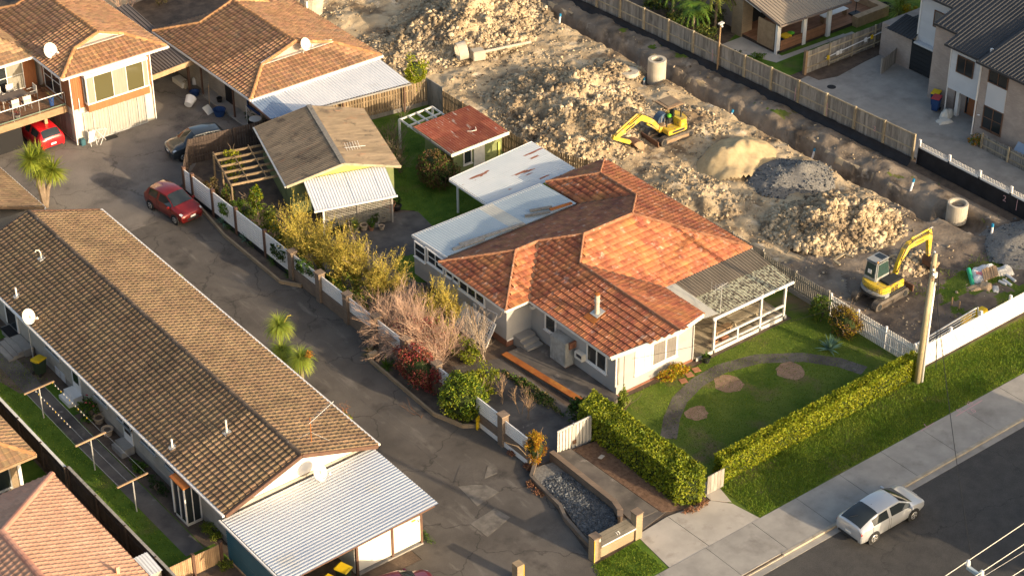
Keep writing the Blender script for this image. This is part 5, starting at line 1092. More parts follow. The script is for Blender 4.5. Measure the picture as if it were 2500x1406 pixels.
pot('plant_pot', 'tall glazed blue pot with a spiky plant on the balcony', (-12.2,31.0,2.53), .2, .6, 'bluepot', 'fan', n=26, L=.55, leafmat='lf_drygrass'); pot('plant_pot', 'low grey pot with a pink leaved plant on the balcony', (-14.6,30.85,2.53), .22, .22, 'conc2', 'fan', n=30, L=.5, leafmat='lf_red')
pot('plant_pot', 'dark pot with bare stem in the balcony corner', (-11.75,33.0,2.53), .18, .4, 'rustdark', 'fan', n=8, L=.4, leafmat='lf_brown')
# things in front of the sliding doors
t = thing('folding_chair', 'folded white plastic chair by the sliding doors', 'chair', (-10.6,29.2,0)); MB().obox((-10.65,29.2,.55), (.22,.0,.0), (0,.03,.02), (0,-.12,.42)).build('seat', 'white', t)
for s in (-.2,.2): MB().tube([(-10.65+s,29.3,1.0),(-10.65+s,28.95,.02)], .02, 5).build('leg', 'white', t)
t = thing('drying_rack', 'white folding drying rack by the sliding doors', 'rack', (-9.9,29.1,0))
for a, b in (((-10.3,29.2,.02),(-9.7,29.1,.95)),((-9.7,29.2,.02),(-10.3,29.1,.95)),((-10.3,28.8,.02),(-9.7,28.9,.95)),((-10.3,29.15,.95),(-9.7,28.85,.95))): MB().tube([a,b], .018, 5).build('bar', 'white', t)
MB().box(-9.75,-8.9,29.05,29.5,.0,.02).build('door_mat', 'black', None, label='black door mat in front of the sliding doors', cat='mat')
MB().box(-11.3,-11.0,29.35,29.65,.0,.45).build('gas_meter', 'teal', None, label='small teal utility box at the house corner', cat='box', bev=.03)
# link carport
lk = thing('link_carport', 'dark ribbed carport roof between the upper left house and the orange tiled house', 'carport', (-4,36,0))
corr_roof(lk, (-5.5,31.0,2.3),(-1.95,31.4,2.3),(-1.2,41.2,2.5),(-5.3,41.0,2.5),'corr_dark',pitch=.28,amp=.03,sheet=.85,prof='rib')
MB().beam((-5.7,30.95,2.2),(-1.9,31.35,2.2),.1,.34).build('fascia', 'timber', lk); 
for x, y in ((-5.5,31.2),(-2.2,31.6),(-5.5,40)): MB().box(x-.07,x+.07,y-.07,y+.07,0,2.2).build('post', 'brownpaint', lk)
MB().box(-5.4,-3.7,40.9,41.3,2.4,2.6).build('flashing', 'lead', lk)
# ---------------------------------------------------------------- orange tiled house with white veranda roof
th = thing('orange_tile_house', 'low brick house with orange tiled roof and gablet behind the garden', 'house', (3,30,0)); te = 2.5
tx0, tx1, txr = -2.0, 8.0, 2.95; tr_ = te+.335*4.95; g1 = 2.3; TB = 36.4; gz = te+.335*g1
tiled_roof(th, [[(tx0,24.05,te),(tx1,24.05,te),(tx1-g1,24.05+g1,gz),(tx0+g1,24.05+g1,gz)],
    [(tx0,TB,te),(tx0,24.05,te),(tx0+g1,24.05+g1,gz),(txr,24.05+g1,tr_),(txr,TB-g1,tr_),(tx0+g1,TB-g1,gz)],
    [(tx1,24.05,te),(tx1,TB,te),(tx1-g1,TB-g1,gz),(txr,TB-g1,tr_),(txr,24.05+g1,tr_),(tx1-g1,24.05+g1,gz)], [(tx1,TB,te),(tx0,TB,te),(tx0+g1,TB-g1,gz),(tx1-g1,TB-g1,gz)]], 'tile_orange', w=.3, g=.335, lip=.055, roll=.045,
    ridge=[((tx0,24.05,te),(tx0+g1,24.05+g1,gz)),((tx0+g1,24.05+g1,gz),(txr,24.05+g1,tr_)),((txr,24.05+g1,tr_),(tx1-g1,24.05+g1,gz)),((tx1-g1,24.05+g1,gz),(tx1,24.05,te)),((txr,24.05+g1,tr_),(txr,TB-g1,tr_)),((tx0,TB,te),(tx0+g1,TB-g1,gz)),((tx0+g1,TB-g1,gz),(txr,TB-g1,tr_)),((txr,TB-g1,tr_),(tx1-g1,TB-g1,gz))], ridge_mat='ridge_or', cap_r=.13)
yg = 24.05+g1+.12
MB().add([(tx0+g1+.2,yg,gz+.02),(tx1-g1-.2,yg,gz+.02),(txr,yg,tr_-.1),(tx0+g1+.2,yg+.2,gz),(tx1-g1-.2,yg+.2,gz),(txr,yg+.2,tr_-.1)], [(0,1,2),(5,4,3),(0,2,5,3),(1,4,5,2)]).build('gablet', 'brick_pink', th)
for a, b in (((tx0+g1,yg-.06,gz+.06),(txr,yg-.06,tr_-.04)),((tx1-g1,yg-.06,gz+.06),(txr,yg-.06,tr_-.04))): MB().beam(a, b, .05, .18).build('bargeboard', 'white', th)
MB().beam((tx0+g1,yg-.14,gz+.08),(tx1-g1,yg-.14,gz+.08),.24,.05).build('flashing', 'lead', th)
gutter(th, (tx0-.05,36.4,te), (tx0-.05,24,te), 'white', -.04, .1, .12); gutter(th, (tx0,23.97,te), (tx1,23.97,te), 'white', -.04, .12, .14); gutter(th, (tx1+.05,24,te), (tx1+.05,36.4,te), 'white')
MB().box(-1.0,7.6,24.6,36,0,2.46).build('wall', 'brick_cream', th); MB().box(-1.4,-1.0,31.2,36,0,2.46).build('wall', 'brick_cream', th)
for y in (30.6,26.6): MB().box(-1.85,-1.75,y-.05,y+.05,0,2.4).build('post', 'brownpaint', th)
MB().box(-1.9,-1.0,23.0,31.2,-.02,.12).build('porch_slab', 'conc2', th); window(th, (-1.0,26.2,.9), (0,-1,0), 1.4, 1.1, cols=2, frame='plasticblue', pane='glass'); MB().box(-1.06,-1.0,28.1,28.95,.12,2.15).build('door', 'black', th)
wv = MB().box(-1.9,7.4,23.7,23.85,2.1,2.3).build('veranda_beam', 'white', th)
corr_roof(wv, (-2.1,21.6,2.2),(7.55,20.25,2.2),(7.7,24.0,2.42),(-2.1,23.95,2.42),'corr_white',pitch=.18,sheet=.8,var=['panelglass','panelglass']+['corr_white']*10)
MB().beam((-2.1,21.5,2.14),(7.55,20.15,2.14),.1,.1).build('gutter', 'conc2', wv); MB().beam((-2.15,21.5,2.15),(-2.15,24,2.37),.06,.16).build('fascia', 'brownpaint', wv)
for x, y in ((-1.85,22.0),(3,21.2),(7.3,20.6)): MB().box(x-.05,x+.05,y-.05,y+.05,0,2.15).build('post', 'brownpaint', th)
dish('satellite_dish', 'round white dish in front of the gablet of the orange tiled roof', (3.35,25.9,4.0), .42, (.25,-.85,.4), (3.3,26.1,3.3))
t = thing('roof_hatch', 'white framed vent and pipe at the far edge of the orange roof', 'vent', (8.2,33.5,0)); MB().lathe([(.7,1.6),(.85,2.9),(.75,2.9),(.7,2.5)], (9.0,33.9,0), 18).build('round_hood', 'concpipe', t); MB().box(8.0,8.12,33.0,33.1,1.6,3.0).build('frame', 'white', t)
# clutter along the wall of the orange tiled house
def bucket(name, label, c, r, h, mat, tilt=(0,0,1), cat='bucket'):
    u = Vector(tilt).normalized(); x = u.cross(V(.3,.9,.1)).normalized(); y = u.cross(x); vs = []; n = 16; c = Vector(c)
    for rr, zz in ((r*.72,0),(r,h),(r*1.05,h),(r*.9,h),(r*.65,.04)): vs += [c+u*zz+(x*math.cos(k*6.28319/n)+y*math.sin(k*6.28319/n))*rr for k in range(n)]
    return MB().add(vs, [(i*n+k, i*n+(k+1)%n, (i+1)*n+(k+1)%n, (i+1)*n+k) for i in range(4) for k in range(n)]+[tuple(range(n-1,-1,-1)), tuple(range(4*n,5*n))]).build(name, mat, None, label=label, cat=cat)
bucket('tub', 'overturned white tub on the courtyard by the brick wall', (-3.5,29.6,.3), .36, .6, 'white', (.75,.55,.35)); bucket('basket', 'purple plastic basket on the courtyard', (-2.35,27.6,0), .42, .45, 'plasticblue')
bucket('planter_tub', 'dark purple tub by the brick wall', (-2.2,31.0,0), .34, .3, 'plasticblue'); bucket('bucket', 'black bucket beside the porch post', (-1.5,29.0,.12), .2, .3, 'black'); bucket('bucket', 'black bowl at the foot of the porch post', (-2.0,28.2,0), .26, .16, 'black')
sack(455, 212, .3, .25, .5, .3, 'oldwood', 'garden_sack', 'tan sack slumped against the brick wall', 'bag'); sack(480, 205, .22, .3, .55, .8, 'white', 'white_sack', 'white bag against the brick wall', 'bag'); sack(545, 232, .2, .2, .7, .2, 'white', 'white_sack', 'white bag on the porch of the orange tiled house', 'bag'); sack(560, 236, .25, .22, .55, .2, 'lf_brown', 'dead_plant', 'brown dried plant in a pot on the porch', 'plant')
t = thing('pallet', 'small white pallet with a broom leaning on the courtyard', 'pallet', (-2.9,28.4,0)); MB().obox((-2.75,28.35,.22), (.28,.1,0), (-.08,.2,.2), (0,.01,.02)).build('slats', 'offwhite', t); MB().tube([(-2.5,28.6,.1),(-2.1,29.2,1.5)], .02, 5).build('broom_handle', 'timber', t)
MB().box(-2.4,-1.8,32.3,33.6,0,.35).build('trough', 'offwhite', None, label='long white trough under the dark carport', cat='trough', bev=.02)
MB().obox((-2.1,24.2,.014), (.3,.1,0), (-.1,.3,0), (0,0,.006)).build('drain_grate', 'black', None, label='dark square drain grate in the courtyard', cat='grate')
pot('plant_pot', 'green bushy pot at the porch corner', (-1.6,23.3,.12), .25, .3, 'black', 'bush', L=.6, n=80); pot('plant_pot', 'leafy pot beside the blue framed window', (-1.5,25.2,.12), .25, .3, 'black', 'bush', L=.6, n=80, leafmat='lf_dark')
t = thing('folding_table', 'white folding table on the porch under the gutter', 'table', (-1.6,24.4,.12)); MB().lathe([(.4,.85),(.4,.88)], (-1.6,24.4,0), 16).build('table_top', 'white', t); 
for a in ((-1.85,24.2),(-1.35,24.6)): MB().tube([(a[0],a[1],.12),(-3.2-a[0],48.8-a[1],.86)], .015, 5).build('leg', 'white', t)
MB().tube([(-1.9,24.9,.12),(-1.9,24.9,1.7),(-1.55,25.1,1.1)], .02, 5).build('clothes_prop', 'white', None, label='thin white pole frame leaning by the blue window', cat='pole')
# far background at the top left
bgf = fence('background_fence', 'dark timber fence behind the upper left houses', (-5,50,0), (14,46.5,0), 1.9, 'darkwood', .2, .02, 2.6, side=1)
MB().slab([(-16,44,4.3),(-12.6,41.5,4.3),(-11,48,5),(-16,52,5)], .15).build('background_roof', 'corr_dark', ul2)
MB().box(-1,3.5,46,49,0,2.2).build('garden_shed', 'brick_cream', None, label='pale wall of an outbuilding behind bare branches at the top', cat='shed')
t = thing('bare_tree', 'bare twiggy tree in front of the dark timber fence, top left', 'tree', (-.4,43.5,0)); twigs((-.4,43.5,0), 2.6, 5, .55, 3, .06).build('branches', 'twig_pink', t)
t = thing('bare_tree', 'smaller bare reddish tree left of the dark fence', 'tree', (-2.6,45,0)); twigs((-2.6,45,0), 2.2, 4, .6, 3, .05).build('branches', 'twig', t)
shrub('round_shrub', 'pale rounded shrub behind the orange roof ridge', (3.0,44.6,0), (.7,.7,.8), 700, .13, 'lf_drygrass'); shrub('low_hedge', 'clipped brown hedge at the top behind the carport', (-.5,41.6,0), (1.2,.5,.45), 700, .1, 'lf_brown'); shrub('reed_clump', 'dry pale reeds beside the shed at the top', (-1.4,48,0), (.9,.9,1.5), 900, .25, 'lf_drygrass', aspect=.15)
# ---------------------------------------------------------------- sheds in the back garden
SO = V(-2.55,12.8,0); EU = V(.952,-.306,0); EV = V(.306,.952,0)
def S(u, v, z=0): return SO+EU*u+EV*v+V(0,0,z)
sh = thing('garden_workshop', 'large shed with brown corrugated gable roof and yellow green gable end', 'shed', S(0,3.8))
corr_roof(sh, S(-3.5,7.7,2.3), S(-3.5,-.02,2.3), S(0,-.02,3.15), S(0,7.7,3.15), 'corr_brown', pitch=.2, amp=.042, sheet=.8); corr_roof(sh, S(3.5,-.02,2.3), S(3.5,7.7,2.3), S(0,7.7,3.15), S(0,-.02,3.15), 'corr_brown', pitch=.2, amp=.042, sheet=.8)
MB().beam(S(0,-.05,3.17), S(0,7.72,3.17), .3, .04).build('ridge_flashing', 'greywood', sh)
mb = MB()
def sbox(u0,u1,v0,v1,z0,z1,name,mat,parent=sh,bev=0):
    c = S((u0+u1)/2,(v0+v1)/2,(z0+z1)/2); return MB().obox(c, EU*(u1-u0)/2, EV*(v1-v0)/2, V(0,0,(z1-z0)/2)).build(name, mat, parent, bev=bev)
sbox(-3.15,3.15,.35,7.4,0,2.3,'wall','greenpaint')
MB().add([S(-3.15,.34,2.28),S(3.15,.34,2.28),S(0,.34,3.05),S(-3.15,.5,2.28),S(3.15,.5,2.28),S(0,.5,3.05)], [(0,1,2),(5,4,3),(0,2,5,3),(1,4,5,2)]).build('gable', 'yellowgreen', sh)
for s in (-1,1): MB().beam(S(s*3.5,-.05,2.27), S(0,-.05,3.12), .05, .16).build('bargeboard', 'oldwood', sh)
MB().beam(S(-3.55,0,2.24), S(-3.55,7.7,2.24), .09, .1).build('gutter', 'whitedirty', sh)
corr_roof(sh, S(-2.55,-2.7,1.95), S(2.4,-2.6,1.95), S(2.55,.2,2.42), S(-2.45,.2,2.42), 'corr_white', pitch=.164, amp=.024, sheet=.82); MB().beam(S(-2.6,-2.76,1.92), S(2.45,-2.66,1.92), .09, .1).build('gutter', 'white', sh)
for u in (-1.95,.1,2.2): sbox(u-.05,u+.05,-2.35,-2.25,0,1.95,'post','white' if u < -1 else 'greywood')
for u0, u1 in ((-1.88,.03),(.17,2.1)):
    m = MB()
    for k in range(17): m.beam(S(u0,-2.3,.12+k*.105), S(u1,-2.3,.12+k*.105), .012, .045)
    for k in range(19): m.beam(S(u0+(u1-u0)*k/18,-2.28,.08), S(u0+(u1-u0)*k/18,-2.28,1.85), .045, .012)
    m.build('lattice_panel', 'lattice', sh)
sbox(-1.9,2.1,-2.1,-2.0,.05,.75,'back_board','greywood'); sbox(-1.9,2.1,.2,.34,.0,2.2,'shade_sheet','shadowroom')  # near-black sheet behind the lattice paints the shade under the lean-to
sbox(2.4,2.5,-.1,.3,0,2.2,'post','greenpaint')
an = thing('tv_aerial', 'broken white aerial lying on the brown shed roof', 'aerial', S(1.0,2.0,2.95))
for k in range(6): MB().tube([S(.7+.16*k,1.6,3.02), S(.75+.16*k,2.4,3.12)], .012, 4).build('rod', 'white', an)
MB().tube([S(.6,2.0,3.02), S(1.9,1.9,2.98)], .018, 5).build('boom', 'white', an)
# pots by the shed
for i, (px, py, r, h, m, pl, lm, lb) in enumerate(((868,565,.22,.3,'claypot','fan','lf_palm','clay pot with long green grass leaves by the lattice'),(889,560,.26,.34,'claypot',None,None,'empty wide clay pot by the lattice'),(907,562,.17,.25,'terracotta','bush','lf_green','small orange pot with a low plant by the lattice'),(917,553,.24,.35,'conc2','bush','lf_dark','grey pot with dark leaves by the lattice'),(932,560,.19,.25,'claypot',None,None,'small cream pot in front of the lattice'),(937,540,.22,.3,'claypot','bush','lf_drygrass','clay pot with a tall brown shrub by the lattice'),(853,562,.2,.3,'claypot','bush','lf_brown','clay pot with rust coloured leaves by the lattice'),(830,575,.36,.34,'black','bush','lf_dark','round tyre planter left of the clay pots'),(806,568,.4,.3,'black','bush','lf_dark','tyre planter at the left post of the lattice'),(950,515,.4,.55,'terracotta',None,None,'large red brick coloured tub at the shed corner'),(969,512,.3,.3,'black','bush','lf_dark','dark bushy pot beside the red tub'))):
    c = at(px, py); pot('plant_pot', lb, (c.x,c.y,.006), r, h, m, pl, leafmat=lm or 'lf_green', n=70, L=.75 if pl == 'fan' else .55)
# green shed with rusty roof
gs = thing('green_shed', 'small green shed with rust red corrugated roof by the back fence', 'shed', (6.4,13,0))
corr_roof(gs, (4.1,11.15,2.22),(8.4,11.15,2.3),(8.4,13.1,2.42),(4.1,13.1,2.34),'corr_red',pitch=.18,amp=.026,sheet=.72); corr_roof(gs, (4.1,13.0,2.35),(8.4,13.0,2.43),(8.3,14.95,2.55),(4.0,14.95,2.47),'corr_red',pitch=.18,amp=.026,sheet=.72)
MB().box(4.6,8.3,11.65,14.6,0,2.2).build('wall', 'greenpaint', gs); MB().beam((4.05,11.1,2.12),(8.45,11.1,2.2),.05,.2).build('fascia', 'offwhite', gs); MB().beam((4.05,11.1,2.14),(4.0,15,2.36),.05,.16).build('fascia', 'greywood', gs)
window(gs, (5.4,11.65,.85), (1,0,0), .5, .95, frame='whitedirty', pane='glass', fw=.08); MB().box(6.12,6.95,11.6,11.65,.1,2.05).build('door', 'whitedirty', gs); MB().box(7.95,8.1,11.55,11.65,0,1.5).build('green_board', 'yellowgreen', gs)
MB().box(4.6,8.3,11.62,11.65,.72,.78).build('rail', 'greenpaint', gs); MB().tube([(6.4,12.6,2.36),(6.55,12.4,2.4),(6.85,12.3,2.42),(7.0,12.6,2.44)], .025, 6).build('loose_pipe', 'offwhite', gs)
pg = thing('open_pergola', 'open white timber roof frame behind the green shed', 'pergola', (5.5,16,0))
for x in (4.3,4.95,5.6,6.25,6.85): MB().beam((x,14.9,2.0),(x+.05,16.9,2.05),.07,.12).build('rafter', 'whitedirty', pg)
for y in (15.9,16.9): MB().beam((4.25,y,2.0),(6.95,y+.1,2.02),.07,.12).build('beam', 'offwhite', pg)
for x in (4.3,6.85): MB().box(x-.05,x+.05,16.8,16.95,0,2).build('post', 'whitedirty', pg)
# pergola by the workshop
pg = thing('garden_pergola', 'weathered open timber pergola beside the brown roofed shed', 'pergola', (-6,18.5,0)); P1, P2 = V(-6.8,20.7,1.85), V(-8.05,16.5,1.85)
MB().beam(P1, P2, .08, .1).build('beam', 'fencewood', pg)
for k in range(6):
    a = P1.lerp(P2, .06+k*.18); b = a+EU*3.2+V(0,0,.08); MB().beam(a, b, .06, .14).build('rafter', 'fencewood', pg)
for f in (.33,.68): MB().beam(P1.lerp(P2,0)+EU*3.2*f+V(0,0,.1), P1.lerp(P2,.95)+EU*3.2*f+V(0,0,.1), .05, .05).build('batten', 'fencewood', pg)
for p in (P1,P2,P1.lerp(P2,.5)): MB().box(p.x-.05,p.x+.05,p.y-.05,p.y+.05,0,1.82).build('post', 'fencewood', pg)
# ---------------------------------------------------------------- boundary fences
bf = thing('panel_fence', 'long fence of white slatted panels between brick piers along the shared driveway', 'fence', (-9.1,4,0))
far = [20.3,19.3,16.95,14.35,11.2]; near = [8.3,5.5,2.8,.1,-2.6,-5.4,-8.1,-10.95]
for y in far: MB().box(-9.2,-9.0,y-.1,y+.1,0,1.85).build('dark_post', 'brownpaint', bf)
for y in near:
    pr = MB().box(-9.32,-8.92,y-.2,y+.2,0,1.82).build('brick_pier', 'brick_brown', bf); MB().box(-9.36,-8.88,y-.24,y+.24,1.82,1.9).build('pier_cap', 'brick_brown', pr)
def panel(y1, y0, z0, z1, n):
    for k in range(n):
        h = (z1-z0)/n; MB().box(-9.14,-9.08,y0,y1,z0+k*h,z0+(k+1)*h-.03).build('slat', 'white', bf)
for a, b in zip(far, far[1:]): panel(a-.1, b+.1, .32, 1.72, 9)
panel(11.1, 8.5, .32, 1.72, 9)
for a, b in zip(near, near[1:]): panel(a-.2, b+.2, .82, 1.72, 6); MB().box(-9.2,-9.02,b+.2,a-.2,0,.8).build('base_wall', 'brick_brown', bf)
panel(-11.15, -12.9, .82, 1.6, 6); MB().box(-9.2,-9.02,-13.2,-11.15,0,.8).build('base_wall', 'brick_brown', bf); MB().box(-9.22,-9.2,-13.0,-9.0,.02,.3).build('white_plinth', 'white', bf)
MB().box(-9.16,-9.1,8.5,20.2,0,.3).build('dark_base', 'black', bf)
for (pts, m) in (([(-9.25,18.8),(-9.85,14.6),(-9.95,8.4),(-9.25,7.3)], 'brick_tan'), ([(-9.3,.2),(-10.3,-.9),(-10.45,-6.9),(-9.9,-8.6),(-8.95,-9.3)], 'brick_tan')):
    t = thing('planting_edge', 'low brick edging of the bed at the '+('far' if pts[0][1] > 5 else 'near')+' part of the panel fence', 'edging', (pts[0][0],pts[0][1],0))
    for a, b in zip(pts, pts[1:]): MB().beam((*a,.1), (*b,.1), .12, .22).build('edging_course', m, t)
    struct('planting_bed', MB().prism(pts, -.01, .05), 'soil')
fence('dark_back_fence', 'dark timber fence across the back corner behind the pergola', (-9.1,20.35,0), (-7.1,23.2,0), 1.75, 'darkwood', .15, .02, 2.3, side=-1)
fence('dark_back_fence', 'dark timber fence behind the pergola and workshop', (-7.1,23.2,0), (-1.2,22.3,0), 1.75, 'darkwood', .15, .02, 2.4, side=-1)
fence('brown_back_fence', 'brown vertical paling fence in sunlight behind the white frame', (-1.0,22.1,0), (9.1,20.6,0), 1.75, 'fencewood', .14, .05, 2.3, side=1, kick='greywood', post_mat='oldwood')
cfp = thing('corner_panel', 'grey boarded panel at the back corner of the garden fence', 'fence', (9.4,20.3,0))
for k in range(9): MB().box(9.1,9.16,20.5-k*.2,20.5-k*.2+.19,0,1.9).build('board', 'greywood', cfp)
fence('paling_fence', 'old paling fence between the green shed and the clay site', (9.15,19.0,0), (9.15,10.5,0), 1.7, 'fencewood', .12, .04, 2.3, side=1)
fence('paling_fence', 'grey green paling fence along the east side of the old house', (11.6,4.4,0), (12.0,-7.5,0), 1.6, 'greywood', .13, .03, 2.4, side=1)
fence('paling_fence', 'short angled run of paling fence behind the flaking carport', (9.2,10.4,0), (11.55,4.5,0), 1.6, 'fencewood', .12, .04, 2.3, side=1)
fence('pale_fence', 'pale grey lattice topped fence beside the veranda', (12.0,-7.6,0), (12.05,-12.6,0), 1.45, 'lattice', .1, .04, 2.4, side=1, kick='conc2')
fence('white_side_fence', 'white picket fence along the side of the front lawn', (12.05,-12.8,0), (12.05,-18.9,0), 1.35, 'white', .075, .045, 2.0, side=1, jitter=0, pieces='picket', th=.02)
fence('white_front_fence', 'bright white picket fence along the street side of the building site', (12.0,-19.3,0), (34,-19.0,0), 1.45, 'white', .075, .038, 2.45, side=1, jitter=0, pieces='picket', th=.022, post_h=1.62, post_w=.13)
# fence between the site and the right hand neighbours
ff_ = fence('boundary_fence', 'long weathered grey paling fence along the far side of the building site', (25.85,36,0), (27.95,-4.3,0), 1.75, 'greywood', .15, .012, 2.42, z=.42, side=-1, post_mat='oldwood', rail_z=(.42,.97), post_w=.14)
ff_2 = MB().slab([(25.6,36,.5),(27.72,-4.3,.5),(27.4,-4.3,-.02),(25.3,36,-.02)], .02)
t = thing('silt_cloth', 'black plastic silt cloth along the foot of the grey boundary fence', 'silt fence', (26.6,15,0)); n = 90; vs = []
for i in range(n+1):
    f = i/n; p = V(25.85,36,0).lerp(V(27.95,-4.3,0), f); w = .06*noise.noise((f*60,0,0)); vs += [(p.x-.12+w*.4,p.y,.62+w), (p.x-.16+w,p.y,.3), (p.x-.42+w*2.5,p.y,.06+abs(w))]
MB().add(vs, [(3*i+k,3*i+k+1,3*i+k+4,3*i+k+3) for i in range(n) for k in (0,1)]).build('cloth', 'blackcloth', t, sm=True)
pf = thing('black_site_fence', 'black clad fence topped with white pickets right of the grey boundary fence', 'fence', (28.4,-10,0))
MB().box(28.32,28.38,-18.5,-4.35,0,1.12).build('black_panel', 'blackcloth', pf)
MB().box(28.36,28.44,-18.5,-4.35,1.12,1.24).build('white_rail', 'white', pf)
pk = MB().add([(0,-.03,0),(0,.03,0),(0,.03,.26),(0,0,.31),(0,-.03,.26),(.02,-.03,0),(.02,.03,0),(.02,.03,.26),(.02,0,.31),(.02,-.03,.26)], [(4,3,2,1,0),(5,6,7,8,9)]+[(i,(i+1)%5,(i+1)%5+5,i+5) for i in range(5)]).mesh('picket', 'white')
for k in range(118): o = bpy.data.objects.new('picket', pk); COL.objects.link(o); o.parent = pf; o.location = V(28.38,-4.4-k*.12,1.22)+OFF[pf.name]
for y in (-4.35,-6.75,-9.15,-11.55,-13.95,-16.4): MB().box(28.36,28.48,y-.07,y+.07,0,1.66).build('post', 'white', pf)
text('paint_mark', '2', .55, 'pinkpaint', pf, Matrix.Translation(OFF[pf.name])@frame_at((28.30,-11.25,.72), (0,-1,0))); MB().box(28.295,28.31,-12.2,-12.16,.35,1.1).build('paint_stripe', 'pinkpaint', pf)
for y in (12.7,5.3,2.6): 
    f = (36-y)/40.3; x = 25.85+2.1*f-.1; MB().box(x-.03,x-.02,y,y+.05,.7,1.6).build('paint_stripe', 'pinkpaint', ff_).location = OFF[ff_.name]
x = 25.85+2.1*(36+1.3)/40.3-.15; text('paint_mark', '3', .5, 'pinkpaint', ff_, Matrix.Translation(OFF[ff_.name])@frame_at((x,-1.3,1.35), (0,-1,0)))
sp_ = thing('floodlight_post', 'tall timber post with a small floodlight at the grey boundary fence', 'light post', (27.0,11.9,0)); b = at(1745,145,.0); MB().tube([(26.95,12.2,0),(27.0,12.2,3.6)], .06, 7).build('post', 'timber', sp_); MB().obox((27.0,12.15,3.68), (.18,0,.03), (0,.12,0), (0,0,.04)).build('solar_panel', 'offwhite', sp_); MB().lathe([(.001,3.42),(.09,3.5),(.001,3.6)], (27.0,12.05,0), 8).build('lamp_head', 'white', sp_)
# ---------------------------------------------------------------- right hand neighbours
dh = thing('deck_house', 'low house with tan ribbed roof over a timber deck, top right', 'house', (35,15,0))
corr_roof(dh, (31.75,11.35,2.42),(38.25,11.1,2.42),(38.6,22,4.6),(32.2,22,4.6),'corr_tan',pitch=.24,amp=.025,sheet=.8,prof='rib'); MB().beam((31.7,11.3,2.36),(38.3,11.05,2.36),.1,.12).build('gutter', 'corr_dark', dh)
MB().beam((31.72,11.3,2.4),(32.15,22,4.58),.06,.16).build('bargeboard', 'corr_dark', dh); MB().slab([(31.95,13.4,2.62),(31.95,21,4.1),(32.6,21,4.1),(32.6,13.4,2.62)], .06).build('soffit', 'white', dh)
MB().box(32.6,38.2,16.2,24,0,2.9).build('wall', 'brick_pink', dh); MB().box(32.0,33.0,15.2,16.2,0,2.75).build('brick_pier', 'brick_tan', dh); MB().box(33.0,35.2,16.1,16.2,.2,2.4).build('sliding_door', 'glass', dh)
for x, y in ((32.15,11.85),(34.6,11.8),(36.85,11.65)): MB().box(x-.16,x+.16,y-.1,y+.1,.0,2.4).build('post', 'white', dh)
dk = MB().box(32.1,42.6,11.75,16.2,0,.22).build('deck', 'darkwood', dh)
for k in range(30): MB().box(32.1,42.6,11.75+k*.148,11.75+k*.148+.138,.22,.25).build('deck_board', 'deckwood', dk)
for x0, x1 in ((32.35,34.4),(34.8,36.7)):
    for k in range(6): MB().box(x0,x1,11.72,11.78,.2+k*.125,.2+k*.125+.11).build('screen_board', 'deckwood', dh)
MB().box(32.05,32.12,12.1,13.7,.2,2.1).build('screen_panel', 'timber', dh)
pl = thing('deck_bench', 'timber box seat wrapping the far corner of the deck', 'bench', (41,13,0))
MB().box(39.4,42.6,11.3,11.8,.0,.75).build('front_box', 'timber', pl); MB().box(42.1,42.6,11.8,15.2,0,.75).build('side_box', 'timber', pl)
t = thing('white_bench', 'white slatted bench table on the deck', 'table', (38.6,13,0.25)); MB().box(37.6,40.0,12.75,13.25,.72,.77).build('top', 'white', t)
for x in (37.7,39.9): MB().box(x-.04,x+.04,12.8,13.2,.25,.72).build('leg', 'timber', t)
t = thing('brown_table', 'brown timber table on the deck behind the white bench', 'table', (38.8,14.6,.25)); MB().box(37.8,39.8,14.2,15.2,.95,1.0).build('top', 'deckwood', t)
for x in (37.9,39.7): MB().box(x-.04,x+.04,14.3,15.1,.25,.95).build('leg', 'timber', t)
um = thing('parasol', 'closed cream parasol on a dark base at the deck corner', 'parasol', (40.6,12.6,.25)); MB().tube([(40.6,12.6,.25),(40.6,12.6,3.0)], .03, 6).build('pole', 'black', um); MB().lathe([(.19,1.25),(.23,1.5),(.17,2.2),(.05,3.0)], (40.6,12.6,0), 9).build('canopy', 'cloth', um); MB().obox((40.5,12.5,.31), (.4,0,0), (0,.35,0), (0,0,.06)).build('base', 'corr_iron', um, bev=.02)
MB().box(33.0,33.6,12.0,12.5,.25,.8).build('storage_crate', 'plasticblue', None, label='blue crate on the deck behind the first white post', cat='crate', bev=.02); MB().box(32.95,33.65,11.95,12.55,.8,.92).build('crate_lid', 'plasticyellow', None, label='yellow lid resting on the blue deck crate', cat='lid', bev=.02)
t = thing('green_bin', 'small dark bin with bright green lid on the deck', 'bin', (34.0,12.5,.25)); MB().lathe([(.18,.25),(.23,.75)], (34.05,12.45,0), 12).build('bin_body', 'plasticgreen', t); MB().lathe([(.25,.75),(.25,.8),(.05,.86)], (34.05,12.45,0), 12).build('lid', 'limegreen', t)
c = at(2160,22); MB().lathe([(.55,0),(.7,.06),(.72,.22),(.55,.3),(.42,.22),(.4,.05)], (c.x,c.y,0), 18).build('tyre_planter', 'tyre', None, label='old tyre lying on the lawn beside the palm', cat='tyre', sm=True)
MB().slab([(36.3,11.1,.06),(38.6,11.0,.06),(38.6,10.75,.06),(36.3,10.85,.06)], .05).build('paver_stack', 'conc', None, label='flat pale slabs lying on the grass by the deck post', cat='slab')
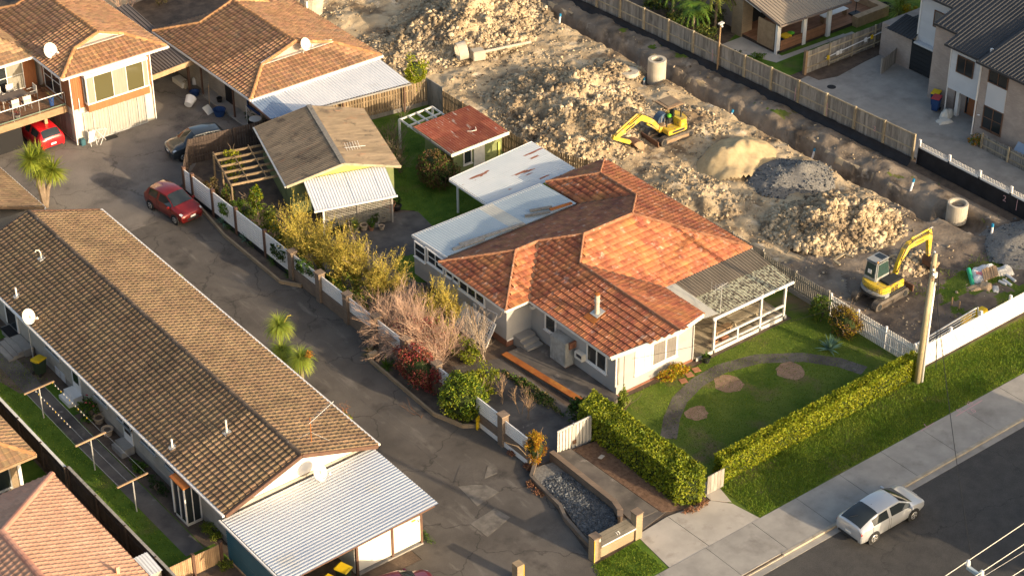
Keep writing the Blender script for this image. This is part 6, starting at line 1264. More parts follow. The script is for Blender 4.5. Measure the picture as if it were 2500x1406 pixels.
# division fence with pool toys rail
fence('division_fence', 'weathered fence between the deck lawn and the concrete yard', (31.5,8.5,0), (40.3,8.5,0), 1.65, 'greywood', .15, .012, 2.5, side=-1, post_mat='oldwood')
MB().box(31.35,31.55,8.4,8.6,0,1.75).build('end_post', 'timber', None, label='thick timber post at the end of the division fence', cat='post')
t = thing('clothes_rail', 'white pipe rail with gloves and sponges hung on the division fence', 'rail', (36,8.35,0)); MB().tube([(33.2,8.32,.75),(35.6,8.32,.9),(39.3,8.32,1.1)], .035, 6).build('pipe', 'pvc_white', t); MB().tube([(33.6,8.32,.3),(39,8.32,.4)], .05, 5).build('lower_pipe', 'oldwood', t)
for x, m in ((33.4,'plasticyellow'),(34.3,'white'),(34.6,'white'),(37.0,'pvc_white'),(37.6,'plasticyellow')): MB().obox((x,8.28,.72+.06*(x-33)), (.12,0,0), (0,.05,0), (0,0,.16)).build('hung_item', m, t, bev=.03)
fence('short_fence', 'short grey fence panel beside the garage door', (35.6,5.4,0), (37.7,6.0,0), 1.15, 'greywood', .14, .012, 2.1, side=1)
# two storey house
tw = thing('grey_roof_house', 'modern two storey white and brick house with dark ribbed roof, right edge', 'house', (38,-1,0))
def rzt(x): return 5.02+.31*(x-34.3)
for y0, y1, x0 in ((-4.0,-.65,34.25),(-.65,1.35,35.4),(1.35,7.5,37.15)):
    corr_roof(tw, (x0,y1,rzt(x0)),(x0,y0,rzt(x0)),(42.5,y0,rzt(42.5)),(42.5,y1,rzt(42.5)),'corr_iron',pitch=.26,amp=.016,sheet=.8,prof='rib'); MB().beam((x0-.04,y0,rzt(x0)-.06),(x0-.04,y1,rzt(x0)-.06),.1,.14).build('gutter', 'corr_iron', tw)
corr_roof(tw, (42.5,-24,rzt(42.5)),(42.5,8,rzt(42.5)),(52,8,4.5),(52,-24,4.5),'corr_dark',pitch=.26,amp=.03,sheet=.9,prof='rib'); MB().beam((42.5,-24,rzt(42.5)+.05),(42.5,8,rzt(42.5)+.05),.3,.08).build('ridge_flashing', 'corr_iron', tw)
corr_roof(tw, (33.4,-4.0,5.35),(33.4,-24,5.35),(42.5,-24,7.55),(42.5,-4.0,7.55),'corr_iron',pitch=.26,amp=.016,sheet=.8,prof='rib'); MB().beam((33.35,-24,5.28),(33.35,-3.95,5.28),.1,.14).build('gutter', 'corr_iron', tw); MB().beam((34.3,-3.95,5.05),(33.35,-3.95,5.3),.1,.16).build('bargeboard', 'corr_iron', tw)
def boards(x, y0, y1, z0, z1, step=.2, ex=None):
    k = 0; z = z0
    while z < z1-.02:
        h = min(step, z1-z); MB().add([(x-.035,y0,z),(x-.035,y1,z),(x-.012,y1,z+h),(x-.012,y0,z+h),(x+.02,y0,z),(x+.02,y1,z),(x+.02,y1,z+h),(x+.02,y0,z+h)], [(0,3,2,1),(4,5,6,7),(0,1,5,4),(1,2,6,5),(2,3,7,6),(3,0,4,7)]).build('weatherboard', 'paleboard', tw); z += step
MB().box(37.65,46,1.3,4.3,0,5.95).build('wall', 'paleboard', tw); boards(37.62,1.3,4.32,2.35,5.95); MB().box(37.55,37.7,4.3,4.42,2.3,6.0).build('corner_board', 'white', tw)
gdm = MB().box(37.52,37.6,1.62,4.7,.06,2.2).build('garage_door', 'black', tw)
for k in range(7): MB().box(37.50,37.52,1.64,4.68,.09+k*.3,.09+k*.3+.27).build('door_panel', 'exc_dark', gdm)
MB().box(37.2,37.6,1.3,4.3,2.2,2.34).build('door_head', 'paleboard', tw); MB().box(37.5,38,4.7,5.9,0,2.3).build('pier', 'brick_pink', tw); MB().box(37.6,46,4.3,7.5,0,2.4).build('garage_wall', 'brick_pink', tw)
corr_roof(tw, (37.0,6.6,2.45),(37.0,4.3,2.45),(38.6,4.3,3.15),(38.6,6.4,3.15),'corr_iron',pitch=.26,amp=.016,sheet=.7,prof='rib'); corr_roof(tw, (41,6.7,2.45),(37.0,6.7,2.45),(38.6,5.1,3.15),(41,5.1,3.15),'corr_iron',pitch=.26,amp=.016,sheet=.7,prof='rib')
window(tw, (37.58,3.12,3.82), (0,-1,0), 1.5, 1.06, cols=2, frame='rustdark', pane=['curtaindark','glass'], sill=False)
MB().box(35.75,46,-4.0,1.3,0,5.1).build('wall', 'brick_pink', tw); MB().box(35.5,35.9,-.95,1.25,0,5.3).build('brick_corner', 'brick_pink', tw)
MB().box(34.62,36,-3.35,-1.05,1.95,4.95).build('bay_wall', 'paleboard', tw); boards(34.6,-3.37,-1.03,1.95,4.95); MB().box(34.6,36,-3.5,-3.36,1.95,4.95).build('corner_board', 'white', tw)
window(tw, (34.56,-1.6,3.34), (0,-1,0), 1.25, 1.07, cols=2, frame='rustdark', pane='glass', sill=False)
MB().box(34.95,35.2,-1.75,-1.5,0,1.95).build('porch_column', 'white', tw); d = MB().box(35.68,35.75,-2.75,-1.75,.05,2.0).build('front_door', 'woodclad', tw); MB().box(35.66,35.68,-1.95,-1.8,.1,1.95).build('side_light', 'glass', d); MB().tube([(35.63,-2.0,.9),(35.63,-2.0,1.25)], .02, 5).build('handle', 'steel', d)
bars(tw, 'downpipe', 'white', [[(34.55,-.98,4.9),(34.75,-.9,.05)],[(33.86,-3.95,5.15),(33.86,-3.95,.02)]], .045)
MB().box(33.92,46,-23.6,-4.0,0,5.4).build('wall', 'brick_pink', tw); MB().box(33.88,33.92,-6.12,-4.62,2.4,4.0).build('infill_panel', 'paleboard', tw); MB().box(33.88,33.92,-6.12,-4.62,5.15,5.4).build('infill_panel', 'paleboard', tw)  # wing lengthened out of view so that it shades the driveway
window(tw, (33.9,-4.66,4.08), (0,-1,0), 1.42, 1.06, cols=2, frame='rustdark', pane='glass', sill=False); window(tw, (33.9,-4.66,.9), (0,-1,0), 1.42, 1.45, cols=2, rows=2, frame='rustdark', pane='glass')
MB().lathe([(.001,1.55),(.1,1.6),(.001,1.65)], (33.8,-4.35,0), 8).build('wall_lamp', 'white', tw); MB().box(35.0,35.15,-3.75,-3.6,5.32,5.55).build('roof_vent', 'white', tw)
sl_ = MB().obox((33.3,-8.3,.95), (.0,.5,0), (.25,0,.32), (0,0,.03)).build('solar_panel', 'panelglass', None, label='tilted blue panel leaning at the right edge by the brick wall', cat='panel')
t = fence('brush_fence', 'rustic stick fence in front of the brick house, right edge', (33.0,-5.5,0), (32.8,-12,0), 1.05, 'greywood', .06, .01, 2.2, side=-1, jitter=.12, post_mat='oldwood')
bin_('wheelie_bin', 'blue wheelie bin with red lid on the concrete yard', (34.5,-.35,0), -1.2, 'plasticblue', None, 'plasticred'); bin_('wheelie_bin', 'bin with yellow lid behind the red lidded one', (35.0,.15,0), -1.2, 'plasticblue', None, 'plasticyellow')
sack(2310, 285, .5, .35, .6, .3, 'cloth', 'cushion', 'cream cushion propped against the porch column', 'cushion'); sack(2305, 298, .5, .35, .22, -.3, 'cloth', 'cushion', 'cream cushion lying flat on the concrete by the porch', 'cushion')
c = at(1935+120,213-0); c = at(2030,213); MB().lathe([(.3,.0),(.3,.012)], (c.x,c.y,0), 20).build('manhole_cover', 'black', None, label='round dark manhole cover in the concrete yard', cat='cover')
shrub('orange_shrub', 'small rust and green shrub at the end of the stick fence', (33.0,-4.95,0), (.5,.45,.4), 500, .11, 'lf_green', mats=['lf_green','lf_orange'])
# tree ferns and palm
for i, (px, py, h, lb) in enumerate(((1690,95,2.1,'tree fern nearest the boundary fence'),(1745,72,2.6,'tree fern beside the brick pier'),(1640,60,2.4,'leftmost dark tree fern behind the boundary fence'),(1770,28,2.7,'tree fern at the top edge behind the brick pier'))):
    b = at(px, py); t = thing('tree_fern', lb, 'tree fern', (b.x,b.y,0), 'tree ferns behind the grey fence'); MB().tube([b, b+V(.1,.05,h)], .12, 8, .09).build('trunk', 'trunk', t)
    vs = []; 
    parts = []
    for k in range(30):
        a = k*.2618*1.9+U(-.15,.15); L_ = U(1.0,1.9); p0 = b+V(.1,.05,h); pts = [p0+V(math.cos(a)*L_*s, math.sin(a)*L_*s, .5*math.sin(s*2.6)*(1-.7*(k%3==0))-.6*s*s) for s in np.linspace(0,1,12)]
        for q in range(1,12):
            d = (pts[q]-pts[q-1]).normalized(); sd = d.cross(Z3).normalized(); w_ = .5*math.sin(min(1,q/11*1.15+.08)*2.9)
            for s in (-1,1):
                tip = pts[q]+sd*s*w_+d*.1-V(0,0,.06); parts.append((pts[q-1], pts[q], tip, pts[q-1].lerp(tip,.6)))
    v = np.array([tuple(p) for q in parts for p in q]); npmesh('crown', v, np.arange(len(v)).reshape(-1,4), 'lf_fern' if i % 2 else 'lf_green', t, kind='stuff')
for i, (px, py, lb) in enumerate(((1665,70,'left'),(1715,110,'near'),(1735,60,'middle'),(1600,30,'farthest left'),(1690,25,'top'))): b = at(px, py); shrub('undergrowth', 'dark green undergrowth among the tree ferns, '+lb+' clump', (b.x,b.y,0), (1.2,1.2,.8), 900, .22, None, mats=['lf_dark','lf_fern'], stem=False, cat='shrub', aspect=.35)
b = at(2190, 60); t = thing('palm', 'spiky green palm behind the division fence', 'palm', (b.x,b.y,0)); MB().tube([b, b+V(0,0,1.0)], .15, 8).build('trunk', 'trunk', t)
for k in range(3): blade_fan(b+V(U(-.5,.5),U(-.4,.4),1.1+.25*k), 130, 1.35, .06, .9, 'lf_palm', 'crown', t, zlo=-.2, zhi=1.4)
shrub('yellow_shrub', 'yellow flowering shrub between the palm and the white house', (42.0,8.9,0), (.8,.8,1.1), 700, .14, 'lf_gold')
shrub('weed_clump', 'green weeds on the grass edge beside the deck path', (30.4,12.0,0), (.9,.5,.25), 600, .12, 'lf_green', stem=False); shrub('weed_clump', 'low dark shrub beside the deck path', (29.2,13.2,0), (1.1,.5,.25), 500, .12, 'lf_dark', stem=False)
for i in range(14): 
    y = -2+i*2.6; x = 25.9+(36-y)/40.3*2.1-1.0
# ---------------------------------------------------------------- street front: hedges, walls, gate, poles
def hedge(name, label, poly, h, n, size, mats, top=.5, jitter=.12, stems=6):
    """clipped hedge: leaves over the sides and top of an extruded outline"""
    cx = sum(p[0] for p in poly)/len(poly); cy = sum(p[1] for p in poly)/len(poly); t = thing(name, label, 'hedge', (cx,cy,0)); P_ = []
    per = [(poly[i], poly[(i+1)%len(poly)]) for i in range(len(poly))]; ln = [math.dist(a,b) for a, b in per]
    xs = [p[0] for p in poly]; ys = [p[1] for p in poly]
    while len(P_) < n*top:
        x, y = U(min(xs),max(xs)), U(min(ys),max(ys))
        if inpoly((x,y), poly): P_.append((x, y, h-abs(random.gauss(0,.12))+.14*noise.noise((x*1.3,y*1.3,1))))
    while len(P_) < n:
        a, b = random.choices(per, ln)[0]; f = random.random(); z = U(.03,h); x, y = a[0]+(b[0]-a[0])*f, a[1]+(b[1]-a[1])*f
        dx, dy = cx-x, cy-y; d = abs(random.gauss(0,.12))-.08*noise.noise((x*1.5,y*1.5,z*1.5)); L_ = math.hypot(dx,dy)
        nx_, ny_ = (b[1]-a[1]), -(b[0]-a[0]); q = math.hypot(nx_,ny_); s = 1 if (nx_*dx+ny_*dy) > 0 else -1
        P_.append((x+s*nx_/q*d+U(-.03,.03), y+s*ny_/q*d+U(-.03,.03), z))
    P_ = np.array(P_); ids = RNG.integers(0, len(mats), len(P_))
    for i, m in enumerate(mats): v, f = leaves(P_[ids == i], size, .6); npmesh('foliage', v, f, m, t, kind='stuff')
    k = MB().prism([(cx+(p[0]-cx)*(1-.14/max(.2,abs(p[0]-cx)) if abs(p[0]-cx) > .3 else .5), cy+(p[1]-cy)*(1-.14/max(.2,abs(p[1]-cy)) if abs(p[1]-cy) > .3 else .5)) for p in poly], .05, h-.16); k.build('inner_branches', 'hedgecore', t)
    return t
hedge('driveway_hedge', 'tall glossy green hedge along the house driveway', [(-5.65,-12.6),(-4.2,-12.1),(-4.0,-20.2),(-4.6,-20.5),(-5.55,-19.9)], 1.85, 20000, .15, ['lf_hedge','lf_bush','lf_hedge'])
hedge('front_hedge', 'long clipped lime green hedge along the street frontage', [(-2.7,-20.05),(11.6,-19.9),(11.6,-19.2),(-2.6,-19.25)], 1.4, 26000, .12, ['lf_hedge','lf_lime','lf_hedge'], top=.35)
shrub('hedge_tail', 'loose leafy branch at the house corner above the tall hedge', (-2.6,-12.5,0), (.35,.4,.75), 500, .16, 'lf_bush'); shrub('dark_shrub', 'dark leafy end of the tall hedge beside the terrace', (-5.0,-11.9,0), (.7,.6,.8), 1500, .14, 'lf_dark', mats=['lf_dark','lf_green'])
shrub('gold_shrub', 'low golden yellow shrub below the front window', (1.35,-12.05,0), (1.15,.45,.42), 1900, .1, 'lf_gold', mats=['lf_gold','lf_orange','lf_lime'], stem=False, clumps=45)
tb_ = thing('timber_gate', 'grey boarded gate at the end of the tall hedge', 'gate', (-2.9,-19.9,0))
for k in range(5): MB().box(-3.85+k*.22,-3.85+k*.22+.205,-20.2,-20.16,.05,1.15).build('board', 'greywood', tb_)
# retaining wall, planter and driveway border
rw = thing('retaining_wall', 'low brick retaining wall between the house driveway and the stone chip bed', 'wall', (-8.2,-16,0)); pts = [(-8.0,-13.4),(-8.05,-18.2),(-8.25,-18.9),(-8.6,-19.3)]
for a, b in zip(pts, pts[1:]): MB().beam((*a,.24),(*b,.24),.22,.52).build('brick_course', 'brick_brown', rw); MB().beam((*a,.52),(*b,.52),.28,.05).build('coping', 'brick_brown', rw)
struct('driveway_border', MB().slab([(-7.9,-13.6,.45),(-7.0,-13.7,.40),(-6.45,-19.6,.02),(-8.0,-19.5,.06)], .5), 'conc_dark'); struct('mulch_bed', MB().slab([(-6.95,-13.75,.36),(-5.5,-13.9,.3),(-5.3,-20.3,.02),(-6.4,-19.8,.02)], .4), 'bark')
pb_ = [(-9.1,-13.5),(-8.15,-13.7),(-8.2,-18.3),(-8.7,-19.3),(-9.6,-19.9),(-10.5,-19.9),(-10.35,-18.4),(-10.0,-17.0),(-9.9,-15.6),(-9.75,-14.0)]
struct('stone_bed', MB().prism(pb_, -.01, .10), 'gravel'); P_ = []
while len(P_) < 6500:
    x, y = U(-10.5,-8.1), U(-19.9,-14.6)
    if inpoly((x,y), pb_): P_.append((x,y,.11))
clods(P_, .06, 'stonechip', 'stone_chips', label='loose blue grey stone chips in the brick edged bed', cat='stones', kind='stuff')
ew = thing('bed_edge', 'curving low brick edge of the stone chip bed', 'edging', (-10,-17,0)); ep = [(-8.95,-13.3),(-9.75,-14.0),(-9.95,-15.6),(-10.05,-16.6),(-10.4,-17.4),(-10.6,-18.6),(-10.75,-19.7)]
for a, b in zip(ep, ep[1:]): MB().beam((*a,.13),(*b,.13),.17,.26).build('brick_course', 'brick_brown', ew)
MB().beam((-10.75,-19.75,.1),(-9.0,-19.9,.1),.16,.22).build('brick_course', 'brick_brown', ew)
fw = thing('letterbox_wall', 'brick wall with two pillars and a sloping timber letterbox at the street', 'wall', (-9.8,-20.4,0))
for x, lb in ((-11.1,0),(-8.55,1)):
    MB().box(x-.2,x+.2,-20.6,-20.2,0,1.35 if not lb else 1.5).build('pillar', 'brick_tan', fw); MB().box(x-.23,x+.23,-20.63,-20.17,1.35 if not lb else 1.5,1.42 if not lb else 1.56).build('pillar_cap', 'brick_brown', fw)
MB().box(-10.9,-8.75,-20.5,-20.3,0,.6).build('low_wall', 'brick_tan', fw); lb_ = MB().box(-10.88,-8.77,-20.56,-20.1,.62,.78).build('letterbox_front', 'brownpaint', fw)
for k in range(3):
    y0, y1 = -20.62+k*.2, -20.62+(k+1)*.2-.012; MB().add([(-10.9,y0,.80+k*.07),(-8.76,y0,.80+k*.07),(-8.76,y1,.87+k*.07),(-10.9,y1,.87+k*.07),(-10.9,y0,.77+k*.07),(-8.76,y0,.77+k*.07),(-8.76,y1,.84+k*.07),(-10.9,y1,.84+k*.07)], [(0,1,2,3),(7,6,5,4),(0,4,5,1),(1,5,6,2),(2,6,7,3),(3,7,4,0)]).build('lid_board', 'darkboard', lb_)
MB().box(-10.88,-8.78,-20.645,-20.60,.74,.80).build('lid_edge', 'white', lb_)
text('house_number', '13', .24, 'white', lb_, frame_at((-9.75,-20.47,.905), (1,0,0), (0,.94,.33)))
MB().box(-11.02,-10.92,-20.61,-20.595,1.1,1.28).build('number_plate', 'white', fw); MB().box(-11.3,-11.27,-20.62,-20.6,0,1.3).build('yellow_strip', 'plasticyellow', fw)
t = thing('brick_pillar', 'brick pillar with yellow strip at the bottom edge of the shared driveway', 'pillar', (-14.4,-20.6,0)); c = at(1265,1415); MB().box(c.x-.2,c.x+.2,c.y-.2,c.y+.2,0,1.0).build('pillar_body', 'brick_tan', t); MB().box(c.x+.16,c.x+.19,c.y-.215,c.y-.2,0,.95).build('yellow_strip', 'plasticyellow', t)
gt = thing('metal_gates', 'pale ribbed metal double gates across the house driveway', 'gate', (-6.6,-13.5,0))
for x0, x1 in ((-7.75,-6.75),(-6.7,-5.6)):
    lf_ = MB().box(x0,x1,-13.56,-13.5,.12,.2).build('gate_leaf', 'gatemetal', gt); MB().box(x0,x1,-13.56,-13.5,1.62,1.7).build('top_rail', 'gatemetal', lf_)
    for k in range(10): w_ = (x1-x0)/10; MB().box(x0+k*w_+.006,x0+(k+1)*w_-.006,-13.55-(.05 if k % 2 else 0),-13.52,.2,1.62).build('pale', 'gatemetal', lf_)
MB().box(-6.76,-6.69,-13.62,-13.5,0,1.75).build('latch_post', 'galv', gt); MB().box(-6.82,-6.63,-13.68,-13.6,.55,.75).build('lock_box', 'rustdark', gt)
MB().obox((-6.3,-15.2,.47), (.16,.05,0), (-.04,.1,0), (0,0,.015)).build('flat_stone', 'conc', None, label='single pale flat stone on the bark mulch', cat='stone', bev=.01)
# poles and wires
up_ = thing('power_pole', 'tall weathered power pole with crossarm and white conduit behind the hedge', 'power pole', (11.1,-20.1,0)); b = V(11.1,-20.1,0); tp_ = V(11.15,-20.1,7.9)
MB().tube([b, tp_], .17, 12, .13).build('pole_shaft', 'pole', up_, sm=True); MB().tube([b+V(.2,-.15,0), b+V(.17,-.13,6.2)], .07, 8).build('conduit', 'pvc_white', up_, sm=True)
MB().beam((10.2,-20.9,7.2),(12.1,-19.3,7.2),.1,.12).build('crossarm', 'timber', up_)
for f in (.08,.25,.75,.92):
    p = V(10.2,-20.9,7.2).lerp(V(12.1,-19.3,7.2), f); MB().lathe([(.05,7.26),(.07,7.34),(.04,7.42)], (p.x,p.y,0), 8).build('insulator', 'lampglass', up_)
for k in range(4): MB().tube([tp_+V(0,0,-.3-.2*k), tp_+V(.15,.1,-.7-.2*k), tp_+V(-.1,-.18,-1.2-.1*k)], .02, 5).build('cable_loop', 'black', up_)
MB().box(10.98,11.25,-20.35,-20.2,6.6,6.9).build('fuse_box', 'offwhite', up_)
def wire(a, b, sag, lb, r=.014, mat='black', n=14): 
    a, b = Vector(a), Vector(b); MB().tube([a.lerp(b,i/n)-V(0,0,sag*4*(i/n)*(1-i/n)) for i in range(n+1)], r, 4).build('overhead_wire', mat, None, label=lb, cat='wire')
wire((10.3,-20.8,7.4), (3.1,-11.5,2.35), .35, 'thin service wire from the power pole to the house front', .010); wire((10.3,-20.8,7.3), (-1.1,-11.45,2.0), .4, 'lower service wire from the power pole to the front window wall', .010)
wire((11.2,-20.4,7.3), at(2285,900,5.6), .05, 'black cable dropping beside the conduit of the power pole', .018)
cp_ = V(*at(2395,1400,8.3)); wp = thing('street_pole', 'pale blue crossarm of a street power pole at the bottom right', 'power pole', (cp_.x+.5,cp_.y-1.2,0))
q0, q1 = V(*at(2362,1383,8.3)), V(*at(2420,1425,8.3)); MB().beam(q0, q1+(q1-q0)*.6, .14, .14).build('crossarm', 'corr_blue', wp); pm_ = q1+(q1-q0)*.35; MB().tube([V(pm_.x,pm_.y,0), pm_+V(0,0,.3)], .17, 10, .13).build('pole_shaft', 'pole', wp)
for p in (q0, V(*at(2395,1408,8.3))): MB().lathe([(.05,p.z+.05),(.11,p.z+.12),(.09,p.z+.3),(.04,p.z+.36)], (p.x,p.y,0), 9).build('insulator', 'lampglass', wp)
for k, (a, b, z, lb) in enumerate((((2255,1440),(2500,1276),8.6,'upper'),((2380,1406),(2500,1327),8.6,'second'),((2400,1406),(2500,1345),8.0,'third'),((2470,1406),(2500,1387),8.4,'lowest'))):
    A_, B_ = V(*at(*a,z)), V(*at(*b,z)); d = (B_-A_).normalized(); wire(A_-d*12, B_+d*25, .02, lb+' street power line crossing the bottom right corner', .016 if k != 2 else .008, 'offwhite' if k != 2 else 'galv')
wire(at(2375,1385,8.3), (11.0,-20.2,7.3), .5, 'dark cable crossing the road from the street pole to the tall power pole', .016)
# paint marks on the footpath
pk_ = thing('survey_paint', 'pink sprayed survey figures on the footpath', 'paint mark', (11.5,-23.4,.02)); c = at(2365,998); c.z = .0245
for tx, dx, dy, s in (('6',-.55,.2,.42),('35',.35,.28,.42),('1.0',-.1,-.28,.42)): text('painted_figure', tx, s, 'pinkpaint', pk_, Matrix.Translation(Vector(OFF[pk_.name])+c+V(dx,dy,0)), .0005)
MB().beam(c+V(-1,-.02,0), c+V(1.1,.06,0), .06, .002).build('painted_line', 'pinkpaint', pk_); MB().lathe([(.2,.024),(.2,.026)], (c.x-.55,c.y+.2,0), 16) 
c = at(2262,1043); c.z = .0245; p2 = thing('survey_paint', 'short pink sprayed tick left along the footpath', 'paint mark', (c.x,c.y,.02)); MB().beam(c+V(-.5,-.05,0), c+V(.6,.02,0), .04, .002).build('painted_line', 'pinkpaint', p2); MB().beam(c+V(0,0,0), c+V(.1,.25,0), .05, .002).build('painted_line', 'pinkpaint', p2)
# ---------------------------------------------------------------- planting along the panel fence and driveways
def stemplant(name, label, c, h, n, mat, leafmat, leafn, lsize, spread=.25, cat='shrub', kids=4, depth=2, r=.018):
    t = thing(name, label, cat, c); mb = twigs(c, h, n, spread, depth, r, kids=kids); mb.build('stems', mat, t)
    if leafn:
        v = np.array(mb.v); v = v[v[:,2] > c[2]+h*.2]; p = v[RNG.integers(0, len(v), leafn)]+RNG.normal(scale=.07, size=(leafn,3)); q, f = leaves(p, lsize, .4); npmesh('foliage', q, f, leafmat, t, kind='stuff')
    return t
# leafy tangle behind the fence, far end
for i, (x, y, r, h, m, lb) in enumerate(((-8.3,15.2,.7,.95,['lf_vine','lf_green'],'green leafy vine spilling over the far end of the panel fence'),(-8.0,13.3,.9,1.15,['lf_vine','lf_bush'],'tangled vine behind the third white panel'),(-7.6,11.6,1.0,1.25,['lf_vine','lf_gold','lf_green'],'yellowing leafy shrub behind the panel fence'),(-7.7,9.9,.9,1.2,['lf_bush','lf_vine'],'broad leaved climber beside the feathery stems'),(-7.9,17.3,.5,.8,['lf_brown','lf_green'],'brown tinged shrub under the pergola'),(-8.2,18.8,.6,.8,['lf_brown','lf_drygrass'],'dry brown shrub in the back corner'),(-6.0,19.8,.7,1.25,['lf_lime','lf_lime'],'bright lime shrub growing through the pergola'),(-7.0,15.6,.55,1.05,['lf_green','lf_lime'],'bright green climber on the front pergola rafter'))):
    shrub('garden_shrub', lb, (x,y,0), (r,r,h), 1100 if i != 6 else 1000, .15 if i != 6 else .12, None, mats=m, clumps=22)
shrub('hanging_vine', 'vine hanging over the front of the second white panel', (-9.25,15.6,.75), (.28,.6,.5), 350, .13, 'lf_green', stem=False); shrub('hanging_vine', 'dark vine trailing over the panel fence beside the brick piers', (-9.2,9.6,.7), (.35,.9,.55), 600, .13, 'lf_dark', stem=False); shrub('hanging_vine', 'vine cascading over the panel between the first two brick piers', (-9.15,7.0,.9), (.4,1.0,.55), 800, .12, 'lf_green', stem=False, mats=['lf_green','lf_dark'])
# bamboo like feathery stems in the sun
for i, (x, y, h, n, lf, lb) in enumerate(((-7.9,8.9,2.8,8,1300,'tall feathery golden stems beside the broad leaved climber'),(-7.7,7.6,2.5,11,1800,'second clump of feathery golden stems'),(-7.5,6.0,2.5,14,2600,'dense golden bamboo clump behind the brick piers'),(-7.1,4.8,2.4,14,2600,'wide golden bamboo clump in the middle of the bed'),(-6.7,3.4,2.3,12,2000,'bamboo clump next to the bare grey stems'),(-6.2,2.4,2.1,5,300,'thin golden stems before the lawn patch'),(-5.9,-.4,2.5,4,500,'tall yellow stem with side branches near the grey wall'),(-5.4,-1.5,2.3,4,250,'sparse yellow stems beside the leaning lattice'))):
    stemplant('feathery_bamboo', lb, (x,y,0), h, n, 'twig_yellow', 'lf_bamboo', int(lf*1.5), .13, .16, 'bamboo', kids=8)
for i, (x, y, h, n, lb) in enumerate(((-6.9,5.4,2.7,3,'bare silver stem rising above the bamboo'),(-6.3,3.6,2.6,4,'bare silver stems at the end of the bamboo'),(-5.3,-3.3,2.0,9,'thicket of bare grey twigs beside the lattice'),(-5.5,-4.6,1.8,7,'low bare twigs in front of the lattice'))): stemplant('bare_shrub', lb, (x,y,0), h, n, 'twig', None, 0, .1, .25, kids=5)
shrub('lime_shrub', 'round lime green shrub with a tall stem near the grey wall', (-5.7,.3,0), (.75,.75,1.15), 1600, .14, None, mats=['lf_lime','lf_bush'], core=.5)
shrub('green_shrub', 'mixed green and lime leaves filling the bed behind the pink thicket', (-6.5,-1.6,0), (.9,2.0,1.0), 2600, .12, None, mats=['lf_bush','lf_lime','lf_bamboo'], stem=False)
shrub('green_shrub', 'tall green filler between the bamboo and the patio', (-7.9,4.2,0), (.8,2.2,1.0), 2200, .13, None, mats=['lf_bush','lf_bamboo','lf_green'], stem=False)
shrub('green_shrub', 'green undergrowth at the foot of the bamboo', (-8.2,6.2,0), (.6,1.8,.7), 1600, .13, None, mats=['lf_green','lf_vine'], stem=False); shrub('green_shrub', 'yellow green undergrowth beside the bare pink thicket', (-6.3,-3.9,0), (.7,1.4,.75), 1500, .12, None, mats=['lf_bush','lf_lime'], stem=False)
# pink bare thicket over the fence
t = thing('bare_thicket', 'wide thicket of bare pinkish twigs hanging over the panel fence', 'shrub', (-7.9,-.6,0))
for k in range(7): twigs((-7.6+U(-.6,.5),.6-k*.75,0), U(1.9,2.5), 9, .6, 2, .017, kids=8, droop=.05).build('twig_cluster', 'twig_pink', t)
twigs((-8.9,-.6,1.3), 1.5, 18, 1.6, 2, .014, kids=7, droop=.16, up=.35).build('twig_cluster', 'twig_pink', t); twigs((-8.9,-2.2,1.3), 1.5, 18, 1.6, 2, .014, kids=7, droop=.16, up=.35).build('twig_cluster', 'twig_pink', t)
p = crown_points(2200, (-7.6,-2.0,1.35), (1.2,2.0,.75), 40, .3); v, f = leaves(p, .09); npmesh('last_leaves', v, f, 'lf_red', t, kind='stuff')
t = shrub('red_maple', 'dense dark red maple hanging in front of the panel fence', (-9.5,-4.2,0), (1.0,2.0,1.2), 6500, .11, None, mats=['lf_red','lf_red','lf_brown'], cat='tree', clumps=55, spread=.28, core=.6)
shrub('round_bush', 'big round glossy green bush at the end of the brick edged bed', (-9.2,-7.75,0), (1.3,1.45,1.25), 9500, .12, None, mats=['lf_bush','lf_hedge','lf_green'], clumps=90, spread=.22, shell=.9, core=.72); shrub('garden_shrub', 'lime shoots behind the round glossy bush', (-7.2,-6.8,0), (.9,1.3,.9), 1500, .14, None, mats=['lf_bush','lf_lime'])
shrub('orange_conifer', 'upright orange conifer at the corner of the stone chip bed', (-8.85,-13.15,0), (.62,.7,1.05), 2800, .12, None, mats=['lf_orange','lf_gold','lf_orange'], clumps=50, aspect=.3, spread=.26, core=.6)
for i, (px, py, lb) in enumerate(((1252,1108,'at the wall foot left of the orange conifer'),(1290,1142,'beside the brick edge under the conifer'),(1295,1185,'further along the brick edge'),(1315,1205,'nearest the street on the brick edge'))): c = at(px, py); shrub('leaf_litter', 'small heap of reddish fallen leaves '+lb, (c.x,c.y,0), (.3,.4,.1), 350, .08, 'lf_deadleaf', stem=False, cat='leaf litter')
for i, (px, py, lb) in enumerate(((1225,985,'first bare orange sapling beside the terrace wall'),(1272,1010,'second, tallest bare orange sapling beside the terrace wall'),(1290,1025,'third bare orange sapling beside the terrace wall'))): c = at(px, py); stemplant('bare_sapling', lb, (c.x,c.y,0), 1.2, 2, 'timber', None, 0, .1, .1, kids=7)
shrub('dry_weeds', 'tangled dry weeds in the strip below the terrace edge', (-5.3,-8.6,0), (.5,2.6,.18), 1500, .14, None, mats=['lf_dark','lf_drygrass','lf_green'], stem=False)
shrub('bark_litter', 'brown leaf litter around the foot of the tall hedge', (-4.9,-20.6,0), (.9,.35,.1), 700, .1, 'lf_deadleaf', stem=False, cat='leaf litter')
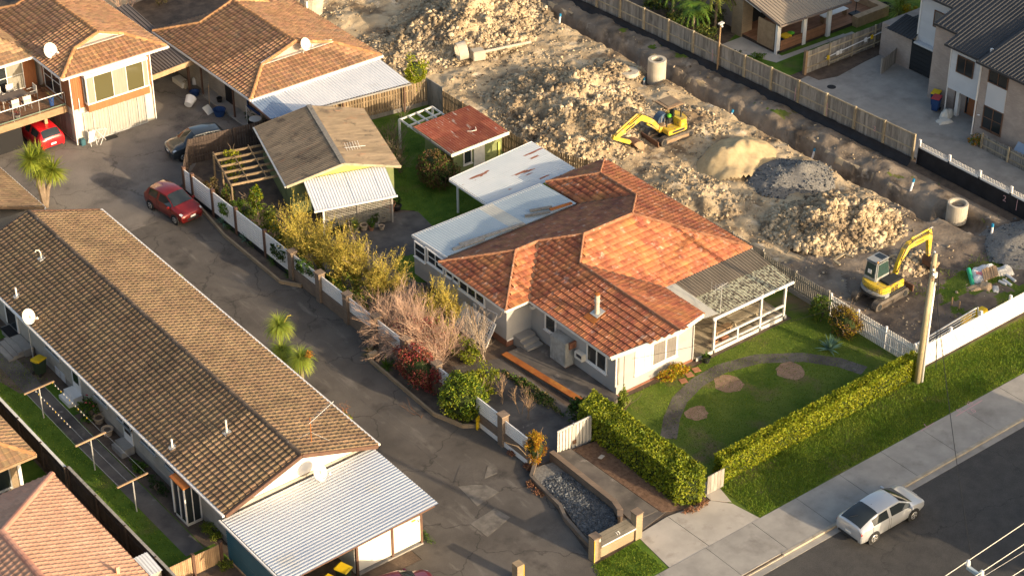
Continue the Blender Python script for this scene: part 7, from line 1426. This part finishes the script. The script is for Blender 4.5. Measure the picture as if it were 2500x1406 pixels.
# strap leaved plants along the far bed
for i, (px, py, L_, m, lb) in enumerate(((545,548,.45,'lf_agave','pale agave by the first brick edging'),(572,560,.55,'lf_green','dark strappy clump left of the third post'),(600,588,.45,'lf_agave','blue green agave beside the driveway'),(625,602,.5,'lf_green','low green clump at the third post'),(668,642,.5,'lf_green','grassy clump under the fourth panel'),(712,676,.5,'lf_green','dark clump at the end of the far bed'),(945,898,.6,'lf_green','strappy flax like plant beside the red maple'),(905,868,.5,'lf_drygrass','yellowing strappy plant beside the letterbox tin'),(1012,940,.45,'lf_agave','pale strappy plant under the red maple'))): c = at(px, py); t = thing('strap_plant', lb, 'plant', (c.x,c.y,.05), 'strap leaved plants along the panel fence'); blade_fan((c.x,c.y,.1), 60, L_*1.25, .07, .7, m, 'leaf_blades', t, zlo=.1, zhi=1.4)
MB().lathe([(.16,-.25),(.16,.25)], (at(905,868).x-.1,at(905,868).y-.3,.3), 12, ax=0).build('letterbox_tin', 'cardboard', None, label='round tan tin lying in the bed beside the red maple', cat='tin')
MB().obox((-8.98-.35,-9.15,.38), (.16,.1,0), (-.02,.05,.0), (0,0,.36)).build('yellow_crate', 'plasticyellow', None, label='yellow plastic crate under the round glossy bush', cat='crate', bev=.03)
# yucca beside the courtyard
yc = thing('yucca_tree', 'thick trunked yucca with three spiky heads beside the courtyard', 'tree', (-16.5,24.1,0)); b = V(-16.5,24.1,0)
for k, (dx, dy, h) in enumerate(((.1,.1,2.5),(.75,-.1,2.3),(.2,.5,3.1),(-.35,.3,3.2))):
    tp2 = b+V(dx,dy,h); MB().tube([b, b+V(dx*.4,dy*.4,h*.5), tp2], .2, 8, .1).build('trunk', 'trunk', yc); blade_fan(tp2, 260, 1.15, .095, .55, 'lf_yucca', 'leaf_head', yc, zlo=-1.1, zhi=1.4)
# ponytail palms
pp = thing('ponytail_palm', 'ponytail palm with three drooping grassy heads beside the long brown roof', 'palm', (-14.6,-.5,0)); 
for x, y, h in ((-14.4,1.2,2.75),(-14.9,.2,1.9),(-14.75,-1.3,2.2)):
    MB().tube([(x,y,0),(x+.05,y,h)], .13, 8, .08).build('trunk', 'trunk', pp)
    for q in range(2): blade_fan((x,y,h+.05*q), 260, 1.05, .045, 1.9, 'lf_palm', 'leaf_head', pp, zlo=.0, zhi=1.5, seg=4)
v, f = leaves(np.column_stack([RNG.normal(-14.35,.1,160), RNG.normal(-1.55,.1,160), RNG.normal(2.55,.12,160)]), .1); npmesh('flower_spike', v, f, 'lf_orange', pp, kind='stuff'); MB().tube([(-14.1,1.2,2.9),(-13.9,1.1,3.3),(-13.75,1.0,3.35)], .03, 5).build('flower_stalk', 'twig_yellow', pp)
shrub('seed_plant', 'green plant with tall brown seed heads beside the gutter', (-15.0,-5.6,0), (.5,.9,.75), 700, .22, None, mats=['lf_lime','lf_green'])
stemplant('seed_head_plant', 'tall brown seed stems above the green plant by the gutter', (-14.9,-5.3,.5), 1.9, 4, 'rustdark', 'lf_deadleaf', 90, .13, .25, kids=4, depth=1); shrub('dry_grass', 'strip of dry golden grass along the brown roof gutter', (-15.5,-7.8,0), (.4,1.5,.75), 1300, .2, 'lf_drygrass', stem=False, aspect=.2, cat='grass'); shrub('fern_tuft', 'small green tuft poking above the brown roof edge', (-15.3,10.4,0), (.3,.5,1.05), 300, .2, 'lf_palm', stem=False, aspect=.25)
# front lawn corner and back garden shrubs
shrub('flowering_shrub', 'large golden flowering shrub by the white side fence', (11.2,-14.7,0), (.75,1.15,.95), 2600, .11, None, mats=['lf_gold','lf_brown','lf_brown'], clumps=55, core=.6); shrub('green_shrub', 'dark green shrub behind the golden flowering shrub', (11.3,-12.9,0), (.7,.7,.8), 1200, .13, None, mats=['lf_green','lf_bush'])
c = at(2025, 855); t = thing('agave', 'large blue green agave at the edge of the front lawn', 'agave', (c.x,c.y,0)); blade_fan((c.x,c.y,.08), 42, .85, .2, .35, 'lf_agave', 'leaf_rosette', t, zlo=.15, zhi=1.35, seg=3)
shrub('brown_bush', 'big rounded brown and green bush in the back garden', (3.4,11.7,0), (1.3,1.55,1.2), 5200, .13, None, mats=['lf_brown','lf_brown','lf_green','lf_brown'], clumps=80, spread=.24, shell=.8, core=.68); 
t = thing('bare_hedge', 'bare brown twiggy growth behind the round brown bush', 'shrub', (3.2,16,0))
for k in range(4): twigs((2.6+.5*k,14.4+1.1*k,0), 1.4, 9, .7, 2, .02, kids=5).build('twig_cluster', 'trunk', t)
shrub('lime_tree', 'small round lime green tree beside the white veranda roof', (9.7,22.7,0), (.95,.95,1.35), 2000, .15, None, mats=['lf_lime','lf_hedge'], cat='tree', core=.55)
stemplant('dead_vine', 'dead twigs hanging on the brown back fence', (2.2,20.3,0), 1.6, 8, 'twig', None, 0, .1, .7, kids=4); stemplant('dead_vine', 'dead stems beside the corner fence panel', (6.6,20.0,0), 1.3, 6, 'twig', None, 0, .1, .6, kids=4)
shrub('driveway_weed', 'moss and weeds along the driveway edge by the white carport wall', (-16.4,-14.2,0), (.3,1.0,.06), 250, .08, 'lf_green', stem=False); stemplant('fallen_branch', 'fallen reddish branch on the asphalt near the round bush', (-11.0,-6.4,0), .9, 3, 'rustdark', None, 0, .1, 3, kids=3, depth=1)
for k in range(2): pass
# ---------------------------------------------------------------- vehicles
def car(name, label, loc, rot, paint, st, ws, rw, sides, axles, wr=.31, track=.76, tail='taillamp', plate='', head=True, spoiler=False, group=None):
    """st: stations (x, w sill, w belt, w roof, z sill, z belt, z top) rear to front; ws/rw: station pairs of the screens; sides: station lists of side windows"""
    t = thing(name, label, 'car', loc, group, rot, True); N = len(st); grid = []
    for x, w0, w1, w2, zs, zb, zt in st:
        h = [(w0*.90, zs), (w0*.985, zs+.13), (w1, zs+(zb-zs)*.58), (w1*.975, zb), (w2, zt-.05*(zt > zb+.1)-.012), (w2*.68, zt), (0, zt+.018)]
        grid.append([V(x,-y,z) for y, z in h]+[V(x,y,z) for y, z in reversed(h[:-1])])
    K = 13; vs = [p for g in grid for p in g]
    fs = [(i*K+k, (i+1)*K+k, (i+1)*K+k+1, i*K+k+1) for i in range(N-1) for k in range(K-1)]
    fs += [tuple(range(K)), tuple(range(N*K-1, (N-1)*K-1, -1))]+[(i*K+K-1, (i+1)*K+K-1, (i+1)*K, i*K) for i in range(N-1)]
    o = MB().add(vs, fs).build('body', paint, t, sm=True, rec=True)
    md = o.modifiers.new('edge', 'EDGE_SPLIT'); md.split_angle = math.radians(38)
    def pane(pts, nm, mat, k=.9, push=.012, parent=t):
        c = sum(pts, Vector())/len(pts); nr = (pts[1]-pts[0]).cross(pts[2]-pts[1]).normalized()
        if nr.dot(c-V(0,0,.7)) < 0: nr = -nr
        q = [c+(p-c)*k+nr*push for p in pts]; return MB().poly(q).build(nm, mat, parent)
    for (a, b), nm in ((ws, 'windscreen'), (rw, 'rear_window')):
        A_, B_ = grid[a], grid[b]; m = MB(); pts = []
        idx = [4,5,6,7,8]; seq = list(range(a, b+1)) if b > a else list(range(a, b-1, -1)); rows = [[grid[i][k].copy() for k in idx] for i in seq]; rows[0] = [p.lerp(q, .1) for p, q in zip(rows[0], rows[1])]; rows[-1] = [p.lerp(q, .12) for p, q in zip(rows[-1], rows[-2])]
        for r in rows: r[0] = r[0].lerp(r[1], .15); r[-1] = r[-1].lerp(r[-2], .15)
        nr = (B_[6]-A_[6]).cross(V(0,1,0)).normalized(); nr = nr if nr.z > 0 else -nr
        vv_ = [p+nr*.02 for r in rows for p in r]; m.add(vv_, [(i*5+k, i*5+k+1, (i+1)*5+k+1, (i+1)*5+k) for i in range(len(rows)-1) for k in range(4)]).build(nm, 'glass', t, sm=True)
    for s in sides:
        for side in (0, 1):
            lo = [grid[int(i)][3 if not side else 9].lerp(grid[min(N-1,int(i)+1)][3 if not side else 9], i-int(i)) for i in s]; hi = [grid[int(i)][4 if not side else 8].lerp(grid[min(N-1,int(i)+1)][4 if not side else 8], i-int(i)) for i in s]
            m = MB(); out = V(0,-1 if not side else 1,.35).normalized()*.012; n_ = len(lo); c = sum(lo+hi, Vector())/(2*n_)
            q = [c+(l.lerp(h,.08)-c)*.96+out for l, h in zip(lo,hi)]+[c+(l.lerp(h,.90)-c)*.96+out for l, h in zip(lo,hi)]
            m.add(q, [(i,i+1,n_+i+1,n_+i) for i in range(n_-1)]).build('side_window', 'glass', t)
    sd = st[4][2]+.008
    for ax in axles:
        for s in (-1, 1):
            MB().lathe([(wr*1.17,0),(wr*1.17,.03*s)], (ax, s*(sd-.022), wr), 22, ax=1).build('wheel_arch', 'exc_dark', t)
            w = MB().lathe([(wr*.62,-.1),(wr*.93,-.1),(wr,-.06),(wr,.06),(wr*.93,.1),(wr*.62,.1)], (ax, s*(sd-.075), wr), 22, ax=1).build('wheel', 'tyre', t)
            rm = MB().lathe([(wr*.64,0),(wr*.60,.01),(wr*.001,.012)] if s > 0 else [(wr*.64,0),(wr*.60,-.01),(.001,-.012)], (ax, s*(sd+.030), wr), 20, ax=1).build('rim', 'alloy', w)
            m = MB()
            for k in range(5):
                a = k*1.2566+.3; m.obox((ax+math.cos(a)*wr*.38, s*(sd+.044), wr+math.sin(a)*wr*.38), (math.cos(a)*.05,0,math.sin(a)*.05), (0,.004,0), (-math.sin(a)*.038,0,math.cos(a)*.038))
            m.build('rim_opening', 'exc_dark', rm)
    for side in (0, 1):
        for xi in sorted({x for w_ in sides for x in (w_[0], w_[-1])}):
            i = int(xi); pp = [grid[i][k if not side else 12-k].lerp(grid[min(N-1,i+1)][k if not side else 12-k], xi-i) for k in (1,2,3)]
            MB().tube([p+V(0,(-1 if not side else 1)*.004,0) for p in pp], .009, 4, cap=False).build('door_seam', 'exc_dark', t)
    f, r = st[-1], st[0]
    for s in (-1, 1):
        mr = MB().obox(((st[ws[0]][0]+st[ws[1]][0])/2+.12, s*(sd+.07), st[ws[1]][5]+.07), (.06,0,.0), (0,.1,0), (0,0,.065)).build('mirror', paint, t, bev=.025)
        g = grid[N-2]; gg = grid[N-3]; p = [gg[3 if s < 0 else 9].lerp(g[3 if s < 0 else 9],.25), g[3 if s < 0 else 9], g[4 if s < 0 else 8], gg[4 if s < 0 else 8].lerp(g[4 if s < 0 else 8],.45)]
        pane(p, 'headlight', 'lampglass', .92, .012)
        g, gg = grid[0], grid[1]; p = [g[2 if s < 0 else 10].lerp(g[3 if s < 0 else 9],.3), g[3 if s < 0 else 9], gg[3 if s < 0 else 9].lerp(gg[4 if s < 0 else 8],.3), gg[2 if s < 0 else 10].lerp(gg[3 if s < 0 else 9],.5)]
        pane(p, 'tail_light', tail, .95, .014)
        for d in sides[:2]:
            i = int(d[0]); q = grid[i][3 if s < 0 else 9].lerp(grid[i+1][3 if s < 0 else 9], .3); MB().obox((q.x, q.y+s*.012, q.z-.1), (.09,0,0), (0,.012,0), (0,0,.016)).build('door_handle', paint, t)
    MB().obox((f[0]+.004,0,f[4]+.12), (.012,0,0), (0,.42,0), (0,0,.07)).build('front_grille', 'exc_dark', t); MB().obox((r[0]-.012,0,r[4]+.02), (.012,0,0), (0,.62,0), (0,0,.05)).build('rear_bumper_trim', 'exc_dark', t)
    for x, s in ((f[0]+.02,1),(r[0]-.022,-1)):
        pl = MB().obox((x,0,f[4]+.27 if s > 0 else r[4]+.26), (.006,0,0), (0,.18,0), (0,0,.06)).build('number_plate', 'white', t)
        if plate: text('plate_text', plate, .085, 'black', pl, frame_at((x+s*.008,0,f[4]+.27 if s > 0 else r[4]+.26), (0,s,0)), .0005)
    MB().tube([(st[N//2][0]-1.1,0,st[3][6]+.02),(st[N//2][0]-1.25,0,st[3][6]+.16)], .01, 4).build('antenna', 'exc_dark', t)
    return t
prius = [(-2.24,.74,.78,.64,.34,.90,1.02),(-2.18,.82,.84,.66,.26,.95,1.10),(-2.0,.85,.865,.66,.22,.97,1.18),(-1.5,.865,.875,.63,.2,.99,1.35),(-.95,.87,.88,.60,.2,.99,1.45),(-.3,.87,.88,.60,.2,.97,1.50),(.4,.87,.88,.58,.2,.94,1.47),(.85,.865,.875,.64,.2,.92,1.26),(1.35,.855,.87,.72,.2,.88,.96),(1.8,.84,.85,.70,.2,.80,.87),(2.1,.77,.79,.62,.22,.68,.75),(2.23,.60,.62,.5,.30,.56,.60)]
car('parked_car', 'silver five door hatchback parked at the kerb on the street', (1.42,-26.62,-.1), 0.0, 'car_silver', prius, (6,8), (4,1), [[3.0,3.4,4,4.8],[5.0,5.5,6,7,7.5]], (-1.4,1.3), .32, .765)
hatch = [(-1.86,.68,.72,.58,.34,.78,.84),(-1.80,.80,.82,.64,.26,.92,1.02),(-1.66,.83,.84,.62,.22,.96,1.22),(-1.42,.84,.845,.60,.2,.97,1.45),(-.6,.845,.85,.60,.2,.96,1.52),(.2,.845,.85,.59,.2,.94,1.50),(.62,.84,.85,.64,.2,.92,1.28),(1.02,.835,.845,.72,.2,.90,.99),(1.5,.81,.83,.70,.2,.82,.90),(1.78,.74,.77,.60,.22,.70,.77),(1.88,.58,.62,.5,.30,.58,.63)]
car('parked_car', 'dark orange red hatchback parked on the shared driveway beside the white panels', (-10.72,18.85,0), math.radians(-83), 'car_orangered', hatch, (5,7), (3,1), [[3.1,3.6,4.1],[4.3,5,6,6.6]], (-1.2,1.2), .30, .73)
car('parked_car', 'bright red hatchback parked under the balcony', (-13.0,31.7,0), math.radians(92), 'car_red', hatch, (5,7), (3,1), [[3.1,3.6,4.1],[4.3,5,6,6.6]], (-1.2,1.2), .30, .73)
car('parked_car', 'dark grey car behind the dark back corner fence', (-5.9,24.45,0), math.radians(172), 'car_darkgrey', hatch, (5,7), (3,1), [[3.1,3.6,4.1],[4.3,5,6,6.6]], (-1.2,1.2), .30, .73)
car('parked_car', 'maroon car roof at the bottom edge by the silver carport', (-20.0,-17.3,0), math.radians(-12), 'car_maroon', hatch, (5,7), (3,1), [[3.1,3.6,4.1],[4.3,5,6,6.6]], (-1.2,1.2), .30, .73)

def track(t, y, L, r=.27, w=.32):
    n = 10; pts = [(-L/2+r-r*math.sin(a), r-r*math.cos(a)) for a in np.linspace(0, math.pi, n)]+[(L/2-r+r*math.sin(a), r+r*math.cos(a)) for a in np.linspace(0, math.pi, n)]
    m = len(pts); mb = MB().add([(x,y-w/2,z) for x, z in pts]+[(x,y+w/2,z) for x, z in pts], [(i,(i+1)%m,(i+1)%m+m,i+m) for i in range(m)]+[tuple(range(m)), tuple(range(2*m-1,m-1,-1))])
    o = mb.build('track', 'exc_track', t, rec=True)
    k = MB()
    for i in range(m):                                         # tread pads
        a, b = pts[i], pts[(i+1)%m]; d = math.dist(a,b); c = max(1, round(d/.13))
        for j in range(c):
            f = (j+.5)/c; x, z = a[0]+(b[0]-a[0])*f, a[1]+(b[1]-a[1])*f; ux, uz = (b[0]-a[0])/d, (b[1]-a[1])/d
            k.obox((x+uz*-.012*0,y,z), (ux*.035,0,uz*.035), (0,w/2+.01,0), (-uz*.035,0,ux*.035))
    k.build('tread', 'exc_track', o); s = -1 if y < 0 else 1
    MB().box(-L/2+.35,L/2-.35,y+s*(w/2-.02)-.02,y+s*(w/2)+.03,.14,.36).build('track_frame', 'exc_dirt', o)
    for x in (-L/2+r,L/2-r): MB().lathe([(.17,-.02),(.17,.02)], (x,y+s*(w/2+.01),r), 14, ax=1).build('sprocket', 'exc_dark', o)
def arm_plate(t, nm, pts, w, y=0, mat='exc_yellow', parent=None):
    """side profile polygon (x, z) extruded to width w"""
    n = len(pts); return MB().add([(x,y-w/2,z) for x, z in pts]+[(x,y+w/2,z) for x, z in pts], [tuple(range(n)), tuple(range(2*n-1,n-1,-1))]+[(i,(i+1)%n,(i+1)%n+n,i+n) for i in range(n)]).build(nm, mat, parent or t, rec=True)
def bucket_(t, cx, cz, y, w, ang, s=1.0):
    pr = [(0,.0),(.12,-.24),(.38,-.42),(.66,-.40),(.86,-.18),(.72,-.16),(.5,-.22),(.3,-.12),(.2,.05)]; ca, sa = math.cos(ang), math.sin(ang)
    pts = [(cx+(x*ca-z*sa)*s, cz+(x*sa+z*ca)*s) for x, z in pr]; b = arm_plate(t, 'bucket', pts, w, y, 'rustdark')
    for q in (-1,1): arm_plate(t, 'bucket_cheek', [(cx+(x*ca-z*sa)*s, cz+(x*sa+z*ca)*s) for x, z in pr[:5]+[(.5,.0)]], .03, y+q*w/2, 'exc_dirt', b)
    for k in range(4): yy = y-w/2+w*(k+.5)/4; MB().obox((pts[4][0],yy,pts[4][1]), (.09*ca,0,.09*sa), (0,.03,0), (-.02*sa,0,.02*ca)).build('tooth', 'steel', b)
# excavator with cab
e2 = thing('excavator', 'yellow mini excavator with a closed grey cab, nearest the street', 'excavator', (15.45,-13.35,0), 'excavators on the building site', 0.06, True)
for y in (-.72,.72): track(e2, y, 2.75, .29, .36)
MB().box(-.7,.7,-.55,.55,.25,.55).build('undercarriage', 'exc_dark', e2); MB().lathe([(.5,.52),(.5,.64)], (0,0,0), 20).build('slew_ring', 'exc_dark', e2)
# house of the machine: rounded tail
def rounded(x0, x1, y0, y1, tail): return [(x1,y0),(x1,y1)]+[(x0+.0-tail*math.sin(a), (y0+y1)/2+(y1-y0)/2*math.cos(a)) for a in np.linspace(0, math.pi, 11)]
MB().prism(rounded(-.55,1.05,-.88,.88,.55), .66, .80).build('base_plate', 'exc_dark', e2, rec=True); MB().prism([(p[0]*1.02,p[1]*1.02) for p in rounded(-.5,-.3,-.88,.88,.56)], .62, .95).build('counterweight', 'exc_grey', e2, rec=True, bev=.04)
MB().prism(rounded(-.5,.95,-.86,-.05,.42), .80, 1.28).build('engine_cover', 'exc_yellow', e2, rec=True, bev=.05); MB().prism(rounded(-.5,-.1,-.82,.86,.48), .95, 1.3).build('tail_cover', 'exc_yellow', e2, rec=True, bev=.05); MB().prism([(-.35,-.8),(.9,-.8),(.8,-.15),(-.35,-.1)], 1.28, 1.42).build('top_panel', 'exc_dark', e2, rec=True, bev=.04)
for i in range(5):
    for j in range(2): MB().box(-.22+j*.32,.06+j*.32,-.885,-.862,.88+i*.065,.905+i*.065).build('vent_slot', 'exc_dark', e2)
cb = MB().add([(-.62,-.08,1.25),(.72,-.08,.8),(.78,.82,.8),(-.62,.82,1.25),(-.52,-.02,2.42),(.42,-.02,2.42),(.42,.74,2.42),(-.52,.74,2.42)], [(0,3,2,1),(4,5,6,7),(0,1,5,4),(1,2,6,5),(2,3,7,6),(3,0,4,7)]).build('cab', 'exc_grey', e2, bev=.06)
rf = MB().box(-.6,.5,-.06,.78,2.40,2.50).build('cab_roof', 'exc_grey', e2, bev=.05); MB().box(-.05,.38,.08,.62,2.50,2.515).build('roof_hatch', 'glass', rf); MB().lathe([(.045,2.49),(.045,2.56),(.01,2.6)], (-.5,-.0,0), 8).build('beacon', 'amber', rf)
def cpane(p, nm, k=.82, pu=.02):
    p = [Vector(q) for q in p]; c = sum(p, Vector())/4; nr = (p[1]-p[0]).cross(p[2]-p[1]).normalized(); nr = nr if nr.dot(c-V(.05,.37,1.6)) > 0 else -nr; MB().poly([c+(q-c)*k+nr*pu for q in p]).build(nm, 'glassgreen', cb)
cpane([(-.6,-.07,1.45),(.62,-.07,1.45),(.42,-.02,2.42),(-.52,-.02,2.42)], 'side_pane'); cpane([(-.6,.0,1.4),(-.6,.82,1.4),(-.52,.74,2.42),(-.52,-.02,2.42)], 'rear_pane'); cpane([(.7,-.06,1.2),(.74,.82,1.2),(.42,.74,2.42),(.42,-.02,2.42)], 'front_pane'); MB().obox((-.645,.38,1.86), (.01,0,.0), (0,.13,0), (0,0,.13)).build('cab_sticker', 'white', cb, bev=.009)
MB().box(.9,1.2,-.25,.15,.72,1.15).build('swing_bracket', 'exc_yellow', e2, bev=.04)
arm_plate(e2, 'boom', [(.95,.92),(1.12,.85),(1.45,1.75),(2.05,2.42),(3.75,2.38),(3.92,2.52),(3.75,2.68),(1.95,2.85),(1.55,2.55),(1.15,1.85)], .22, -.05); arm_plate(e2, 'dipper_arm', [(3.65,2.95),(3.85,3.02),(4.05,2.45),(4.08,1.2),(3.93,1.15),(3.72,2.3)], .2, -.05)
for a, b, r in (((1.0,.12,.95),(1.75,.12,1.95),.06),((2.2,-.05,2.98),(3.7,-.05,2.98),.055),((3.98,-.05,2.5),(4.15,-.05,1.5),.05)): MB().tube([a,b], r, 8).build('hydraulic_ram', 'exc_yellow', e2); MB().tube([Vector(b),Vector(b)+(Vector(b)-Vector(a))*.25], r*.6, 8).build('ram_rod', 'steel', e2)
MB().tube([(1.05,-.2,1.3),(1.4,-.24,1.95),(1.7,-.22,2.1),(1.5,-.24,1.5)], .03, 6).build('hydraulic_hose', 'exc_dark', e2); MB().tube([(1.3,-.2,2.0),(1.75,-.2,2.75),(2.6,-.19,2.9),(3.6,-.18,2.9),(3.95,-.18,2.6)], .024, 5).build('hydraulic_hose', 'exc_dark', e2); MB().tube([(1.25,.08,2.1),(1.7,.1,2.8),(3.6,.08,2.85)], .022, 5).build('hydraulic_hose', 'exc_dark', e2); bucket_(e2, 4.0, 1.15, -.05, .62, -.75, 1.25)
bd = MB().box(1.75,1.85,-.9,.9,.08,.5).build('dozer_blade', 'rustdark', e2)
for y in (-.35,.35): MB().beam((.7,y,.35),(1.78,y,.28),.1,.1).build('blade_arm', 'rustdark', bd)
tb2 = frame_at((2.85,-.165,2.60), V(1,0,-.09)); text('lettering', 'YANMAR', .2, 'exc_dark', e2, tb2, .002); text('lettering', 'YANMAR', .17, 'exc_dark', e2, frame_at((-1.06,.02,1.12), (0,-1,0)), .004)
# excavator with canopy
e1 = thing('excavator', 'yellow mini excavator with an open canopy, deeper in the site', 'excavator', (18.55,7.6,.05), 'excavators on the building site', math.pi-.04, True)
for y in (-.68,.68): track(e1, y, 2.6, .26, .34)
MB().box(-.7,.7,-.5,.5,.22,.5).build('undercarriage', 'exc_dark', e1); MB().lathe([(.46,.48),(.46,.6)], (0,0,0), 20).build('slew_ring', 'exc_dark', e1)
MB().prism(rounded(-.6,.75,-.82,.82,.5), .6, .92).build('house_skirt', 'exc_yellow', e1, rec=True, bev=.04); MB().prism(rounded(-.55,-.2,-.8,.8,.5), .92, 1.38).build('tail_cover', 'exc_yellow', e1, rec=True, bev=.06)
MB().prism([(-.3,-.78),(.72,-.78),(.72,.1),(-.3,.1)], .92, .97).build('floor_plate', 'exc_dirt', e1, rec=True); MB().box(-.3,.5,-.85,-.822,.68,.86).build('side_label', 'exc_dark', e1)
MB().lathe([(.46,-.4),(.46,.1)], (.2,-.45,1.05), 20, ax=1).build('side_hood', 'exc_blue', e1, sm=False); MB().box(-.25,.2,-.35,.1,.97,1.3).build('seat', 'exc_dark', e1, bev=.05); MB().box(-.32,-.2,-.35,.1,1.3,1.85).build('seat_back', 'exc_dark', e1, bev=.05)
for y in (-.3,.0): MB().tube([(.45,y,.95),(.42,y,1.45)], .02, 5).build('control_lever', 'steel', e1)
MB().lathe([(.001,1.32),(.14,1.36),(.14,1.5),(.001,1.56)], (-.02,-.12,0), 10).build('vest', 'limegreen', e1)
cn = MB().box(-.65,.75,-.75,.6,2.33,2.42).build('canopy', 'exc_dirt', e1, bev=.05); MB().box(-.5,.5,-.6,.4,2.42,2.45).build('canopy_panel', 'corr_brown', cn, bev=.02)
for y in (-.55,.35): MB().box(-.62,-.54,y-.04,y+.04,1.3,2.34).build('canopy_post', 'exc_dark', e1)
MB().box(.7,.98,-.2,.2,.62,1.05).build('swing_bracket', 'exc_yellow', e1, bev=.04)
arm_plate(e1, 'boom', [(.85,.95),(1.0,.82),(1.6,1.45),(2.45,1.95),(4.15,1.28),(4.4,1.22),(4.45,1.45),(4.2,1.62),(2.75,2.32),(2.5,2.38),(2.2,2.25),(1.3,1.6)], .22, 0); arm_plate(e1, 'dipper_arm', [(4.55,1.55),(4.62,1.3),(3.3,.55),(3.15,.62),(3.2,.78),(4.2,1.3)], .2, 0)
for a, b, r in (((1.0,0,.8),(1.9,0,1.5),.055),((2.7,0,2.45),(4.3,0,1.65),.055),((4.3,0,1.2),(3.5,0,.72),.05)): MB().tube([a,b], r, 8).build('hydraulic_ram', 'exc_yellow', e1)
bucket_(e1, 3.15, .62, 0, .7, math.pi+.9, 1.2)
MB().tube([(.9,.14,1.15),(1.5,.16,1.85),(2.4,.16,2.42),(3.4,.15,1.95)], .025, 5).build('hydraulic_hose', 'exc_dark', e1); MB().tube([(1.6,-.14,1.7),(2.4,-.15,2.3),(3.6,-.14,1.8)], .022, 5).build('hydraulic_hose', 'exc_dark', e1); MB().obox((3.3,.115,1.75), (.35,0,-.15), (0,.004,0), (.02,0,.05)).build('decal', 'exc_dark', e1); MB().box(-.55,.45,.824,.83,.70,.84).build('side_label', 'exc_dark', e1); MB().lathe([(.05,1.0),(.05,1.5)], (.55,.35,0), 8).build('lever_post', 'exc_dark', e1)
bd = MB().add([(1.5,-.85,.05),(1.5,.85,.05),(1.58,.85,.48),(1.58,-.85,.48),(1.56,-.85,.05),(1.56,.85,.05),(1.64,.85,.48),(1.64,-.85,.48)], [(0,3,2,1),(4,5,6,7),(0,1,5,4),(1,2,6,5),(2,3,7,6),(3,0,4,7)]).build('dozer_blade', 'rustdark', e1, rec=True)
for y in (-.3,.3): MB().beam((.6,y,.32),(1.55,y,.25),.1,.1).build('blade_arm', 'exc_dirt', bd)
silver = bpy.data.objects['parked_car']
MB().obox((-2.262,0,.80), (.006,0,0), (0,.07,0), (0,0,.05)).build('badge', 'alloy', silver, bev=.004); MB().tube([(-2.05,.2,1.22),(-1.75,-.05,1.33)], .012, 4).build('rear_wiper', 'exc_dark', silver)
# ---------------------------------------------------------------- across the street, outside the picture: what shades the road
oh = thing('street_house', 'gabled brick house across the street, outside the right edge', 'house', (13.5,-45,0))
MB().box(8.4,18.0,-49,-39.6,0,4.7).build('wall', 'brick_cream', oh)
MB().slab([(7.8,-49.6,4.6),(18.6,-49.6,4.6),(18.6,-44.3,6.2),(7.8,-44.3,6.2)], .15).build('roof_slope', 'tile_brown', oh); MB().slab([(7.8,-39,4.6),(7.8,-44.3,6.2),(18.6,-44.3,6.2),(18.6,-39,4.6)], .15).build('roof_slope', 'tile_brown', oh)
for x in (8.4,17.9): MB().add([(x,-49,4.6),(x,-39.6,4.6),(x,-44.3,6.05),(x+.1,-49,4.6),(x+.1,-39.6,4.6),(x+.1,-44.3,6.05)], [(0,1,2),(5,4,3),(0,2,5,3),(1,4,5,2)]).build('gable', 'brick_cream', oh)
for x in (10,14): window(oh, (x+1.6,-39.6,2.9), (-1,0,0), 1.6, 1.2, cols=2); window(oh, (x+1.6,-39.6,.8), (-1,0,0), 1.6, 1.2, cols=2)
ot = thing('street_tree', 'leafy street tree across the road, outside the right edge', 'tree', (6.4,-43,0)); MB().tube([(6.4,-43,0),(6.5,-43,3.2),(6.3,-43,5)], .2, 8, .08).build('trunk', 'trunk', ot)
p = crown_points(3000, (6.4,-43,5.0), (2.1,2.1,1.1), 30, .35); v, f = leaves(p, .3); npmesh('crown', v, f, 'lf_green', ot, kind='stuff')
